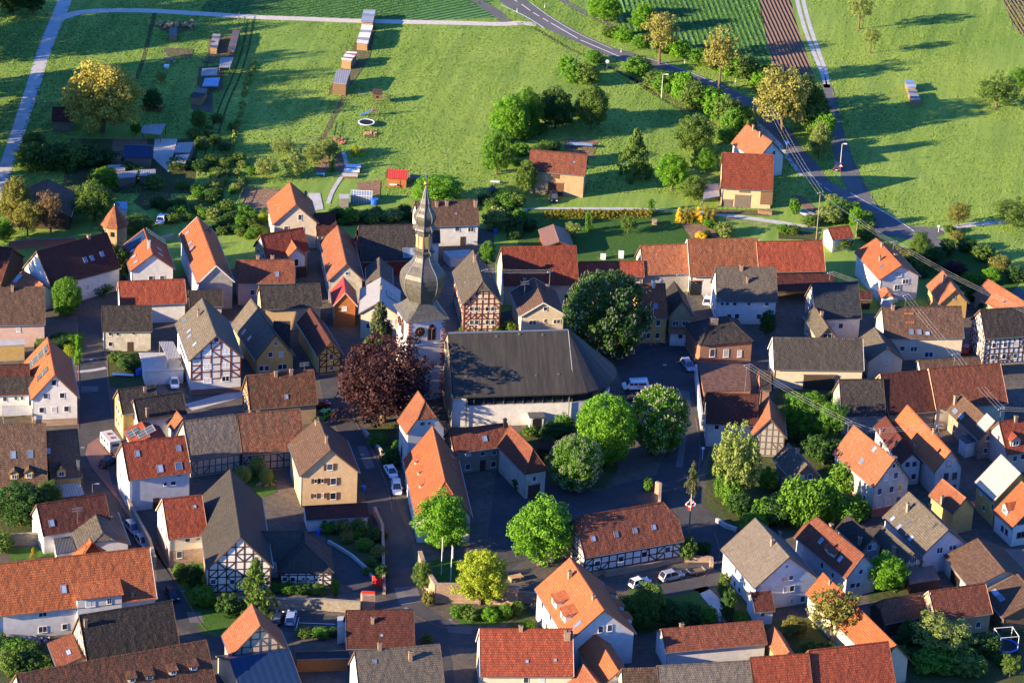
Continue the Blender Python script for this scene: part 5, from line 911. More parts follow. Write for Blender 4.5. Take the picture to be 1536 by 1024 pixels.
# gardens inside the village
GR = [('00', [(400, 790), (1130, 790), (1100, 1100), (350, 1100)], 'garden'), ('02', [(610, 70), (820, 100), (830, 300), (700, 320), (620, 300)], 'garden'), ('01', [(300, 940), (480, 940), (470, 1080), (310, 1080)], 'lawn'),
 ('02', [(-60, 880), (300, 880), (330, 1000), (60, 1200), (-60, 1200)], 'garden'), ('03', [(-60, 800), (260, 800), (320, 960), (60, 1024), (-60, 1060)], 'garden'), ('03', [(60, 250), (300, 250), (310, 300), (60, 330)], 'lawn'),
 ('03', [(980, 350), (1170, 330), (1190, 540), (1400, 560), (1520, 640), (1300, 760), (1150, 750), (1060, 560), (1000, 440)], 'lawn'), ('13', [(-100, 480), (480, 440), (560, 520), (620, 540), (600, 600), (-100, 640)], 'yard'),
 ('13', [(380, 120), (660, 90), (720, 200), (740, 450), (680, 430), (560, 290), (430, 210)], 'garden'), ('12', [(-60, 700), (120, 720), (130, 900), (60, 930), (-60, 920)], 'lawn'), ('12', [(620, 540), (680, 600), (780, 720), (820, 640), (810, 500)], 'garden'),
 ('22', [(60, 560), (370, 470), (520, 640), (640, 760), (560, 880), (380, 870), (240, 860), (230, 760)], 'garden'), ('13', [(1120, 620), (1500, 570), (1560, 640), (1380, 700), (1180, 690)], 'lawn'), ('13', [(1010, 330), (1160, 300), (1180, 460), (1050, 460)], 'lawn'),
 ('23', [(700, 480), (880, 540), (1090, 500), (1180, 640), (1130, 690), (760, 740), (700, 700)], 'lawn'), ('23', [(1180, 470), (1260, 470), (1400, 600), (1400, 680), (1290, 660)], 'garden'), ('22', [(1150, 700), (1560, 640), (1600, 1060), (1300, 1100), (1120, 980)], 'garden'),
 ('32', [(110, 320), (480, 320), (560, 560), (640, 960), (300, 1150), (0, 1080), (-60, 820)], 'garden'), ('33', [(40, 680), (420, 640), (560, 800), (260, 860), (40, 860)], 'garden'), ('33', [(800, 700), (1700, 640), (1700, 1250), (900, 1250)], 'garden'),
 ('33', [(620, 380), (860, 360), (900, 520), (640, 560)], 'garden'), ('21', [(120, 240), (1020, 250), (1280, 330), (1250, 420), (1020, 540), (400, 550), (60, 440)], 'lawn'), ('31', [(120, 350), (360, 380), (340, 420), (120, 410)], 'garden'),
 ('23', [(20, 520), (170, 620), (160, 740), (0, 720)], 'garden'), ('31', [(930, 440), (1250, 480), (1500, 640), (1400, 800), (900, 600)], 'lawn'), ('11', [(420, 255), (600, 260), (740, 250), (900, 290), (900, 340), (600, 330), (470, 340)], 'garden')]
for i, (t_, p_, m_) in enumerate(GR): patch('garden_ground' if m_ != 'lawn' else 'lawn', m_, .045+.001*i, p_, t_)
for t_, p_, m_ in [('11', [(-60, 130), (150, 125), (80, 250), (-60, 230)], 'soil'), ('11', [(590, 90), (725, 75), (720, 160), (600, 150)], 'soil'), ('10', [(400, 880), (510, 880), (520, 975), (340, 975)], 'soil'), ('21', [(990, 320), (1130, 330), (1230, 400), (1050, 408)], 'soil'),
  ('31', [(190, 165), (250, 165), (380, 280), (330, 290)], 'soil'), ('21', [(350, 540), (520, 540), (520, 560), (350, 560)], 'soil'), ('00', [(640, 790), (840, 790), (830, 860), (640, 860)], 'soil'), ('00', [(880, 790), (1010, 790), (960, 980), (870, 900)], 'gravel'),
  ('20', [(330, 790), (520, 795), (490, 900), (330, 850)], 'soil'), ('11', [(310, 150), (380, 150), (400, 240), (350, 250)], 'pathgrey'), ('03', [(1060, 420), (1090, 420), (1090, 440), (1060, 440)], 'concrete')]:
    patch('garden_bed' if m_ == 'soil' else 'paving', m_, .08, p_, t_)
strip('garden_path', 'pathgrey', .082, [Q('11', p) for p in [(425, 210), (450, 140), (500, 60), (530, 10)]]+[Q('10', p) for p in [(530, 930), (512, 860)]], .9)
for t_, p_, m_ in [('00', [(1130, 380), (1270, 370), (1270, 500), (1180, 540), (1120, 480)], 'track'), ('00', [(900, 120), (1100, 125), (1110, 175), (960, 185), (905, 165)], 'track'), ('00', [(1190, 215), (1360, 190), (1340, 330), (1180, 330)], 'track'), ('00', [(930, 270), (1100, 280), (1090, 330), (950, 320)], 'track'), ('00', [(1080, 540), (1210, 530), (1210, 640), (1090, 620)], 'yard'),
  ('10', [(620, 165), (700, 150), (660, 330), (560, 480), (430, 540), (430, 500), (520, 360)], 'track'), ('10', [(640, 740), (710, 740), (700, 785), (630, 785)], 'track'), ('01', [(840, 100), (980, 90), (970, 190), (830, 250), (760, 200)], 'garden'), ('21', [(1140, 240), (1510, 250), (1490, 280), (1130, 262)], 'track')]: patch('worn_ground', m_, .086, p_, t_)
# ================================================================== vegetation
def quads(c, n, s, rnd):
    """leaf quads: centres c (k,3), normals n (k,3), sizes s (k,)"""
    k = len(c); n = n/np.maximum(np.linalg.norm(n, axis=1), 1e-6)[:, None]
    r = rnd.normal(size=(k, 3)); a = np.cross(n, r); a /= np.maximum(np.linalg.norm(a, axis=1), 1e-6)[:, None]; b = np.cross(n, a)
    a = a*s[:, None]; b = b*(s*rnd.uniform(.5, .9, k))[:, None]
    v = np.stack([c-a-b*.3, c-b+a*.2, c+a+b*.2, c+b-a*.1], 1).reshape(-1, 3); return v
def leafmesh(name, v, mat):
    k = len(v)//4; me = bpy.data.meshes.new(name); me.vertices.add(4*k); me.vertices.foreach_set('co', v.astype(np.float32).ravel())
    me.loops.add(4*k); me.loops.foreach_set('vertex_index', np.arange(4*k, dtype=np.int32)); me.polygons.add(k); me.polygons.foreach_set('loop_start', np.arange(0, 4*k, 4, dtype=np.int32))
    me.update(calc_edges=True); me.materials.append(MAT[mat]); return me
def crown(shape, seed):
    r = np.random.default_rng(seed); zb = .18
    if shape == 'dome': nc, nl, lf, cr, zb = 190, 105, .0145, .08, .0
    elif shape == 'broad': nc, nl, lf, cr, zb = 130, 125, .0155, .095, .06
    elif shape == 'loose': nc, nl, lf, cr, zb = 75, 95, .019, .11, .15
    elif shape == 'sparse': nc, nl, lf, cr, zb = 80, 40, .02, .085, .32
    elif shape == 'weep': nc, nl, lf, cr, zb = 70, 95, .02, .09, .08
    elif shape == 'cone': nc, nl, lf, cr, zb = 90, 60, .022, .07, .04
    elif shape == 'beech': nc, nl, lf, cr, zb = 190, 90, .015, .085, .03
    elif shape == 'bush': nc, nl, lf, cr, zb = 34, 90, .038, .17, .0
    elif shape == 'column': nc, nl, lf, cr, zb = 30, 40, .045, .16, .0
    elif shape == 'sparse_tip': nc, nl, lf, cr, zb = 60, 50, .05, .16, .0
    th = r.uniform(0, 2*math.pi, nc); q = (np.arange(nc)+.5)/nc; hh = q
    if shape in ('cone', 'column', 'sparse_tip'):
        z = zb+(1-zb)*q*.96; rad = (.5*(1-q)**(.8 if shape == 'cone' else .4)+.02)*r.uniform(.55, .95, nc)
        if shape != 'cone': rad *= .9
        rad *= 1+.15*r.normal(size=nc)
    else:
        cz = (1+zb)/2; rz = (1-zb)/2
        zz = 1-2*q; th = q*nc*2.39996+r.uniform(-.3, .3, nc); rr = np.sqrt(1-zz**2); k_ = r.uniform(.62, .9, nc) if shape not in ('dome',) else r.uniform(.8, .88, nc)
        inner = r.random(nc) < (.22 if shape in ('loose', 'sparse', 'broad', 'beech') else .05); k_ = np.where(inner, k_*.5, k_)
        if shape in ('broad', 'loose', 'beech', 'sparse'): k_ *= 1+(.07 if shape == 'broad' else .13)*r.normal(size=nc)
        pw = .8 if shape == 'dome' else .72
        rad = .5*np.sign(rr)*rr**pw*k_; z = cz+rz*zz*k_
        if shape == 'dome': rad = np.where(zz < 0, rad*(1-.12*(-zz)), rad)
        if shape == 'sparse': rad *= .85
        if shape == 'broad': rad *= np.interp(z, [0, .3, .7, 1], [.9, 1.1, .86, .7])
        if shape == 'weep': rad *= .92
    C = np.stack([rad*np.cos(th), rad*np.sin(th), z], 1)
    if shape == 'bush': C[:, 2] = np.maximum(C[:, 2], .12)
    cs = cr*r.uniform(.6, 1.35, nc) if shape != 'dome' else cr*r.uniform(.8, 1.2, nc)
    ci = np.repeat(np.arange(nc), nl); k = len(ci); d = r.normal(size=(k, 3)); d /= np.linalg.norm(d, axis=1)[:, None]
    rad_ = r.uniform(.55, 1.0, k)**.6
    sc3 = np.array([1, 1, .75])
    if shape == 'weep': sc3 = np.array([.75, .75, 1.6])
    if shape == 'beech': sc3 = np.array([1.2, 1.2, .55])
    P_ = C[ci]+d*sc3*(cs[ci]*rad_)[:, None]
    if shape == 'cone': P_[:, 2] -= np.hypot(d[:, 0], d[:, 1])*cs[ci]*.5
    if shape in ('dome', 'broad', 'beech', 'bush', 'column', 'cone', 'weep'):   # fill the inside so that the sky does not show everywhere
        kf = k//4; dd = r.normal(size=(kf, 3)); dd /= np.linalg.norm(dd, axis=1)[:, None]; f_ = r.uniform(.2, .72, kf)[:, None]
        if shape in ('cone', 'column'):
            zf = r.uniform(zb, .9, kf); rf_ = .3*(1-zf)**.8*r.random(kf); a_ = r.uniform(0, 6.28, kf); Pf = np.stack([rf_*np.cos(a_), rf_*np.sin(a_), zf], 1)
        else: Pf = dd*f_*np.array([.5, .5, (1-zb)/2])+np.array([0, 0, (1+zb)/2])
        P_ = np.concatenate([P_, Pf]); d = np.concatenate([d, dd])
    P_[:, 2] = np.maximum(P_[:, 2], .01)
    n = d+r.normal(size=d.shape)*.45+np.array([0, 0, .25]); s = lf*r.uniform(.6, 1.25, len(P_))
    if shape == 'weep': n = d*np.array([1, 1, .2])+r.normal(size=d.shape)*.3
    out = [quads(P_, n, s, r)]
    return out[0], C, cs
def trunkmesh(name, shape, C, mat, seed):
    r = random.Random(seed); m = MB(); h0 = .42 if shape != 'sparse' else .7; tr = .028 if shape not in ('bush',) else .03
    if shape in ('cone', 'column', 'sparse_tip'): m.tube((0, 0, 0), (0, 0, .9), tr*.8, .004, 6)
    else:
        p = [(0, 0, 0), (.01, .005, .15), (-.008, .01, h0*.6), (.01, 0, h0)]; rr = [tr*1.25, tr, tr*.85, tr*.6]
        for i in range(3): m.tube(p[i], p[i+1], rr[i], rr[i+1], 7)
        idx = r.sample(range(len(C)), min(len(C), 16 if shape in ('sparse', 'loose') else 9))
        for i in idx:
            zs = r.uniform(.15, h0) if shape != 'sparse' else r.uniform(.35, h0); e = C[i]; mid = (e[0]*.5, e[1]*.5, zs+(e[2]-zs)*.62)
            m.tube((0, 0, zs), mid, tr*.42, tr*.28, 5); m.tube(mid, tuple(e), tr*.28, tr*.08, 4)
    o = m.build(name, mat); me = o.data; bpy.data.objects.remove(o); return me
TR = {}
def treemeshes(shape, var):
    k = (shape, var)
    if k not in TR:
        v, C, cs = crown(shape, 100+var*7+sum(map(ord, shape))); TR[k] = (leafmesh('crown', v, 'lf_green'), trunkmesh('trunk', shape, C, 'bark', 5+var), C, cs)
    return TR[k]
def blossommesh(shape, var, dens):
    _, _, C, cs = treemeshes(shape, var); r = np.random.default_rng(9+var); v = []; n = int(dens)
    i = r.integers(0, len(C), n); out = C[i].copy(); dd = out-np.array([0, 0, .5]); dd /= np.linalg.norm(dd, axis=1)[:, None]
    jit = r.normal(size=(n, 3))*.5; q = dd+jit; q /= np.linalg.norm(q, axis=1)[:, None]; p = C[i]+q*np.array([1, 1, .75])*(cs[i]*1.0)[:, None]
    vs = []
    h, w = .026, .009
    for a in range(3):
        t1 = 2*math.pi*a/3; o1 = np.array([math.cos(t1)*w, math.sin(t1)*w, 0]); o2 = np.array([math.cos(t1+2.1)*w, math.sin(t1+2.1)*w, 0]); vs.append(np.stack([p+o1, p+o2, p+o2*.2+np.array([0, 0, h]), p+o1*.2+np.array([0, 0, h])], 1))
    v = np.concatenate(vs, 0).reshape(-1, 3); return leafmesh('blossom', v, 'blossomwhite')
TC = [0]
def matlink(o, mat):
    o.material_slots[0].link = 'OBJECT'; o.material_slots[0].material = MAT[mat]
def tree(label, shape, mat, x, yb, yt, w, cat='tree', nm=None, grp=None, bark='bark', blossom=0, t=None, asp=None, loc=None, size=None, rotv=None):
    TC[0] += 1; r = random.Random(TC[0]*31)
    if loc is None:
        if t: pass
        g = gp(x, yb); s = ppm(g); R2 = w/s
        if shape not in ('cone', 'column', 'sparse', 'sparse_tip'): g = g+np.array([0, 1, 0])*R2*(.3 if shape in ('dome', 'beech') else .3 if shape in ('broad', 'weep') else .2)       # the crown's front edge hides the foot of the trunk
        h = zat(g, yt)*1.0; h = max(.6, h*(.97 if shape not in ('cone', 'sparse') else 1))
    else: g = np.array([*loc, 0]); h, R2 = size
    var = TC[0] % (3 if shape in ('broad', 'bush', 'loose', 'sparse') else 2)
    cm, tm, C, cs = treemeshes(shape, var)
    nm = nm or ('tree' if cat == 'tree' else cat.replace(' ', '_'))
    root = empty(nm, (g[0], g[1], 0), r.uniform(0, 6.28) if rotv is None else rotv); tag(root, label, cat, grp)
    c = inst('crown' if cat in ('tree',) or 'tree' in cat or cat == 'conifer' else 'foliage', cm, root); c.scale = (R2*1.04, R2*1.04, h); matlink(c, mat)
    b = inst('trunk' if c.name.startswith('crown') else 'stem', tm, root); sc1 = (R2*1.04+h)/2 if shape not in ('bush',) else R2; b.scale = (R2*1.04, R2*1.04, h); matlink(b, bark)
    if blossom:
        bm_ = meshdata_raw(('blossom', shape, var, blossom), lambda: blossommesh(shape, var, blossom)); o = inst('blossom', bm_, root); o.scale = c.scale; o['kind'] = 'stuff'
    return root
def meshdata_raw(key, fn):
    if key not in MESHC: MESHC[key] = fn()
    return MESHC[key]
T_ = tree
# landmark trees
T_('huge domed chestnut with small white blossoms standing behind the church, tallest tree in the village', 'dome', 'lf_dark', 908, 552, 404, 132, nm='chestnut_tree', blossom=500)
T_('big bright green domed chestnut without blossoms in the middle of the church trees', 'dome', 'lf_bright', 906, 708, 588, 92, nm='chestnut_tree')
T_('blossoming chestnut next to the street, right of the bright domed one', 'dome', 'lf_green', 986, 690, 577, 90, nm='chestnut_tree', blossom=800)
T_('smaller chestnut covered in cream blossoms, front left of the bright domed one', 'dome', 'lf_green', 861, 745, 653, 80, nm='chestnut_tree', blossom=1300)
T_('dark purple copper beech beside the church tower', 'beech', 'lf_copper', 572, 652, 505, 142, nm='copper_beech')
T_('dark spruce just behind the copper beech', 'cone', 'lf_conifer', 568, 545, 450, 64, cat='conifer', nm='spruce_tree')
T_('bright green maple behind the two flagpoles', 'broad', 'lf_bright', 662, 838, 732, 84, nm='maple_tree')
T_('yellow-green tree in front of the sandstone corner wall', 'broad', 'lf_yellow', 719, 918, 819, 80)
T_('bright green lime tree left of the half-timbered hall', 'broad', 'lf_bright', 808, 862, 742, 98)
T_('cone-shaped light green tree at the corner of the huge timbered barn', 'cone', 'lf_mid', 383, 918, 834, 62)
T_('drooping pale birch beside the lane, above the ivy', 'weep', 'lf_pale', 1103, 756, 640, 86, nm='birch_tree')
T_('tall light tree in the walled garden, between the birch and the dark barns', 'loose', 'lf_green', 1196, 655, 585, 52)
T_('leafy tree right in the walled garden beside the dark corrugated barn', 'loose', 'lf_green', 1243, 668, 598, 48)
T_('round bright green tree between the red-roofed and the weathered house, lower right', 'broad', 'lf_bright', 1330, 894, 828, 68)
T_('sprawling brownish-green tree in front of the long orange roof', 'sparse', 'lf_olive', 1246, 968, 884, 96)
T_('small olive bushy tree left of the sprawling brownish-green one', 'broad', 'lf_olive', 1192, 958, 925, 44)
T_('bright spiky young tree at the lower right near the trampoline', 'loose', 'lf_pale', 1412, 985, 922, 92)
T_('large round yellow-green tree with an orange flush in the upper left meadow', 'broad', 'lf_bigyellow', 150, 212, 87, 122)
T_('domed green tree beside the long dark farmhouse', 'dome', 'lf_green', 99, 474, 414, 46)
T_('leafy tree in front of the white house with solar panels', 'broad', 'lf_mid', 175, 430, 364, 50)
T_('dense round tree behind the tip of the spire', 'broad', 'lf_bright', 655, 318, 261, 86)
T_('small round light green tree behind the cream and red timbered house', 'broad', 'lf_green', 730, 398, 360, 28)
T_('small leafy tree in front of the terrace block left edge lower street', 'broad', 'lf_dark', 28, 800, 722, 92)
T_('low dark tree at the left edge under the brown roof with dormers', 'broad', 'lf_mid', 70, 772, 720, 50)
T_('small golden conifer behind the wide white modern house', 'cone', 'lf_gold', 50, 840, 820, 15, cat='conifer')
# maypole handled later
rows = [  # label, shape, mat, x, ybase, ytop, width
 ('bright green tree at the top edge beside the cycle path', 'broad', 'lf_bright', 905, 38, -12, 56), ('bright green tree between the cycle path and the crop rows', 'broad', 'lf_bright', 963, 52, 3, 40),
 ('tall orange-tinged tree with a bare trunk on the upper side of the road bend', 'sparse', 'lf_orange', 989, 96, 16, 62), ('second tall orange-tinged tree with a bare trunk, further down the road', 'sparse', 'lf_orange', 1078, 134, 42, 62),
 ('very tall olive tree on the right side of the road above the salmon roof', 'loose', 'lf_orange', 1172, 208, 96, 88), ('leafy tree behind the very tall olive tree', 'broad', 'lf_mid', 1205, 188, 108, 52),
 ('pale tree where the field road meets the hedge', 'broad', 'lf_mid', 1222, 190, 132, 44), ('green shrubby tree with white blossom on the tongue of land between road and field road', 'broad', 'lf_pale', 1228, 242, 180, 34),
 ('tall bright tree at the left of the garden wood above the tan barn', 'broad', 'lf_green', 744, 268, 188, 52), ('broad bright tree in the middle of the garden wood', 'broad', 'lf_bright', 763, 222, 136, 60),
 ('dark tree at the top of the garden wood', 'broad', 'lf_green', 790, 205, 128, 52), ('dark shaded tree right in the garden wood', 'broad', 'lf_dark', 832, 200, 128, 60), ('olive tree with open crown right of the garden wood', 'broad', 'lf_mid', 886, 200, 122, 54),
 ('small conical tree on the shaded lawn', 'cone', 'lf_mid', 951, 268, 190, 54), ('tall pale tree at the centre of the clump left of the roadside barns', 'broad', 'lf_mid', 1042, 238, 170, 66), ('bright tree in front of the clump left of the roadside barns', 'broad', 'lf_bright', 1008, 290, 226, 52),
 ('green tree in the right of the clump beside the coarse red barn roof', 'broad', 'lf_green', 1058, 262, 216, 44), ('small grey-green tree beside the open-sided lean-to', 'broad', 'lf_mid', 1040, 305, 262, 42), ('pale shrub tree left of the tan field barn', 'broad', 'lf_mid', 788, 296, 236, 34),
 ('loose fruit tree at the top of the right meadow', 'sparse', 'lf_pale', 1288, 44, -10, 48), ('thin fruit tree below it in the right meadow', 'sparse', 'lf_pale', 1305, 80, 40, 30), ('broad fruit tree near the right edge of the meadow', 'loose', 'lf_mid', 1496, 166, 112, 66), ('bright bush tree at the right edge of the meadow', 'broad', 'lf_green', 1530, 135, 100, 36),
 ('small tree at the tip of the meadow by the side lane', 'loose', 'lf_olive', 1437, 342, 302, 34), ('tree with an open crown at the right edge by the side lane', 'loose', 'lf_mid', 1520, 345, 300, 60),
 ('tall tree leaning over the junction hedge', 'broad', 'lf_mid', 1380, 390, 346, 36), ('bright tree beside the tiny white annex', 'broad', 'lf_bright', 1284, 345, 308, 26),
 ('bright green tree above the left barn near the turret', 'broad', 'lf_green', 156, 290, 248, 42), ('large mixed green tree behind the turret', 'broad', 'lf_mid', 140, 340, 270, 70), ('tall yellowish tree at the far left edge', 'broad', 'lf_olive', 22, 345, 262, 52),
 ('bare-branched tree in front of the left barn', 'sparse', 'lf_brown', 76, 350, 285, 44), ('low yellowish tree left of the bare-branched one', 'loose', 'lf_olive', 40, 358, 300, 46), ('dark green tree cut by the left edge', 'broad', 'lf_green', 4, 368, 326, 34), ('green tree in front of the turret', 'broad', 'lf_mid', 205, 358, 322, 54),
 ('small slender tree in the middle of the allotment field', 'loose', 'lf_pale', 241, 128, 106, 17), ('round light tree beside the tyre tracks', 'broad', 'lf_mid', 297, 196, 162, 26), ('small bright tree left of the rusty open shed', 'broad', 'lf_green', 203, 204, 182, 17), ('dark low tree right of the big yellow-green tree', 'broad', 'lf_dark', 228, 168, 132, 34),
 ('dark tree in the top left corner', 'broad', 'lf_dark', 18, 26, -30, 50), ('dark tree just right of the top left corner', 'broad', 'lf_dark', 48, 24, -25, 40),
 ('orchard tree at the left of the garden orchard', 'loose', 'lf_pale', 398, 272, 234, 40), ('orchard tree at the top of the garden orchard', 'loose', 'lf_pale', 424, 234, 208, 34), ('orchard tree in the centre of the garden orchard', 'loose', 'lf_pale', 442, 268, 226, 40), ('orchard tree right of the garden orchard centre', 'loose', 'lf_pale', 470, 250, 215, 40),
 ('blossoming shrub tree at the end of the mown path', 'broad', 'lf_pale', 492, 240, 208, 34), ('small upright tree in the brown garden bed', 'column', 'lf_green', 498, 258, 232, 10), ('young yellow-green tree left of the green toy', 'broad', 'lf_yellow', 532, 238, 216, 14),
 ('small pale tree beside the garden shed on the lawn', 'loose', 'lf_pale', 859, 360, 333, 26), ('bright slim tree in the middle of the shaded lawn', 'column', 'lf_green', 882, 347, 316, 15), ('small spreading fruit tree on the shaded lawn', 'loose', 'lf_mid', 942, 352, 322, 28), ('slim green tree at the end of the golden hedge', 'column', 'lf_green', 976, 318, 298, 15),
 ('bushy green tree behind the tiny white annex right of it', 'broad', 'lf_mid', 1264, 378, 352, 34), ('dark tree under the power lines by the road', 'broad', 'lf_dark', 1396, 400, 366, 46), ('light tree left of the sunlit pinkish roof', 'broad', 'lf_green', 1456, 428, 408, 34), ('bright tree by the road next to the sunlit pinkish roof', 'broad', 'lf_bright', 1487, 428, 400, 34),
 ('dark red-leaved tree between the road and the orange hipped-look house', 'broad', 'lf_copper', 1432, 420, 390, 40), ('tree half hidden beside the slate-blue roof', 'broad', 'lf_mid', 1262, 490, 468, 44), ('dark shrub tree beside the white two-storey house', 'broad', 'lf_dark', 1150, 508, 462, 26),
 ('spreading tree in the shady garden of the lower right house', 'broad', 'lf_mid', 972, 948, 868, 60), ('leafy low tree next to the spreading one', 'broad', 'lf_dark', 1005, 950, 900, 56), ('low weeping ornamental tree with a round head, left one of three', 'dome', 'lf_pale', 363, 727, 698, 28), ('low weeping ornamental tree with a round head, upper one of three', 'dome', 'lf_pale', 386, 716, 684, 26), ('low weeping ornamental tree with a round head, right one of three', 'dome', 'lf_pale', 399, 728, 702, 22),
 ('small clipped globe tree below the brown garden bed', 'dome', 'lf_yellow', 393, 338, 318, 14), ('yellowish ornamental tree below the hedge arch', 'loose', 'lf_yellow', 104, 540, 516, 20), ('shrubby tree climbing the sandstone corner wall', 'broad', 'lf_mid', 634, 890, 838, 32),
 ('slim tree in front of the row of roofs at the very bottom right', 'loose', 'lf_mid', 1515, 1018, 978, 30), ('dark tree between the roofs below the trampoline', 'broad', 'lf_dark', 1370, 975, 928, 50)]
for r_ in rows: T_(*r_)
# bushes and hedges
BK = [('roadside bush', 'bushes along the country road', [(890, 95, 76, 26), (912, 58, 38, 22), (935, 64, 44, 24), (960, 74, 50, 26), (990, 82, 54, 30), (1020, 88, 60, 30), (1048, 98, 70, 32), (1120, 122, 84, 40), (1140, 134, 104, 32), (957, 114, 84, 40), (985, 134, 108, 40), (1022, 152, 104, 32), (1062, 168, 128, 44), (1090, 192, 146, 44), (1112, 190, 158, 38), (1088, 214, 190, 28), (1222, 205, 158, 40), (1230, 225, 195, 30), (1000, 142, 108, 40), (1040, 165, 122, 40), (1075, 182, 140, 40), (1100, 205, 160, 36), (1120, 205, 172, 30), (930, 60, 40, 30), (1005, 82, 54, 34), (1066, 106, 76, 34), (1096, 116, 86, 36), (1150, 128, 96, 40), (1212, 165, 126, 44), (1235, 210, 165, 34), (860, 125, 92, 34), (880, 130, 96, 36), (850, 110, 84, 26)], ['lf_green', 'lf_mid', 'lf_bright']),
 ('dark shrub', 'dark shrubs left of the allotments', [(45, 255, 212, 44), (75, 258, 215, 46), (105, 256, 212, 46), (135, 252, 216, 42), (50, 225, 198, 34), (160, 250, 222, 34), (230, 285, 262, 30), (205, 265, 250, 30)], ['lf_dark', 'lf_mid']),
 ('garden shrub', 'shrubs in the northern gardens', [(320, 332, 312, 22), (345, 338, 318, 26), (362, 345, 322, 22), (375, 345, 325, 18), (405, 330, 316, 18), (332, 345, 325, 18), (525, 335, 312, 28), (555, 332, 316, 34), (590, 332, 314, 30), (620, 330, 312, 26), (755, 308, 286, 36), (775, 312, 290, 26), (740, 345, 310, 34), (770, 350, 322, 30), (1062, 342, 328, 16), (1080, 352, 332, 18), (1088, 356, 334, 26), (1060, 356, 346, 14), (1192, 322, 296, 16), (1215, 340, 322, 26), (1245, 335, 312, 40), (1262, 330, 304, 30), (1175, 350, 336, 20), (1190, 352, 338, 22)], ['lf_mid', 'lf_green', 'lf_dark', 'lf_pale']),
 ('hedge bush', 'hedge bushes along the junction', [(1425, 350, 338, 18), (1436, 362, 345, 22), (1450, 378, 358, 30), (1475, 392, 368, 34), (1500, 408, 384, 34), (1525, 425, 400, 34), (1335, 385, 362, 28), (1350, 395, 372, 30), (1420, 385, 358, 24)], ['lf_mid', 'lf_olive', 'lf_dark']),
 ('courtyard shrub', 'shrubs between the village houses', [(60, 535, 505, 18), (90, 520, 503, 34), (110, 518, 502, 24), (175, 545, 528, 26), (195, 558, 532, 34), (95, 475, 450, 30), (150, 440, 420, 40), (585, 700, 672, 30), (600, 690, 660, 26), (565, 670, 650, 28), (830, 660, 632, 34), (845, 650, 622, 30), (795, 655, 640, 24), (780, 735, 712, 22), (972, 738, 716, 14), (700, 500, 488, 24), (720, 500, 486, 30), (745, 500, 486, 26), (765, 500, 480, 20), (475, 640, 625, 14)], ['lf_mid', 'lf_dark', 'lf_green']),
 ('slope shrub', 'planted shrubs on the slope beside the lane', [(492, 800, 782, 24), (515, 802, 780, 28), (538, 800, 778, 24), (560, 812, 792, 26), (545, 825, 808, 26), (568, 838, 818, 24), (556, 850, 836, 18), (572, 868, 846, 22), (535, 806, 796, 18), (520, 815, 798, 20), (550, 862, 850, 14), (575, 808, 798, 14), (630, 860, 842, 18), (642, 908, 886, 18)], ['lf_dark', 'lf_mid', 'lf_olive', 'lf_green']),
 ('barn hedge bush', 'hedge in front of the half-timbered side wing', [(405, 888, 872, 30), (430, 890, 874, 30), (455, 892, 876, 30), (478, 892, 876, 26), (502, 895, 868, 14), (290, 880, 845, 28), (270, 872, 842, 22), (305, 910, 880, 40), (340, 925, 890, 34), (455, 955, 940, 26), (480, 958, 942, 28), (500, 955, 940, 18), (640, 965, 950, 18)], ['lf_mid', 'lf_green', 'lf_dark']),
 ('corner shrub', 'shrubs under the sandstone corner wall', [(685, 928, 908, 20), (705, 932, 912, 24), (735, 932, 910, 26), (758, 928, 905, 22), (775, 922, 900, 20), (792, 945, 930, 18), (700, 922, 905, 16)], ['lf_green', 'lf_mid', 'lf_bright']),
 ('ivy clump', 'ivy and shrubs over the old grey-roofed house', [(1145, 785, 745, 40), (1165, 790, 740, 46), (1190, 792, 715, 50), (1215, 795, 712, 44), (1238, 790, 720, 40), (1110, 775, 740, 40), (1150, 735, 700, 30), (1262, 745, 690, 50), (1275, 790, 740, 50), (1248, 702, 662, 44), (1290, 780, 750, 30), (1205, 660, 630, 40), (1180, 640, 610, 30), (1225, 690, 650, 40), (1130, 800, 770, 40), (1095, 760, 718, 30), (1082, 748, 708, 22)], ['lf_ivy', 'lf_ivy', 'lf_dark', 'lf_green']),
 ('lower garden shrub', 'shrubs in the lower gardens', [(1030, 842, 805, 30), (1055, 832, 812, 24), (940, 930, 890, 36), (955, 945, 900, 40), (1035, 935, 905, 40), (1060, 935, 910, 34), (1085, 900, 858, 18), (1090, 935, 880, 22), (1110, 940, 915, 22), (1215, 985, 960, 34), (1240, 990, 965, 36), (1400, 1010, 975, 60), (1450, 1015, 980, 60), (1480, 985, 950, 40), (1330, 1000, 965, 40), (15, 1010, 975, 40), (45, 1005, 975, 44), (25, 985, 958, 40), (0, 830, 800, 40), (1182, 905, 890, 20), (1165, 1010, 985, 30)], ['lf_mid', 'lf_dark', 'lf_green'])]
MC = {'lf_green': 'green', 'lf_mid': 'mid-green', 'lf_bright': 'bright green', 'lf_dark': 'dark green', 'lf_pale': 'pale green', 'lf_olive': 'olive', 'lf_ivy': 'glossy bright'}
for nm_, gr_, pts_, ms_ in BK:
    for i, (x, yb, yt, w) in enumerate(pts_):
        mt = ms_[(i*7+3) % len(ms_)]; T_(f'{MC[mt]} {nm_} among the {gr_}', 'bush', mt, x, yb, yt, w, cat='ivy' if 'ivy' in nm_ else 'bush', nm=nm_.replace(' ', '_'), grp=gr_)
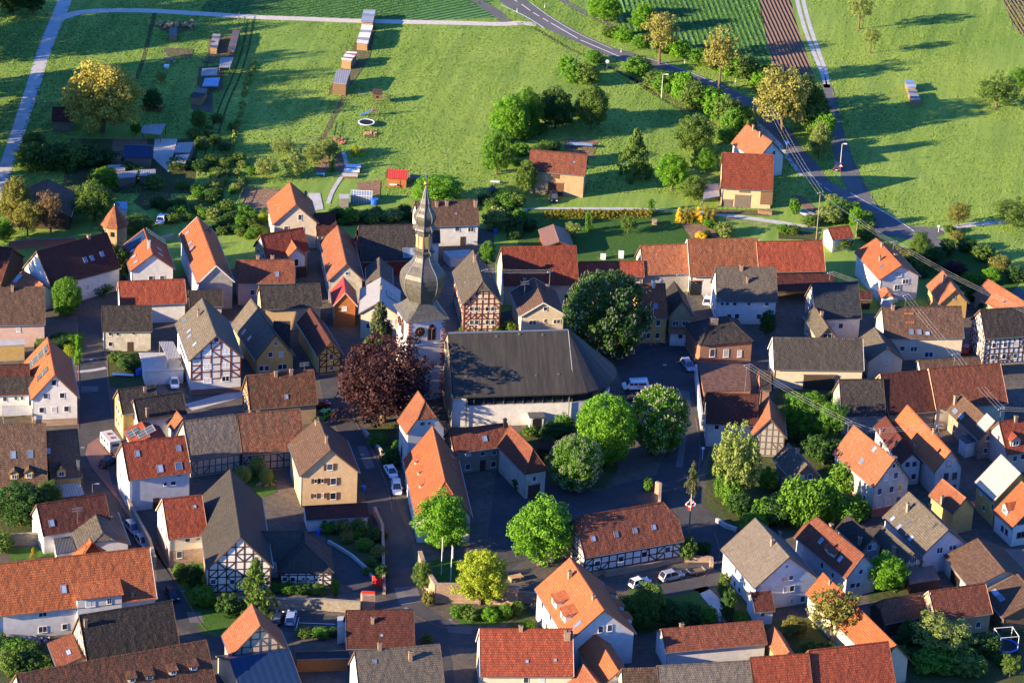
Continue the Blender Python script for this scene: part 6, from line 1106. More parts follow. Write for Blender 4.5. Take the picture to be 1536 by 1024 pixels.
# golden thuja row
a_, b_ = gp(819, 327), gp(974, 326); n_ = 26
for i in range(n_):
    q = i/(n_-1); T_('small golden-tipped thuja in the clipped row along the garden lane', 'column', 'lf_gold' if True else '', 0, 0, 0, 0, cat='conifer', nm='golden_thuja', grp='golden thuja row on the lawn edge', loc=(a_[0]+(b_[0]-a_[0])*q+random.uniform(-.1, .1), a_[1]+(b_[1]-a_[1])*q+math.sin(q*9)*.3), size=(1.9+random.uniform(-.3, .3), 1.35))
for i in range(12):
    x, y = gp(1018+(i % 6)*10+random.uniform(-2, 2), 333-(i//6)*7)[:2]; T_('golden yellow thuja in the dense clump by the brown bed', 'column', 'lf_tipgold' if i % 3 == 0 else 'lf_gold', 0, 0, 0, 0, cat='conifer', nm='golden_thuja', grp='golden thuja clump at the end of the lawn', loc=(x, y), size=(2.2+random.uniform(-.3, .4), 1.7))
SB = [('allotment bramble', 'undergrowth around the allotments', 'lf_dark lf_mid lf_dark', 26, [(330, 170), (360, 170), (330, 300), (270, 330), (180, 300), (100, 290), (90, 270), (240, 250)], 3.0),
 ('meadow brush', 'brush on the slope below the mown path', 'lf_mid lf_pale lf_green', 34, [(280, 270), (370, 235), (385, 270), (360, 300), (330, 330), (250, 335), (262, 300)], 2.4),
 ('backyard shrub', 'shrubs behind the north-west houses', 'lf_dark lf_mid lf_green', 22, [(312, 318), (400, 320), (395, 345), (350, 375), (318, 345)], 2.4),
 ('backyard bush', 'bushes between the cream house and the dark barn', 'lf_dark lf_mid', 16, [(500, 322), (612, 318), (612, 336), (500, 338)], 2.4),
 ('side garden shrub', 'shrubs right of the brown-roofed house behind the spire', 'lf_dark lf_mid lf_green', 16, [(722, 300), (770, 300), (800, 345), (760, 362), (724, 340)], 2.6),
 ('wood edge bush', 'undergrowth of the garden wood', 'lf_dark lf_mid lf_green', 22, [(735, 230), (800, 150), (860, 140), (915, 190), (850, 215), (790, 262), (745, 285)], 3.4),
 ('roadside thicket', 'thicket beside the lower road', 'lf_mid lf_dark lf_olive', 26, [(1290, 350), (1345, 372), (1420, 400), (1500, 450), (1540, 480), (1470, 470), (1400, 440), (1380, 425), (1330, 395)], 3.2),
 ('shady garden shrub', 'shrubs in the shady garden below the church wall', 'lf_dark lf_mid', 14, [(785, 665), (850, 640), (855, 660), (800, 720), (782, 705)], 2.4),
 ('yard bush', 'bushes in the eastern yards', 'lf_dark lf_mid lf_green', 14, [(1185, 590), (1262, 590), (1275, 680), (1240, 700), (1180, 660)], 3.4),
 ('low garden bush', 'bushes in the gardens at the lower right', 'lf_dark lf_mid lf_green', 22, [(1330, 960), (1530, 940), (1530, 1010), (1390, 1015), (1340, 1000)], 2.8),
 ('verge shrub', 'shrubs on the verge above the junction', 'lf_green lf_mid lf_pale', 18, [(1240, 300), (1268, 300), (1310, 335), (1300, 345), (1250, 325)], 2.4),
 ('corner garden bush', 'bushes in the corner garden at the lower left', 'lf_dark lf_mid', 12, [(0, 960), (60, 960), (80, 1010), (0, 1020)], 3.0)]
def inpoly(x, y, P):
    c = False
    for i in range(len(P)):
        (x1, y1), (x2, y2) = P[i], P[(i+1) % len(P)]
        if (y1 > y) != (y2 > y) and x < (x2-x1)*(y-y1)/(y2-y1)+x1: c = not c
    return c
for nm_, gr_, ms_, n_, P_, sz_ in SB:
    ms_ = ms_.split(); k_ = 0; xs = [p[0] for p in P_]; ys = [p[1] for p in P_]
    while k_ < n_:
        x, y = random.uniform(min(xs), max(xs)), random.uniform(min(ys), max(ys))
        if not inpoly(x, y, P_): continue
        g = gp(x, y)[:2]; z_ = sz_*random.uniform(.5, 1.1); mt = ms_[k_ % len(ms_)]; k_ += 1
        T_(f'{MC[mt]} {nm_} among the {gr_}', 'bush', mt, 0, 0, 0, 0, cat='bush', nm=nm_.replace(' ', '_').replace('-', '_'), grp=gr_, loc=(g[0], g[1]), size=(z_*.85, z_*1.25))
T_('tall clipped green arch-shaped hedge end beside the left street', 'column', 'lf_bright', 116, 545, 503, 12, cat='hedge', nm='clipped_hedge')
T_('yellow flowering ground shrub in the brown bed near the red barns', 'bush', 'lf_tipgold', 1052, 358, 348, 18, cat='bush', nm='flowering_shrub')
# trees off to the left whose shadows reach the meadows
for i, (px, py, off, hh) in enumerate([(0, 470, 8, 15), (0, 430, 10, 17), (0, 405, 16, 19), (0, 330, 9, 20), (0, 290, 14, 24), (0, 262, 22, 26), (0, 236, 12, 24), (0, 218, 24, 28), (0, 180, 12, 26), (0, 160, 22, 28), (0, 146, 12, 22), (0, 98, 14, 24), (0, 84, 24, 27), (0, 60, 14, 25), (0, 34, 16, 26)]):
    g = gp(px, py); T_('tall tree of the wood left outside the meadow', 'broad', 'lf_dark', 0, 0, 0, 0, nm='wood_tree', grp='wood west of the meadows', loc=(g[0]-off, g[1]), size=(hh, hh*.55))
# ------------------------------------------------------------------ grass tufts
def tufts(name, mat, n, poly_px, hgt, wid, seed, excl=()):
    r = np.random.default_rng(seed); P = [gp(*p)[:2] for p in poly_px]; xs = [p[0] for p in P]; ys = [p[1] for p in P]
    x = r.uniform(min(xs), max(xs), n); y = r.uniform(min(ys), max(ys), n)
    def inside(pl):
        ins = np.zeros(len(x), bool); k = len(pl)
        for i in range(k):
            x1, y1 = pl[i]; x2, y2 = pl[(i+1) % k]
            c = ((y1 > y) != (y2 > y)) & (x < (x2-x1)*(y-y1)/((y2-y1) or 1e-9)+x1); ins ^= c
        return ins
    m = inside(P)
    for ex in excl: m &= ~inside([gp(*p)[:2] for p in ex])
    x, y = x[m], y[m]; k = len(x)
    dens = np.sin(x*.11+1.3*np.sin(y*.05))*np.sin(y*.083+x*.03)+r.normal(size=k)*.45; kp = dens > -.55; x, y = x[kp], y[kp]; k = len(x)
    th = r.uniform(0, math.pi, k); h = hgt*r.uniform(.4, 1.3, k); w = wid*r.uniform(.5, 1.2, k)
    vs = []
    for j in range(2):
        t = th+j*1.57; dx, dy = np.cos(t)*w/2, np.sin(t)*w/2; lx = r.normal(size=k)*h*.25; ly = r.normal(size=k)*h*.25
        vs.append(np.stack([np.stack([x-dx, y-dy, np.full(k, .0)], 1), np.stack([x+dx, y+dy, np.full(k, .0)], 1), np.stack([x+dx*.7+lx, y+dy*.7+ly, h], 1), np.stack([x-dx*.6+lx, y-dy*.6+ly, h*.85], 1)], 1))
    v = np.concatenate(vs, 0).reshape(-1, 3); o = bpy.data.objects.new(name, leafmesh(name, v, mat)); COL.objects.link(o); o['kind'] = 'stuff'; return o
roadpoly = rE+rW[::-1]
mead = [(-80, -20), (1640, -20), (1640, 420), (1420, 345), (1360, 340), (1290, 310), (1230, 300), (1080, 330), (1000, 290), (740, 290), (560, 300), (380, 330), (250, 345), (130, 300), (-80, 420)]
lr = [Q('00', p) for p in [(430, -60), (370, 60), (320, 200), (260, 350), (200, 520), (150, 680), (80, 900), (20, 1060), (-80, 1060), (0, 850), (60, 740), (110, 600), (170, 420), (230, 260), (280, 130), (320, 0)]]
gt = [Q('00', p) for p in [(300, 90), (450, 55), (900, 48), (1517, 88)]]+[Q('10', p) for p in [(900, 112), (1500, 118), (1500, 150), (600, 138)]]+[Q('00', p) for p in [(1517, 116), (1200, 96), (620, 74), (450, 92), (330, 130)]]
fr_ = [Q('30', p) for p in [(195, -60), (265, -60), (300, 120), (370, 300), (410, 440), (440, 600), (490, 800), (560, 1000), (660, 1150), (560, 1150), (450, 950), (410, 700), (380, 500), (310, 320), (240, 120)]]
pf = [(1132, -50), (1190, -50), (1195, 20), (1210, 70), (1226, 122), (1150, 105), (1140, 20)]
tufts('meadow_grass', 'grasstuft', 230000, mead, .13, .42, 3, [roadpoly, lr, gt, fr_, pf, [(345, -60), (830, -60), (752, 26), (520, 30), (300, 18)], [(938, -60), (1128, -60), (1160, 112), (1000, 76), (925, 30)], [Q('00', p) for p in [(600, 700), (1100, 780), (1120, 1024), (400, 1024)]], [Q('11', p) for p in [(-60, 100), (720, 80), (720, 200), (-60, 260)]], [Q('21', p) for p in [(0, 220), (1560, 290), (1560, 340), (0, 260)]]])
tufts('crop_rows', 'cropleaf', 26000, [(345, -40), (830, -40), (735, 4), (640, 29), (395, 24), (300, 16)], .14, .3, 5)
tufts('crop_rows', 'cropleaf', 22000, [(940, -40), (1128, -40), (1144, 25), (1158, 108), (1060, 90), (935, 60)], .14, .3, 6)
tufts('weeds', 'lf_pale', 3500, [(385, 90), (330, 300), (290, 320), (350, 200), (370, 110)], .6, .8, 9)
# ================================================================== church
def church():
    ang = math.radians(20); he = 17.3
    fl = gp(609, 603)[:2]; u = np.array([math.cos(ang), math.sin(ang)]); n = np.array([-u[1], u[0]]); S = 7.2
    c = fl+u*S/2+n*S/2
    root = empty('church', (c[0], c[1], 0), ang); tag(root, 'white church with a tall slate onion spire, a clock and a broad dark roofed nave', 'church')
    # tower body with openings drawn as real panels
    h = S/2
    MB().box(-h, -h, 0, h, h, he).build('tower_wall', 'lav', root)
    q = MB()
    for sx in (-1, 1):
        for sy in (-1, 1):
            z = .1; i = 0
            while z < he-.7:
                a = .75 if i % 2 else .42; b = .42 if i % 2 else .75
                x0, x1 = (sx*h+.04*sx, sx*(h-a)); y0, y1 = (sy*h+.04*sy, sy*(h-b)); q.box(min(x0, x1), min(y0, y1), z, max(x0, x1), max(y0, y1), z+.46); z += .62; i += 1
    q.build('quoins', 'redstone', root)
    for z in (6.0, 11.8): MB().box(-h-.12, -h-.12, z, h+.12, h+.12, z+.22).build('string_course', 'trimwhite', root)
    MB().box(-h-.35, -h-.35, he-.35, h+.35, h+.35, he).build('cornice', 'trimwhite', root)
    # clocks and belfry windows on the four faces
    for k in range(4):
        M = Matrix.Rotation(k*math.pi/2, 4, 'Z')
        def place(o): o.matrix_local = M; return o
        cx = -1.35 if k in (0, 2) else 0; wx = 1.0 if k in (0, 2) else 0
        if k in (0, 2, 3):
            m = MB(); N_ = 28; zc = 14.6; cxx = cx if k != 3 else -1.9
            ring = [(cxx+1.0*math.cos(2*math.pi*i/N_), zc+1.0*math.sin(2*math.pi*i/N_)) for i in range(N_)]
            m.add([(x, -h-.10, z) for x, z in ring]+[(x, -h+.02, z) for x, z in ring], [tuple(range(N_))]+[(i, i+N_, (i+1) % N_+N_, (i+1) % N_) for i in range(N_)])
            cf = place(m.build('clock_face', 'black', root))
            m = MB()
            for i in range(12):
                a = 2*math.pi*i/12; m.beam((cxx+.72*math.cos(a), -h-.13, zc+.72*math.sin(a)), (cxx+.93*math.cos(a), -h-.13, zc+.93*math.sin(a)), .09, .04, up=(0, 1, 0))
            m.build('hour_marks', 'gold', cf)
            MB().lathe([(.42, 0), (.45, .03), (.38, .05)], 16).build('clock_centre', 'redstone', cf).matrix_local = Matrix.Translation((cxx, -h-.1, zc)) @ Matrix.Rotation(math.pi/2, 4, 'X')
            m = MB(); m.beam((cxx, -h-.18, zc), (cxx+.1, -h-.18, zc+.75), .07, .03, up=(0, 1, 0)); m.beam((cxx, -h-.2, zc), (cxx+.45, -h-.2, zc+.25), .08, .03, up=(0, 1, 0)); m.build('clock_hand', 'gold', cf)
        # pointed window
        w_, zb_, zs_ = .72, 12.75, 14.7
        out = [(wx-w_, zb_), (wx+w_, zb_), (wx+w_, zs_)]+[(wx+w_*math.cos(a)*1.0, zs_+1.15*math.sin(a)) for a in (.4, .8, 1.2)]+[(wx, zs_+1.3)]+[(wx-w_*math.cos(a), zs_+1.15*math.sin(a)) for a in (1.2, .8, .4)]+[(wx-w_, zs_)]
        m = MB(); n_ = len(out)
        ou2 = [(wx+(x-wx)*1.25, zb_+(z-zb_)*1.07-.12) for x, z in out]
        m.add([(x, -h-.07, z) for x, z in ou2]+[(x, -h+.02, z) for x, z in ou2], [tuple(range(n_))]+[(i, i+n_, (i+1) % n_+n_, (i+1) % n_) for i in range(n_)])
        fo = place(m.build('belfry_window', 'redstone', root))
        MB().add([(x, -h-.085, z) for x, z in out], [tuple(range(n_))]).build('louvre', 'black', fo)
        m = MB().box(wx-.06, -h-.12, zb_, wx+.06, -h-.09, zs_+.6); m.beam((wx, -h-.12, zs_+.1), (wx-w_*.8, -h-.12, zs_+.7), .1, .04, up=(0, 1, 0)); m.beam((wx, -h-.12, zs_+.1), (wx+w_*.8, -h-.12, zs_+.7), .1, .04, up=(0, 1, 0)); m.build('tracery', 'redstone', fo)
        place(MB().box(-.12, -h-.03, 8.3, .12, -h+.02, 9.5).build('slit_window', 'black', root))
    # spire from its outline
    def zc(Y): return zat(c, 250+Y/TS)
    def rr(wz): return wz/TS/ppm(c)*.985
    z0 = he
    sk = MB(); zn = zc(735)
    def sq(z, r): return [(-r, -r, z), (r, -r, z), (r, r, z), (-r, r, z)]
    oc = lambda z, r: [(r*math.cos(math.pi/8+i*math.pi/4+math.pi/2*2.5), r*math.sin(math.pi/8+i*math.pi/4+math.pi/2*2.5), z) for i in range(8)]
    # square skirt flaring to an octagon
    prof = [(z0-.3, h+.75, 1.0), (z0+.25, h+.15, .9), (z0+1.3, h-.6, .75), (z0+2.4, h-1.1, .6), (zn, rr(92)*.93, .45)]
    rings = []
    for z, r, sqn in prof:
        pts = []
        for i in range(8):
            a = math.pi/8+i*math.pi/4; ox, oy_ = math.cos(a), math.sin(a); k_ = r*(1-max(0, sqn-.45)/.55)+r*1.0/max(abs(ox), abs(oy_))*(max(0, sqn-.45)/.55)
            t_ = max(0, sqn-.45)/.55
            sx_, sy_ = (1 if ox > 0 else -1), (1 if oy_ > 0 else -1)
            if abs(ox) > abs(oy_): cxn, cyn = sx_, sy_*(1-.0)
            else: cxn, cyn = sx_*(1-.0), sy_
            pts.append(((1-t_)*ox*r+t_*cxn*r, (1-t_)*oy_*r+t_*cyn*r, z))
        rings.append(pts)
    vs = [p for r_ in rings for p in r_]; sk.add(vs, [(j*8+i, j*8+(i+1) % 8, (j+1)*8+(i+1) % 8, (j+1)*8+i) for j in range(len(rings)-1) for i in range(8)])
    sk.build('tower_roof', 'spireslate', root)
    on = [(740, 92), (715, 106), (690, 118), (660, 127), (630, 130), (605, 127), (585, 117), (565, 98), (545, 76), (525, 60), (505, 50), (490, 47), (487, 60), (474, 62), (470, 46), (360, 43), (357, 62), (346, 66), (338, 62), (325, 50), (315, 52), (300, 60), (285, 63), (270, 61), (255, 53), (240, 40), (225, 31), (208, 28), (204, 32), (198, 28), (175, 20), (150, 14), (125, 7), (108, 3)]
    MB().lathe([(rr(w), zc(Y)) for Y, w in on], 8, rot=math.pi/8).build('onion_spire', 'spireslate', root)
    rb = MB()
    for i in range(8):
        a = math.pi/8+i*math.pi/4
        for (Y0, w0), (Y1, w1) in zip(on[:-1], on[1:]):
            r0, r1 = rr(w0)+.02, rr(w1)+.02; rb.beam((r0*math.cos(a), r0*math.sin(a), zc(Y0)), (r1*math.cos(a), r1*math.sin(a), zc(Y1)+.01), .12, .1)
    rb.build('spire_ribs', 'zinc', root)
    for i in range(8):
        a = i*math.pi/4; r = rr(45)*math.cos(math.pi/8); z1, z2 = zc(452), zc(385)
        o = MB().box(-.42, -.06, z1, .42, .06, z2).build('lantern_window', 'tan' if i % 2 else 'yellow', root); o.location = (r*math.cos(a), r*math.sin(a), 0); o.rotation_euler = (0, 0, a+math.pi/2)
    zb = zc(95); o = MB().lathe([(.02, zb-.5), (.34, zb-.3), (.46, zb), (.34, zb+.3), (.02, zb+.48)], 12).build('golden_ball', 'gold', root, True)
    zt_ = zc(20); m = MB().box(-.06, -.06, zb+.4, .06, .06, zt_); m.box(-.55, -.05, zt_-1.2, .55, .05, zt_-1.08); m.build('cross', 'zinc', root)
    # nave: ridge with a rounded apse end
    zr, ze = 15.6, 7.0
    Lc = toworld = None
    A = gp(672, 499, zr)[:2]; B = gp(852, 494, zr)[:2]; E = gp(663.5, 594, ze)[:2]; d = (B-A)/np.linalg.norm(B-A); nn = np.array([d[1], -d[0]])   # nn points to the camera
    W_ = (E-A)@nn; L_ = np.linalg.norm(B-A)
    ca, sa = math.cos(ang), math.sin(ang)
    def loc(p, z): x, y = p[0]-c[0], p[1]-c[1]; return (x*ca+y*sa, -x*sa+y*ca, z)
    def outline(z, r, cap=True, ext=0.0):
        pts = [loc(A-d*ext+nn*r, z)]
        for i in range(0, 13):
            t_ = -math.pi/2+math.pi*i/12; p = B+d*math.cos(t_)*r*1.0+nn*(-math.sin(t_))*r; pts.append(loc(p, z))
        pts.append(loc(A-d*ext-nn*r, z)); return pts
    o1 = outline(ze, W_+.5); r0 = [loc(A+nn*.25, zr)]+[loc(B+nn*.25, zr)]*0+[loc(B+d*math.cos(-math.pi/2+math.pi*i/12)*.25-nn*math.sin(-math.pi/2+math.pi*i/12)*.25, zr) for i in range(13)]+[loc(A-nn*.25, zr)]
    n_ = len(o1); m = MB(); m.add(o1+r0+[(x, y, z-.3) for x, y, z in o1], [(i, i+1, n_+i+1, n_+i) for i in range(n_-1)]+[tuple(range(n_, 2*n_))]+[(i, 2*n_+i, 2*n_+i+1, i+1) for i in range(n_-1)]+[tuple(range(2*n_, 3*n_))[::-1]])
    m.build('nave_roof', 'churchslate', root)
    # gable wall at the tower side
    m = MB(); g0 = [loc(A+nn*(W_-.2)-d*.05, 0), loc(A-nn*(W_-.2)-d*.05, 0), loc(A-nn*(W_-.2)-d*.05, ze-.2), loc(A-d*.05, zr-.35), loc(A+nn*(W_-.2)-d*.05, ze-.2)]; m.add(g0, [(0, 1, 2, 3, 4)]); m.build('gable_wall', 'rubble', root)
    w1 = outline(0, W_-.7); w2 = outline(ze-2.6, W_-.7); m = MB(); m.add(w1+w2, [(i, i+1, n_+i+1, n_+i) for i in range(n_-1)]); m.build('nave_wall', 'white', root)
    w1 = outline(ze-2.6, W_-1.1); w2 = outline(ze-.2, W_-1.1); m = MB(); m.add(w1+w2, [(i, i+1, n_+i+1, n_+i) for i in range(n_-1)]); m.build('window_band', 'glass', root)
    l1 = outline(ze-2.62, W_-.7); l2 = outline(ze-2.6, W_-1.15); MB().add(l1+l2, [(i, i+1, n_+i+1, n_+i) for i in range(n_-1)]).build('window_ledge', 'concrete', root)
    for q_ in np.linspace(0.02, 1, 13):
        p = A+d*L_*q_+nn*(W_-1.02); x, y, _ = loc(p, 0); MB().box(x-.08, y-.08, ze-2.6, x+.08, y+.08, ze-.25).build('mullion', 'darkmetal', root)
    p0 = loc(A+nn*(W_-.66), 0); p1 = loc(A+d*2.6+nn*(W_-.66), 0); m = MB(); k0 = loc(A+nn*(W_-1.1), 0); k1 = loc(A+d*2.6+nn*(W_-1.1), 0)
    m.hexa([(*p0[:2], 0), (*p1[:2], 0), (*k1[:2], 0), (*k0[:2], 0)], [(*p0[:2], ze-.25), (*p1[:2], ze-.25), (*k1[:2], ze-.25), (*k0[:2], ze-.25)]); m.build('corner_wall', 'white', root)
    for q_, in ((2.75,), (22.2,)):
        x, y, _ = loc(A+d*q_+nn*(W_-.45), 0); MB().tube((x, y, 0), (x, y, ze-.2), .1, .1, 6).build('downpipe', 'zinc', root)
    # porch by the wall
    a_ = loc(A+d*15.2+nn*(W_-.7), 0); m = MB()
    P = [loc(A+d*x_+nn*y_, 0) for x_, y_ in ((14.6, W_-.8), (17.2, W_-.8), (17.2, W_+1.2), (14.6, W_+1.2))]; m.prism([p[:2] for p in P][::-1], 0, 2.5); m.build('side_porch', 'white', root)
    P = [loc(A+d*x_+nn*y_, 0) for x_, y_ in ((14.4, W_-.9), (17.4, W_-.9), (17.4, W_+1.5), (14.4, W_+1.5))]; MB().prism([p[:2] for p in P][::-1], 2.5, 2.7).build('porch_roof', 'darkmetal', root)
    x, y, _ = loc(A+d*15.9+nn*(W_+1.22), 0); o = MB().box(-.8, -.05, .05, .8, .05, 2.2).build('porch_door', 'black', root); o.location = (x, y, 0); o.rotation_euler = (0, 0, math.atan2(d[1], d[0])-ang)
    # small roof vents
    for (px, py) in [(745, 505), (779, 502), (814, 503), (699, 566), (734, 565), (769, 565), (804, 564), (838, 562)]:
        for z in np.arange(ze, zr, .1):
            g = gp(px, py, z)[:2]; r_ = (g-A)@nn
            if z >= zr-(zr-ze)*r_/W_: break
        x, y, _ = loc(g, 0); m = MB().box(x-.18, y-.18, z-.2, x+.18, y+.3, z+.28); m.build('roof_vent', 'zinc', root)
    for k_, q_ in enumerate((.12, .4)):
        r_ = W_*(1-q_); z_ = ze+(zr-ze)*q_
        MB().beam(loc(A+nn*r_+d*1, z_+.12), loc(B+nn*r_, z_+.12), .05, .16).build('snow_guard', 'zinc', root)
    # lightning wire seams
    m = MB(); m.beam(loc(B+nn*.3, zr), loc(B+nn*(W_+.4), ze), .1, .06); m.build('seam', 'concrete', root)
    MB().beam(loc(A+nn*.2, zr+.03), loc(B+nn*.2, zr+.03), .4, .12).build('ridge_capping', 'zinc', root)
church()
# ================================================================== vehicles
def car_mesh(kind):
    # x forward; returns body profile sections
    L_, Wd, H_ = {'hatch': (4.2, 1.76, 1.48), 'sedan': (4.6, 1.8, 1.43), 'suv': (4.6, 1.88, 1.68), 'wagon': (4.7, 1.84, 1.5)}[kind]
    hl = L_/2; bz = .95 if kind == 'suv' else .82
    low = [(-hl, .45, .82), (-hl+.05, .72, .9), (-hl+.3, bz, .94), (-hl+1.2, bz+.02, 1), (hl-1.35, bz, 1), (hl-.35, bz-.14, .92), (hl-.03, .62, .84), (hl, .4, .8)]
    return L_, Wd, H_, bz, low
def car(label, paint, kind, t, p_rear, p_front, grp=None, nm='parked_car', cat='car'):
    a = gp(*Q(t, p_rear))[:2]; b = gp(*Q(t, p_front))[:2]; c = (a+b)/2; an = math.atan2(b[1]-a[1], b[0]-a[0])
    root = empty(nm, (c[0], c[1], .05), an); tag(root, label, cat, grp)
    L_, Wd, H_, bz, low = car_mesh(kind); hw = Wd/2; hl = L_/2
    m = MB(); st_ = [(-hl, .3, .55, .80), (-hl+.12, .24, bz-.05, .95), (-hl+1.0, .22, bz, 1.0), (hl-1.4, .22, bz, 1.0), (hl-.5, .24, bz-.12, .96), (hl-.08, .28, bz-.3, .86), (hl, .34, .55, .78)]
    vs = []
    for x, z0, z1, w in st_: vs += [(x, -hw*w*.92, z0), (x, -hw*w, (z0+z1)/2), (x, -hw*w*.93, z1), (x, hw*w*.93, z1), (x, hw*w, (z0+z1)/2), (x, hw*w*.92, z0)]
    n = len(st_); fs = [(i*6+j, i*6+(j+1) % 6, (i+1)*6+(j+1) % 6, (i+1)*6+j)[::-1] for i in range(n-1) for j in range(6)]+[(0, 1, 2, 3, 4, 5)[::-1], tuple((n-1)*6+j for j in range(6))]
    m.add(vs, fs)
    rx = -hl+.75 if kind != 'sedan' else -hl+1.25; fx = hl-1.95; bk = -hl+.15 if kind in ('hatch', 'suv', 'wagon') else -hl+.7
    m.hexa([(bk+.5, -hw*.72, H_-.06), (fx, -hw*.72, H_-.06), (fx, hw*.72, H_-.06), (bk+.5, hw*.72, H_-.06)], [(bk+.55, -hw*.7, H_), (fx-.1, -hw*.7, H_), (fx-.1, hw*.7, H_), (bk+.55, hw*.7, H_)])
    for x0, x1 in ((bk+.05, bk+.5), (fx+.9, fx)):
        for s in (-1, 1): m.beam((x0, s*hw*.86, bz-.03), (x1, s*hw*.72, H_-.03), .09, .09)
    for xm in ((bk+fx)/2+.25, (bk+fx)/2-.75):
        for s in (-1, 1): m.beam((xm, s*hw*.9, bz-.03), (xm, s*hw*.72, H_-.03), .08, .07)
    m.build('body', paint, root)
    g = MB(); g.hexa([(bk+.04, -hw*.87, bz-.04), (fx+.93, -hw*.87, bz-.04), (fx+.93, hw*.87, bz-.04), (bk+.04, hw*.87, bz-.04)], [(bk+.48, -hw*.705, H_-.05), (fx+.02, -hw*.705, H_-.05), (fx+.02, hw*.705, H_-.05), (bk+.48, hw*.705, H_-.05)]); g.build('windows', 'glass', root)
    for sx in (-hl+.82, hl-.85):
        for s in (-1, 1):
            w = MB().tube((sx, s*(hw-.22), .32), (sx, s*(hw+.01), .32), .33, .33, 12).build('wheel', 'tyre', root); MB().tube((sx, s*(hw-.05), .32), (sx, s*(hw+.03), .32), .18, .18, 8).build('rim', 'zinc', w)
    for s in (-1, 1):
        MB().box(hl-.16, s*hw*.62-.17, .58, hl-.0, s*hw*.62+.17, .72).build('headlight', 'frame', root); MB().box(-hl-.01, s*hw*.7-.13, .62, -hl+.12, s*hw*.7+.13, .8).build('tail_light', 'signred', root)
        MB().box(fx+.55, s*(hw+.08)-.09, bz, fx+.7, s*(hw+.08)+.09, bz+.14).build('mirror', paint, root)
    MB().box(-hl-.02, -.26, .45, -hl+.06, .26, .56).build('number_plate', 'frame', root)
    return root
car('white car parked in the lane, upper one of the two below the watchtower', 'carwhite', 'sedan', '12', (760, 762), (805, 838))
car('white car facing downhill in the lane, lower one of the two below the watchtower', 'carwhite', 'suv', '12', (808, 848), (820, 938))
car('white car parked on the terrace drive beside the white garages', 'carwhite', 'hatch', '02', (985, 262), (998, 330))
car('pale blue car at the kerb, upper one of the pair in the left street', 'carblue', 'wagon', '03', (725, 125), (785, 190)); car('silver car half hidden by a roof, lower of the pair in the left street', 'carsilver', 'hatch', '03', (785, 205), (835, 262))
car('black car in the shade at the kerb, beside the very dark roof', 'cardark', 'hatch', '03', (960, 500), (1000, 570)); car('dark car standing behind the caravan', 'cardark', 'hatch', '02', (598, 760), (640, 735))
car('silver station wagon seen from behind in the parking bay', 'carsilver', 'wagon', '13', (207, 700), (220, 635)); car('dark car at the left end of the parking bay', 'cardark', 'hatch', '13', (130, 698), (150, 640))
car('silver off-road car parked under the sandstone wall of the half-timbered hall', 'carsilver', 'suv', '23', (885, 445), (990, 418)); car('white car half hidden by a tree left of the silver off-road car', 'carwhite', 'hatch', '23', (720, 478), (790, 455))
car('grey-blue car alone on the square below the white garage', 'carblue', 'wagon', '22', (1015, 175), (1045, 215)); car('dark blue car parked behind the white van', 'cardark', 'sedan', '22', (655, 390), (735, 365))
car('dark car parked in front of the tan field barn', 'cardark', 'hatch', '21', (270, 165), (270, 212)); car('white car in the narrow yard left of the long white house', 'carwhite', 'hatch', '21', (1135, 800), (1152, 745))
car('white car parked on the grass near the octagonal turret', 'carwhite', 'sedan', '01', (910, 330), (928, 290)); car('dark red car in the shade left of the copper beech', 'carred', 'hatch', '12', (355, 425), (395, 415))
car('red car half under a roof near the half-timbered house at the right edge', 'carred', 'hatch', '32', (1180, 112), (1215, 95)); car('small bright green compact car under the copper beech', 'cargreen', 'hatch', '12', (400, 480), (425, 462))
car('small dark car beside the stopped field road sign', 'cardark', 'hatch', '30', (450, 975), (460, 945))
def van():
    a = gp(*Q('22', (800, 315)))[:2]; b = gp(*Q('22', (662, 318)))[:2]; c = (a+b)/2; an = math.atan2(b[1]-a[1], b[0]-a[0])
    root = empty('parked_van', (c[0], c[1], .05), an); tag(root, 'white passenger van with red lettering parked on the church square', 'van')
    m = MB(); pr = [(-2.45, .35), (2.45, .35), (2.5, .9), (1.75, 1.15), (1.05, 1.92), (-2.3, 1.98), (-2.48, 1.2)]
    n = len(pr); w = .93; m.add([(x, -w, z) for x, z in pr]+[(x, w, z) for x, z in pr], [tuple(range(n)), tuple(range(n, 2*n))[::-1]]+[(i, i+n, (i+1) % n+n, (i+1) % n) for i in range(n)]); m.build('body', 'carwhite', root)
    for s in (-1, 1):
        for x0, x1 in ((.55, 1.25), (-.3, .42), (-1.9, -.45)): MB().box(x0, s*.935-.012, 1.2, x1, s*.935+.012, 1.7).build('side_window', 'glass', root)
        m = MB()    # red lettering, seen only as short strokes
        for i in range(7): x = -.2-.18*i; m.box(x-.05, s*.935-.014, .82, x+.05, s*.935+.014, 1.05)
        m.build('lettering', 'signred', root)
        for x in (-1.6, 1.6): MB().tube((x, s*.72, .33), (x, s*.95, .33), .34, .34, 12).build('wheel', 'tyre', root)
        MB().box(2.36, s*.7-.16, .7, 2.5, s*.7+.16, .88).build('headlight', 'frame', root)
    m = MB(); m.add([(1.8, -.82, 1.19), (1.8, .82, 1.19), (1.16, .78, 1.86), (1.16, -.78, 1.86)], [(0, 1, 2, 3)]); o = m.build('windscreen', 'glass', root); o.location = (.03, 0, .03)
    m = MB()
    for i in range(9): x = -1.9+.33*i; m.box(x-.09, -.6, 1.985, x+.09, -.25, 2.0)
    m.build('roof_lettering', 'signred', root)
van()
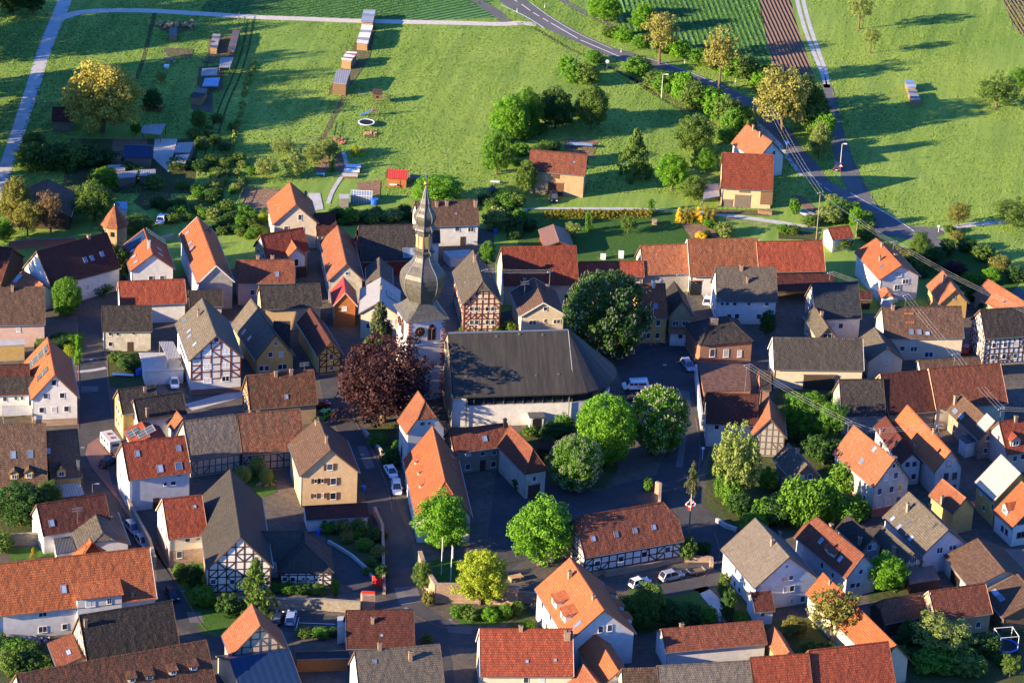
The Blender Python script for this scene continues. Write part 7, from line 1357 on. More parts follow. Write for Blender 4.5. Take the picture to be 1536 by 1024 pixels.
def caravan():
    a = gp(*Q('02', (668, 700)), 0)[:2]; b = gp(*Q('02', (590, 610)), 0)[:2]; c = (a+b)/2; an = math.atan2(b[1]-a[1], b[0]-a[0])
    root = empty('caravan', (c[0], c[1], .15), an); tag(root, 'dirty white caravan with roof hatches parked at the street corner', 'caravan')
    m = MB(); pr = [(-2.4, .4), (2.4, .4), (2.5, 1.2), (2.25, 2.5), (-2.35, 2.55), (-2.5, 1.3)]; n = 6; w = 1.1; m.add([(x, -w, z) for x, z in pr]+[(x, w, z) for x, z in pr], [tuple(range(n)), tuple(range(n, 2*n))[::-1]]+[(i, i+n, (i+1) % n+n, (i+1) % n) for i in range(n)]); m.build('body', 'greywhite', root)
    for x in (-.9, .8): MB().box(x-.3, -.35, 2.5, x+.3, .35, 2.66).build('roof_hatch', 'rust', root)
    for s in (-1, 1):
        for x in (-1.4, .2, 1.5): MB().box(x-.45, s*1.1-.02, 1.4, x+.45, s*1.1+.02, 1.95).build('side_window', 'glass', root)
        MB().tube((0, s*.9, .32), (0, s*1.12, .32), .33, .33, 10).build('wheel', 'tyre', root)
    MB().box(-2.52, -.7, 1.5, -2.42, .7, 2.1).build('rear_window', 'glass', root); MB().beam((2.4, 0, .45), (3.3, 0, .45), .12, .1).build('drawbar', 'zinc', root)
caravan()
def trailer():
    a = gp(*Q('23', (1030, 412)))[:2]; b = gp(*Q('23', (1120, 395)))[:2]; c = (a+b)/2; root = empty('car_trailer', (c[0], c[1], .05), math.atan2(b[1]-a[1], b[0]-a[0])); tag(root, 'open flatbed trailer with low sides beside the silver off-road car', 'trailer')
    MB().box(-1.5, -.8, .55, 1.5, .8, .62).build('floor', 'wood', root)
    for s in (-1, 1):
        MB().box(-1.5, s*.8-.03, .62, 1.5, s*.8+.03, .95).build('side_board', 'zinc', root); MB().box(s*1.5-.03, -.77, .62, s*1.5+.03, .77, .95).build('end_board', 'zinc', root); MB().tube((0, s*.85, .3), (0, s*1.0, .3), .3, .3, 10).build('wheel', 'tyre', root)
    MB().beam((1.5, 0, .55), (2.5, 0, .5), .1, .1).build('drawbar', 'zinc', root)
trailer()
# ================================================================== walls, fences
def wallrun(label, t, pts, h, mat, thick=.4, cat='wall', nm='garden_wall', cap=None, base=0):
    g = [gp(*Q(t, p), h+base)[:2] for p in pts]; c = np.mean(g, 0); root = empty(nm, (c[0], c[1], base)); tag(root, label, cat)
    hs = h
    m = MB(); k = MB()
    for i in range(len(g)-1):
        d = g[i+1]-g[i]; L_ = np.linalg.norm(d); d /= L_; n = np.array([-d[1], d[0]])*thick/2; e = d*thick/2*.98*(1 if i < len(g)-2 else 0)
        P = [g[i]-n-c, g[i+1]+e-n-c, g[i+1]+e+n-c, g[i]+n-c]; dz = .004*i
        m.hexa([(*p, 0) for p in P], [(*p, h-dz) for p in P])
        if cap:
            n2 = n*1.25; P = [g[i]-n2-c, g[i+1]+e-n2-c, g[i+1]+e+n2-c, g[i]+n2-c]; k.hexa([(*p, h-dz) for p in P], [(*p, h+.12-dz) for p in P])
    m.build('wall_body', mat, root)
    if cap: k.build('coping', cap, root)
    return root
wallrun('high sandstone corner wall around the flagpole garden', '13', [(948, 275), (975, 360), (1040, 462), (1160, 462), (1330, 465), (1510, 480)], 3.6, 'sandstone', .6, cap='sandstone')
wallrun('pale rubble retaining wall in front of the half-timbered side wing', '13', [(-90, 535), (120, 540), (400, 545), (610, 560)], 2.2, 'rubble', .6)
wallrun('square stone gate pier with a red board on top', '13', [(616, 520), (690, 515)], 2.6, 'sandstone', 1.6, nm='gate_pier')
wallrun('long low stone wall along the lane beside the planted slope', '13', [(690, 20), (735, 120), (740, 250), (742, 400), (745, 480)], 1.4, 'sandstone', .5)
wallrun('curved kerb wall between the planted slope and the dark courtyard', '13', [(425, 210), (480, 240), (560, 290), (640, 360), (695, 440)], .6, 'concrete', .4)
wallrun('sandstone terrace wall under the half-timbered hall', '23', [(560, 385), (700, 365), (860, 330), (990, 300), (1165, 305)], 1.1, 'sandstone', .6)
wallrun('low stone wall around the white flowering bush beside the hall', '23', [(1165, 305), (1168, 330)], 1.7, 'sandstone', .6)
wallrun('old plastered wall with sandstone patches next to the orange-roofed dormer house', '23', [(0, 480), (60, 500), (168, 510)], 2.2, 'sandstone', .5)
wallrun('tall wall beside the church street at the hall corner', '22', [(850, 840), (875, 850), (870, 940)], 2.4, 'sandstone', .5)
wallrun('garden wall with a pale coping between the copper beech and the lane', '12', [(625, 540), (680, 600), (740, 680), (790, 720)], .9, 'rubble', .4, cap='concrete')
wallrun('long stone wall running down the left street below the red roofed house', '03', [(730, -20), (790, 90), (850, 200), (880, 300)], 2.6, 'rubble', .5)
wallrun('short stone wall in the shaded garden beside the maroon roof', '03', [(60, 175), (160, 170), (245, 165)], 2.4, 'rubble', .4)
wallrun('crumbled brick and timber wall below the left barn', '01', [(50, 430), (200, 415), (330, 410), (430, 405)], 1.8, 'rust', .4, cap='greywood')
wallrun('white rendered yard wall beside the white house with solar panels', '01', [(905, 400), (990, 380)], 1.0, 'oldcream', .3)
wallrun('bright white yard wall under the dark roof with the white house, church street', '22', [(1078, 175), (1095, 330), (1115, 470)], 3.0, 'greywhite', .4)
wallrun('stone kerb wall at the foot of the ivy beside the junction of streets', '23', [(1195, 85), (1250, 120), (1310, 140)], .8, 'concrete', .5)
def fence(label, t, pts, h=1.1, mat='greywood', step=2.2, nm='garden_fence'):
    g = [gp(*Q(t, p))[:2] for p in pts]; c = np.mean(g, 0); root = empty(nm, (c[0], c[1], 0)); tag(root, label, 'fence'); r = MB()
    for i in range(len(g)-1):
        a, b = g[i]-c, g[i+1]-c; n = max(1, int(np.linalg.norm(b-a)/step))
        for z in (.45, h-.12): r.beam((*a, z), (*b, z), .05, .08)
        for j in range(n+1 if i == len(g)-2 else n): p = a+(b-a)*j/n; MB().box(p[0]-.06, p[1]-.06, 0, p[0]+.06, p[1]+.06, h).build('post', mat, root)
    r.build('rail', mat, root)
fence('wooden rail fence around the ploughed garden bed', '11', [(-90, 215), (-50, 130), (70, 128)]); fence('thin fence along the mown play lawn', '10', [(540, 560), (660, 545), (780, 570)]); fence('post fence beside the concrete field road near the big yellow-green tree', '00', [(215, 530), (200, 610), (330, 610)])
fence('wire fence posts along the garden lane', '21', [(1250, 310), (1340, 325), (1480, 345)], .9); fence('fence between the tyre tracks and the allotment scrap row', '00', [(1360, 100), (1350, 190)], 1.3); fence('picket fence at the lower garden of the orchard', '10', [(300, 800), (420, 790), (440, 700)], 1.0)
# ================================================================== street furniture
def pole(label, x, yb, yt, r=.12, mat='pole', arms=1, cat='power pole', nm='power_pole', zb=0.0):
    g = gp(x, yb, zb); z = zat(g, yt)-zb; root = empty(nm, (g[0], g[1], zb), .5); tag(root, label, cat); MB().tube((0, 0, 0), (0, 0, z), r, r*.65, 7).build('mast', mat, root)
    for i in range(arms):
        a = MB().box(-.7, -.06, z-.35-.6*i, .7, .06, z-.23-.6*i).build('crossarm', mat, root)
        for s in (-.6, -.2, .2, .6): MB().tube((s, 0, z-.23-.6*i), (s, 0, z-.02-.6*i), .045, .035, 5).build('insulator', 'frame', a)
    return np.array([g[0], g[1], z+zb-.1])
def F_(t, p): return Q(t, p)
def pl(t, x, yb, yt): a = Q(t, (x, yb)); b = Q(t, (x, yt)); return a[0], a[1], b[1]
def pole_roof(label, t, x, yb, yt, zb, **k):
    a = Q(t, (x, yb)); b = Q(t, (x, yt)); return pole(label, a[0], a[1], b[1], .07, 'zinc', zb=zb, nm='roof_mast', cat='roof mast', **k)
P1 = pole('tall wooden power pole in the garden below the country road', *pl('31', 335, 415, 145))
P2 = pole('wooden pole by the bright tree next to the tiny white annex', *pl('31', 562, 400, 300))
P3 = pole_roof('roof mast on the slate slope of the tall white junction house', '31', 772, 470, 425, 8.0); P5 = pole_roof('roof mast on the half-timbered house at the right edge', '31', 1398, 830, 760, 9)
P4 = pole_roof('roof mast between the tall white house and the broad brown roof', '31', 840, 790, 728, 8); P6 = pole_roof('roof mast at the end of the red northern barn', '31', 410, 655, 598, 6)
P7 = pole_roof('roof mast on the low brown lean roof', '32', 1118, 180, 115, 4.5); P8 = pole_roof('roof mast beside the brick house with blue skylights', '32', 1378, 510, 425, 5)
P9 = pole_roof('roof mast on the big cream gabled house, left', '32', 515, 560, 502, 8.5); P10 = pole_roof('roof mast on the big cream gabled house, right', '32', 640, 640, 548, 7.5); P11 = pole_roof('roof mast on the orange roof of the pale blue-white house', '32', 1028, 590, 518, 8)
P12 = pole_roof('roof mast on the dark gable beside the chestnut', '21', 978, 665, 608, 8); P13 = pole_roof('roof mast on the cream house behind the church', '21', 243, 680, 592, 8.5); P14 = pole_roof('roof mast on the timbered house right of the spire', '11', 1313, 640, 585, 9.5)
P15 = pole_roof('mast above the gravel-roofed annex', '22', 1355, 330, 175, 4)
def wires(label, ps, n=3, grp='overhead power lines'):
    root = empty('power_line', tuple(ps[0])); tag(root, label, 'cable', grp)
    o = np.array(ps[0])
    for k in range(n):
        m = MB(); off = (k-(n-1)/2)*.75
        for a, b in zip(ps[:-1], ps[1:]):
            a, b = np.array(a), np.array(b); d = (b-a)[:2]; d = d/np.linalg.norm(d); s = np.array([-d[1], d[0], 0])*off; pr = None
            for i in range(13):
                q = i/12; p = a+(b-a)*q+s-np.array([0, 0, 4*q*(1-q)*np.linalg.norm(b-a)*.015])-o
                if pr is not None: m.tube(pr, p, .014, .014, 3)
                pr = p
        m.build('wire', 'wire', root)
far = gp(1150, 215, 0)+np.array([0, 0, 9.0])
wires('bundle of power lines from the salmon-roofed house past the wooden poles to the right edge', [far, P1, P2, P3, P5, P5+np.array([14, -14, 0])]); wires('bundle of power lines from the red northern barn to the brick house in the east', [P6, P4, P7, P8, P8+np.array([12, 1, 0])])
wires('power lines from the gravel-roofed annex over the walled garden to the cream gabled house', [P15, P9, P10, P11]); wires('power lines from the dark gable to the yard of the long white house', [P12, P12+np.array([9, -9, -2.0])]); wires('thin lines between the cream house and the timbered house behind the church', [P14, P13+np.array([0, 0, 0])])
def lamp(label, t, x, yb, yt, arm=.9):
    a = Q(t, (x, yb)); b = Q(t, (x, yt)); g = gp(*a); z = zat(g, b[1]); root = empty('street_lamp', tuple(g)); tag(root, label, 'street lamp'); MB().tube((0, 0, 0), (0, 0, z), .09, .06, 8).build('lamp_post', 'lamp', root)
    if arm: MB().beam((0, 0, z), (arm, 0, z+.12), .07, .07).build('arm', 'lamp', root)
    MB().box(arm-.35, -.14, z+.03, arm+.35, .14, z+.2).build('lamp_head', 'frame', root) if arm else MB().lathe([(.05, z), (.3, z+.15), (.28, z+.4), (.02, z+.5)], 10).build('lamp_head', 'frame', root)
lamp('street lamp on the verge above the shaded lawn', '20', 880, 558, 425); lamp('street lamp at the mouth of the field road', '30', 470, 960, 820, .7); lamp('globe lamp beside the large white house below the ivy', '33', 60, 130, 45, 0); lamp('street lamp standing on the bend near the red pantile house', '02', 525, 905, 856); lamp('lamp on the walk at the church street', '22', 1112, 720, 660, 0); lamp('lamp at the junction lane', '31', 1030, 372, 345, 0)
# road posts and signs
for i, (x, yt_) in enumerate([(215, 45), (58, 70), (540, 325), (1010, 365), (1300, 470), (650, 300)]):
    g = gp(*Q('20', (x, yt_))); r = empty('road_marker_post', tuple(g)); tag(r, 'white roadside marker post on the verge of the country road', 'marker post', 'marker posts along the country road'); MB().box(-.07, -.05, 0, .07, .05, 1.0).build('post', 'frame', r); MB().box(-.075, -.055, .68, .075, .055, .84).build('reflector', 'black', r)
def sign(label, t, x, y, shape, mats, h=2.4):
    g = gp(*Q(t, (x, y))); r = empty('road_sign', tuple(g)); tag(r, label, 'road sign'); MB().tube((0, 0, 0), (0, 0, h), .04, .04, 6).build('sign_post', 'zinc', r)
    n = 3 if shape == 't' else 20; rr_ = .55 if shape == 't' else .42; o = math.pi/2 if n == 3 else 0; P = [(rr_*math.cos(2*math.pi*i/n+o), rr_*math.sin(2*math.pi*i/n+o)+h) for i in range(n)]
    s = MB().add([(x, -.07, z) for x, z in P]+[(x, -.04, z) for x, z in P], [tuple(range(n)), tuple(range(n, 2*n))[::-1]]+[(i, i+n, (i+1) % n+n, (i+1) % n) for i in range(n)]).build('sign_plate', mats[0], r)
    MB().add([(x*.68, -.078, (z-h)*.68+h) for x, z in P], [tuple(range(n))]).build('sign_face', mats[1], s)
    if shape == 't': MB().box(-.04, -.086, h-.1, .04, -.08, h+.18).build('exclamation_mark', 'black', s)
sign('triangular red and white warning sign beside the field road mouth', '30', 470, 1000, 't', ('signred', 'frame')); sign('round pale sign on the verge at the bend of the road', '20', 570, 400, 'r', ('frame', 'frame'), 2.2); sign('small sign with a blue face at the tree by the footpath', '30', 165, 850, 'r', ('blueplastic', 'blueplastic'), 1.6)
# maypole
def maypole():
    g = gp(1033, 803); z = zat(g, 692); r = empty('maypole', tuple(g)); tag(r, 'maypole with a small fir top and a red and white ring wreath', 'maypole'); zt_ = z-.3
    MB().tube((0, 0, 0), (.0, 0, zt_), .17, .09, 8).build('trunk', 'barkpale', r)
    cm, tm, _, _ = treemeshes('cone', 0); c = inst('fir_top', cm, r); c.scale = (3.0, 3.0, 6.6); c.location = (0, 0, z-6.3); matlink(c, 'lf_brown' if False else 'lf_conifer')
    zr = z-8.6
    for k in range(12):
        a0, a1 = 2*math.pi*k/12, 2*math.pi*(k+1)/12; MB().tube((.85*math.cos(a0), .85*math.sin(a0), zr), (.85*math.cos(a1), .85*math.sin(a1), zr), .17, .17, 6).build('wreath_ring', 'signred' if k % 2 else 'frame', r)
    for a in (0, 1.57, 3.14, 4.71): MB().tube((.85*math.cos(a), .85*math.sin(a), zr), (0, 0, zr+1.3), .03, .03, 4).build('hanging_ribbon', 'frame', r)
    MB().box(-.5, -.1, zr-1.2, -.35, -.05, zr-.15).build('streamer', 'signred', r)
maypole()
for lb, x, yb, yt, fl in (('taller white flagpole with a rolled red flag in the walled garden', 1068, 410, 200, 'redstone'), ('shorter flagpole with a hanging white flag in the walled garden', 1122, 452, 240, 'frame')):
    a = Q('13', (x, yb)); b = Q('13', (x, yt)); g = gp(*a); z = zat(g, b[1]); r = empty('flagpole', tuple(g)); tag(r, lb, 'flagpole'); MB().tube((0, 0, 0), (0, 0, z), .08, .05, 8).build('pole', 'frame', r); MB().lathe([(.02, z), (.1, z+.08), (.02, z+.16)], 8).build('finial', 'gold', r)
    m = MB(); m.hexa([(.05, -.05, z-2.6), (.24, -.02, z-2.7), (.25, .06, z-2.7), (.07, .05, z-2.6)], [(.05, -.04, z-.3), (.2, 0, z-.35), (.22, .05, z-.35), (.07, .05, z-.3)]); m.build('flag', fl, r)
for lb, t, p, h, w, an in (('red upright banner board on the end of the lane wall', '13', (712, 450), 1.9, 2.4, -.5), ('red board lying across the stone gate pier', '13', (655, 508), .5, 2.2, 0)):
    z0 = .2 if h > 1 else 2.65; P = gp(*Q(t, p), z0+h/2); r = empty('banner', (P[0], P[1], z0), an); tag(r, lb, 'banner'); MB().box(-w/2, -.04, 0, w/2, .04, h).build('panel', 'signred', r); MB().box(-w/2-.06, -.05, 0, -w/2, .05, h).build('frame', 'zinc', r)
# ================================================================== meadow and garden objects
def stack(label, t, a, b, w, h, cover, nm='wood_stack', n=6):
    A = gp(*Q(t, a))[:2]; B = gp(*Q(t, b))[:2]; c = (A+B)/2; L_ = np.linalg.norm(B-A); r = empty(nm, (c[0], c[1], 0), math.atan2(B[1]-A[1], B[0]-A[0])); tag(r, label, 'wood stack'); rd = random.Random(int(c[0]*10))
    m = MB()
    for z in np.arange(.14, h, .27):
        x = -L_/2+.15
        while x < L_/2:
            m.tube((x, -w/2+rd.uniform(-.08, .08), z), (x, w/2+rd.uniform(-.08, .08), z), .135, .135, 6); x += .28
    m.build('logs', 'log', r)
    for i in range(n if cover else 0):
        x0 = -L_/2+L_*i/n; x1 = x0+L_/n*1.04; z = h+rd.uniform(.02, .12); tl = rd.uniform(-.1, .1); k = w/2+.15
        MB().hexa([(x0, -k, z-tl), (x1, -k, z-tl+.05), (x1, k, z+tl+.05), (x0, k, z+tl)], [(x0, -k, z-tl+.05), (x1, -k, z-tl+.1), (x1, k, z+tl+.1), (x0, k, z+tl+.05)]).build('cover_sheet', cover[i % len(cover)], r)
stack('sheet-covered wood stack next to the gravel track, topmost in the meadow row', '10', (645, 175), (660, 105), 2.6, 2.0, ['greymetal', 'tarpblue', 'whitemetal']); stack('long wood stack under white sheets, second in the meadow row', '10', (618, 290), (648, 190), 2.4, 1.9, ['tarpwhite', 'whitemetal', 'tarpwhite'], n=7)
stack('wood stack under a white and red sheet behind the grey roofed woodshed', '10', (528, 395), (560, 350), 2.2, 2.2, ['tarpwhite', 'redmetal', 'tarpwhite']); stack('covered wood stack alone in the right meadow, front part', '30', (898, 606), (878, 545), 1.9, 1.4, ['greymetal', 'darkmetal', 'whitemetal']); stack('covered wood stack alone in the right meadow, rear part', '30', (875, 530), (860, 490), 1.9, 1.4, ['tarpblue', 'greymetal'], n=3)
stack('long uncovered wood pile at the top right of the allotments', '00', (1315, 318), (1345, 205), 1.4, 1.4, ['darkmetal', 'brownmetal']); stack('dark covered wood pile left of the long uncovered one', '00', (1215, 310), (1232, 232), 1.5, 1.5, ['darkmetal', 'greymetal']); stack('short dark log pile near the rubble heap', '00', (985, 235), (985, 185), 1.5, 1.1, ['darkmetal'], n=2)
stack('dark box-shaped wood pile at the lower end of the scrap row', '00', (1115, 600), (1150, 550), 2.4, 1.8, ['black', 'darkmetal'], n=2); stack('pile of split logs beside the wood door of the cream barn', '21', (1430, 262), (1510, 272), 1.2, .9, None); stack('round log pile in the walled courtyard by the yellow-green tree', '23', (15, 445), (90, 430), 1.4, .9, None)
def heap(label, t, pts, mat, cat, nm, s=.5, seed=1):
    rd = random.Random(seed); P = [gp(*Q(t, p)) for p in pts]; c = np.mean(P, 0); r = MB()
    for p in P:
        for _ in range(14):
            x, y = p[0]-c[0]+rd.gauss(0, s), p[1]-c[1]+rd.gauss(0, s); z = rd.uniform(0, s*.8); a = rd.uniform(.1, .32)*s*1.6; r.hexa([(x-a, y-a, z), (x+a, y-a*.8, z), (x+a*.9, y+a, z), (x-a, y+a, z)], [(x-a*.7, y-a*.6, z+a), (x+a*.7, y-a*.7, z+a*1.2), (x+a*.6, y+a*.6, z+a), (x-a*.6, y+a*.7, z+a*.9)])
    o = r.build(nm, mat); o.location = (c[0], c[1], 0); tag(o, label, cat)
heap('heap of tan rubble and straw at the top of the allotments', '00', [(940, 150), (985, 152), (1030, 150), (1075, 152)], 'hay', 'rubble heap', 'rubble_heap', 1.0, 2); heap('orange glowing pile of old bricks right of the big yellow-green tree', '00', [(850, 620), (880, 625), (905, 625)], 'orange2', 'brick pile', 'brick_pile', .7, 3)
heap('dark scrap heap at the middle of the allotments', '00', [(955, 340), (965, 350)], 'grey', 'scrap heap', 'scrap_heap', .6, 4); heap('pale scrap pile below the long log pile', '00', [(1180, 355), (1210, 350)], 'greywood', 'scrap heap', 'scrap_heap', .6, 5); heap('clutter of garden things at the end of the mown path', '10', [(480, 800), (510, 815)], 'redstone', 'clutter pile', 'clutter_pile', .6, 6)
heap('pile of sand and stone near the beehives on the play lawn', '10', [(650, 765), (680, 765)], 'hay', 'stone pile', 'stone_pile', .5, 7); heap('clutter of crates in the yard below the white modern house', '03', [(150, 795), (200, 795), (230, 790)], 'grey', 'clutter pile', 'clutter_pile', .6, 8); heap('stony rim around the ornamental garden trees', '12', [(40, 860), (80, 855), (110, 860)], 'sandstone', 'stone pile', 'stone_pile', .4, 9)
def round_tramp(label, t, cx, cy, d, rim, h=.9, frame=False):
    g = gp(*Q(t, (cx, cy)), h); r = empty('trampoline', (g[0], g[1], 0)); tag(r, label, 'trampoline'); R = d/2
    MB().lathe([(.01, h+.0), (R*.86, h+.0)], 32).build('jumping_mat', 'black', r); MB().lathe([(R*.85, h-.06), (R*.85, h+.05), (R, h+.05), (R, h-.06), (R*.85, h-.06)], 32).build('edge_pad', rim, r)
    for i in range(6): a = i*math.pi/3; MB().tube((R*.95*math.cos(a), R*.95*math.sin(a), 0), (R*.95*math.cos(a), R*.95*math.sin(a), h-.05), .04, .04, 5).build('leg', 'zinc', r)
    if frame:
        for i in range(4):
            a = math.pi/4+i*math.pi/2+.25; MB().tube((R*math.cos(a), R*math.sin(a), h), (R*math.cos(a), R*math.sin(a), h+2.6), .05, .05, 5).build('net_pole', 'frame', r)
            b = a+math.pi/2; MB().tube((R*math.cos(a), R*math.sin(a), h+2.6), (R*math.cos(b), R*math.sin(b), h+2.6), .05, .05, 5).build('top_rail', 'frame', r)
round_tramp('round trampoline with a pale rim on the play lawn', '10', 643, 695, 3.7, 'frame', .8); round_tramp('blue-rimmed trampoline with a white pole frame in the lower right garden', '33', 1410, 810, 4.6, 'blueplastic', .9, True)
def playset():
    g = gp(*Q('10', (688, 660))); r = empty('play_slide', (g[0], g[1], 0), .1); tag(r, 'wooden climbing frame with a blue slide on the play lawn', 'slide')
    for sx in (-.8, .8):
        for sy in (-.7, .7): MB().beam((sx, sy, 0), (sx*.25, sy*.3, 2.7), .12, .12).build('leg', 'wood', r)
    MB().box(-.5, -.5, 1.3, .5, .5, 1.4).build('platform', 'wood', r); MB().hexa([(-3.1, -.28, .2), (-.5, -.28, 1.35), (-.5, .28, 1.35), (-3.1, .28, .2)], [(-3.1, -.28, .28), (-.5, -.28, 1.43), (-.5, .28, 1.43), (-3.1, .28, .28)]).build('slide_chute', 'blueplastic', r)
    g = gp(*Q('10', (704, 585))); r = empty('play_house', (g[0], g[1], 0), .05); tag(r, 'brown wooden stilt playhouse at the top of the play lawn', 'playhouse')
    for sx in (-.9, .9):
        for sy in (-.8, .8): MB().box(sx-.07, sy-.07, 0, sx+.07, sy+.07, 2.6).build('post', 'wood', r)
    m = MB().box(-.95, -.85, 1.2, .95, .85, 2.3); m.build('cabin', 'wood', r); MB().hexa([(-1.1, -1, 2.4), (1.1, -1, 2.4), (1.1, 1, 2.9), (-1.1, 1, 2.9)], [(-1.1, -1, 2.5), (1.1, -1, 2.5), (1.1, 1, 3.0), (-1.1, 1, 3.0)]).build('roof', 'darkwood', r); MB().box(-.3, -.87, 1.5, .3, -.85, 2.0).build('window', 'black', r)
playset()
def greenhouse():
    g = gp(*Q('11', (613, 208))); L_ = 120/TS/ppm(g); r = empty('greenhouse', (g[0], g[1]+1.2, 0), .02); tag(r, 'small glass greenhouse with a white frame in the garden row', 'greenhouse'); h, w = 1.9, 1.2
    MB().box(-L_/2+.02, -w+.02, 0, L_/2-.02, w-.02, h-.2).build('glass', 'skyglass', r); m = MB(); m.add([(-L_/2, -w, h-.2), (L_/2, -w, h-.2), (L_/2, w, h-.2), (-L_/2, w, h-.2), (-L_/2, 0, h+.5), (L_/2, 0, h+.5)], [(0, 1, 5, 4), (2, 3, 4, 5), (0, 4, 3), (1, 2, 5)]); m.build('glass_roof', 'skyglass', r)
    f = MB(); 
    for i in range(9):
        x = -L_/2+L_*i/8; f.box(x-.03, -w-.02, 0, x+.03, -w+.03, h-.2); f.beam((x, -w, h-.17), (x, 0, h+.53), .06, .05)
    f.beam((-L_/2, -w, h-.17), (L_/2, -w, h-.17), .06, .06).beam((-L_/2, 0, h+.53), (L_/2, 0, h+.53), .07, .06); f.build('glazing_bars', 'frame', r)
greenhouse()
def octo():
    g = gp(168, 372); g2 = gp(170, 342, 5); g[0] = g2[0]; g[1] = g2[1]+2.2; r = empty('turret', (g[0], g[1], 0)); tag(r, 'octagonal stone turret with a pointed orange tile roof', 'tower'); z = zat(g, 308)
    MB().lathe([(2.5, 0), (2.5, 5.2)], 8, rot=.3).build('wall', 'tan', r); MB().lathe([(3.0, 4.95), (3.0, 5.1), (.05, z)], 8, rot=.3).build('roof', 'orange2', r); MB().lathe([(.02, z-.1), (.14, z+.1), (.02, z+.4)], 8).build('finial', 'zinc', r)
    for a in (3.6, 4.6): o = MB().box(-.3, -.05, -.5, .3, .05, .5).build('window', 'black', r); o.location = (2.42*math.cos(a), 2.42*math.sin(a), 3.6); o.rotation_euler = (0, 0, a+math.pi/2)
octo()
for i, (x, y, w, h_, mt, lb) in enumerate([(570, 960, 3, .5, 'tarpwhite', 'white cold frame at the top of the garden path row'), (560, 985, 3.2, .5, 'frame', 'white cold frame in the middle of the garden path row'), (550, 1010, 3.2, .5, 'concrete', 'pale cold frame at the lower end of the garden path row')]):
    g = gp(*Q('10', (x, y))); r = empty('cold_frame', (g[0], g[1], 0), .1); tag(r, lb, 'cold frame'); MB().box(-w/2, -.6, 0, w/2, .6, h_).build('box', 'wood', r); MB().hexa([(-w/2-.05, -.65, h_), (w/2+.05, -.65, h_), (w/2+.05, .65, h_+.25), (-w/2-.05, .65, h_+.25)], [(-w/2-.05, -.65, h_+.05), (w/2+.05, -.65, h_+.05), (w/2+.05, .65, h_+.3), (-w/2-.05, .65, h_+.3)]).build('lid', mt, r)
def barrel(label, t, x, y, mat, r_=.45, h=.9, nm='rain_barrel', cat='barrel'):
    g = gp(*Q(t, (x, y))); r = empty(nm, tuple(g)); tag(r, label, cat); MB().lathe([(r_*.9, 0), (r_, h*.5), (r_*.9, h)], 12).build('body', mat, r); MB().lathe([(r_*.95, h), (.02, h+.04)], 12).build('lid', mat, r)
barrel('round blue water tank right of the greenhouse', '11', 688, 212, 'blueplastic', .9, 1.2); barrel('blue bin by the low shed below the cream house', '13', 368, 178, 'blueplastic'); barrel('blue bin on the lane side of the cream house', '12', 628, 892, 'blueplastic'); barrel('blue bin at the back door of the white red-roofed house', '02', 865, 915, 'blueplastic'); barrel('blue bin in the garden above the white garages', '02', 788, 235, 'blueplastic', .6, 1.3); barrel('blue tub in the dark garden behind the tall shed roofs', '11', 1378, 378, 'blueplastic')
def table(label, t, x, y, w, l, mat, h=.5, nm='garden_table', cat='table', an=0.0):
    g = gp(*Q(t, (x, y))); r = empty(nm, tuple(g), an); tag(r, label, cat); MB().box(-w/2, -l/2, h-.08, w/2, l/2, h).build('top', mat, r)
    for sx in (-1, 1):
        for sy in (-1, 1): MB().box(sx*(w/2-.12)-.05, sy*(l/2-.12)-.05, 0, sx*(w/2-.12)+.05, sy*(l/2-.12)+.05, h-.08).build('leg', 'zinc', r)
table('long light-blue covered table behind the tan field barn', '20', 420, 840, 5.2, 1.3, 'tarpblue', .9); table('white garden table between the greenhouse and the red hut', '11', 795, 118, 1.6, 1, 'frame', .8); table('weathered open pallet rack beside the red hut', '11', 935, 85, 3.4, 2.0, 'greywood', 1.2, 'pallet_rack', 'rack'); table('striped hammock frame behind the spire tip', '11', 1375, 98, 2.0, .9, 'tarpwhite', .6, 'hammock', 'hammock')
table('white patio table on the small lawn beside the garages', '02', 700, 245, 4, .8, 'frame', .5); table('grey iron frame table in the orchard', '11', 383, 55, 1.8, 1, 'tarpblue', .7); table('long dark rail bench on the shaded lawn behind the pink garden shed', '21', 60, 275, 3.5, .8, 'slate', .6, 'garden_bench', 'bench')
table('pair of pale boats or troughs on the grass beside the soil bed, left', '31', 250, 272, .9, 4.4, 'tarpwhite', .5, 'boat_hull', 'boat', .8); table('dark trough on the grass beside the soil bed, right of the pale one', '31', 300, 272, .9, 4.4, 'greymetal', .5, 'boat_hull', 'boat', .8)
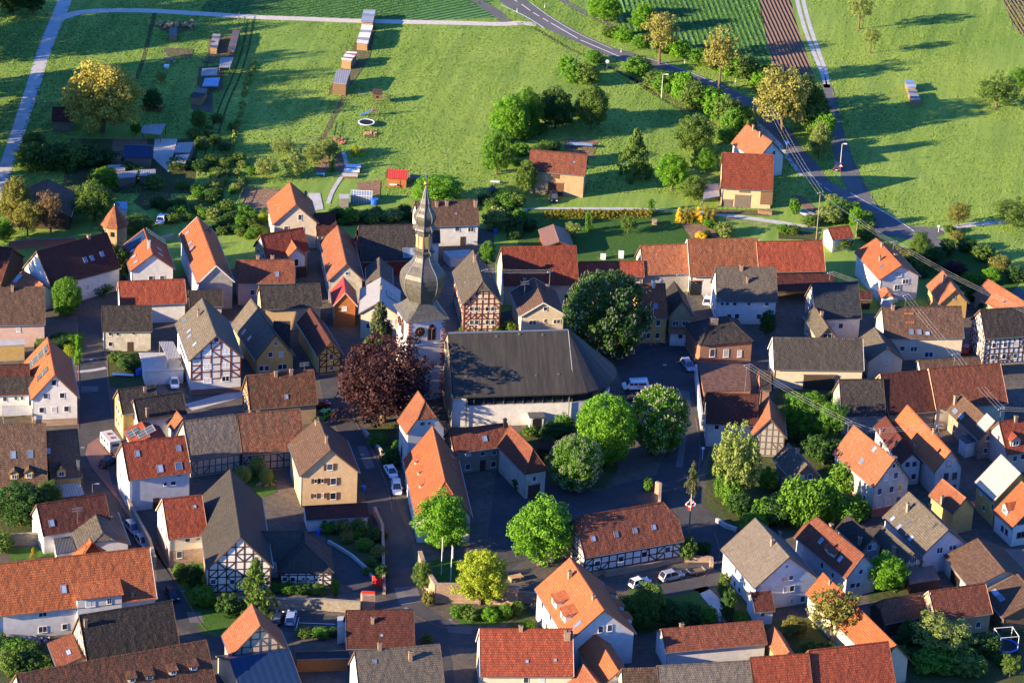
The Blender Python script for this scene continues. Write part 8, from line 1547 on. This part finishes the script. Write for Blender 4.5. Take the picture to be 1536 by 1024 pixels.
g = gp(*Q('11', (1365, 165))); r = empty('dog_kennel', tuple(g), .3); tag(r, 'small yellow wooden kennel with a dark roof near the dense round tree', 'kennel'); MB().box(-.8, -.9, 0, .8, .9, 1.3).build('wall', 'orangewood', r); m = MB(); m.add([(-1, -1.1, 1.2), (1, -1.1, 1.2), (1, 1.1, 1.2), (-1, 1.1, 1.2), (0, -1.1, 2.1), (0, 1.1, 2.1)], [(0, 4, 5, 3), (1, 2, 5, 4), (0, 1, 4), (2, 3, 5), (0, 3, 2, 1)]); m.build('roof', 'slate', r)
for lb, t, x, y, mt, nm, h in (('little yellow toy house below the kennel', '11', 1357, 192, 'yellowplastic', 'toy_house', .8), ('green and red toy beside the young yellow-green tree', '10', 622, 885, 'cargreen', 'garden_toy', 1.2), ('white round object beside the scrap heap in the allotments', '00', 948, 385, 'frame', 'plastic_tub', .6), ('white block-shaped tank on the lawn behind the low red barn, left', '21', 548, 525, 'frame', 'water_tank', 1.0), ('white cube tank on the lawn behind the low red barn, right', '21', 650, 518, 'frame', 'water_tank', 1.4), ('stone birdbath at the end of the golden hedge', '21', 840, 328, 'sandstone', 'birdbath', 1.0)):
    g = gp(*Q(t, (x, y))); r = empty(nm, tuple(g)); tag(r, lb, nm.replace('_', ' ')); MB().box(-.5, -.5, 0, .5, .5, h*.8).build('body', mt, r); MB().box(-.56, -.56, h*.8, .56, .56, h).build('lid', mt if nm != 'garden_toy' else 'signred', r)
# antennas and satellite dishes
for lb, t, x, y, z in (('television aerial on the olive-grey roof', '03', 440, 80, 7), ('television aerial on the lichen-covered roof', '12', 290, 215, 8), ('television aerial on the terrace roof behind the church', '21', 103, 700, 8.5), ('television aerial on the grey tiled ridge of the wide house', '33', 850, 150, 8), ('television aerial above the white junction house porch', '31', 770, 800, 8)):
    P = gp(*Q(t, (x, y)), z); r = empty('tv_aerial', (P[0], P[1], z-1.2), .4); tag(r, lb, 'aerial'); MB().tube((0, 0, 0), (0, 0, 3.0), .04, .03, 5).build('mast', 'zinc', r)
    for j, zz in enumerate((2.9, 2.4)):
        b = MB().box(-.9, -.03, zz, .9, .03, zz+.05)
        for k in range(6): b.box(-.85+.33*k, -.4, zz+.01, -.82+.33*k, .4, zz+.04)
        b.build('antenna_bar', 'zinc', r)
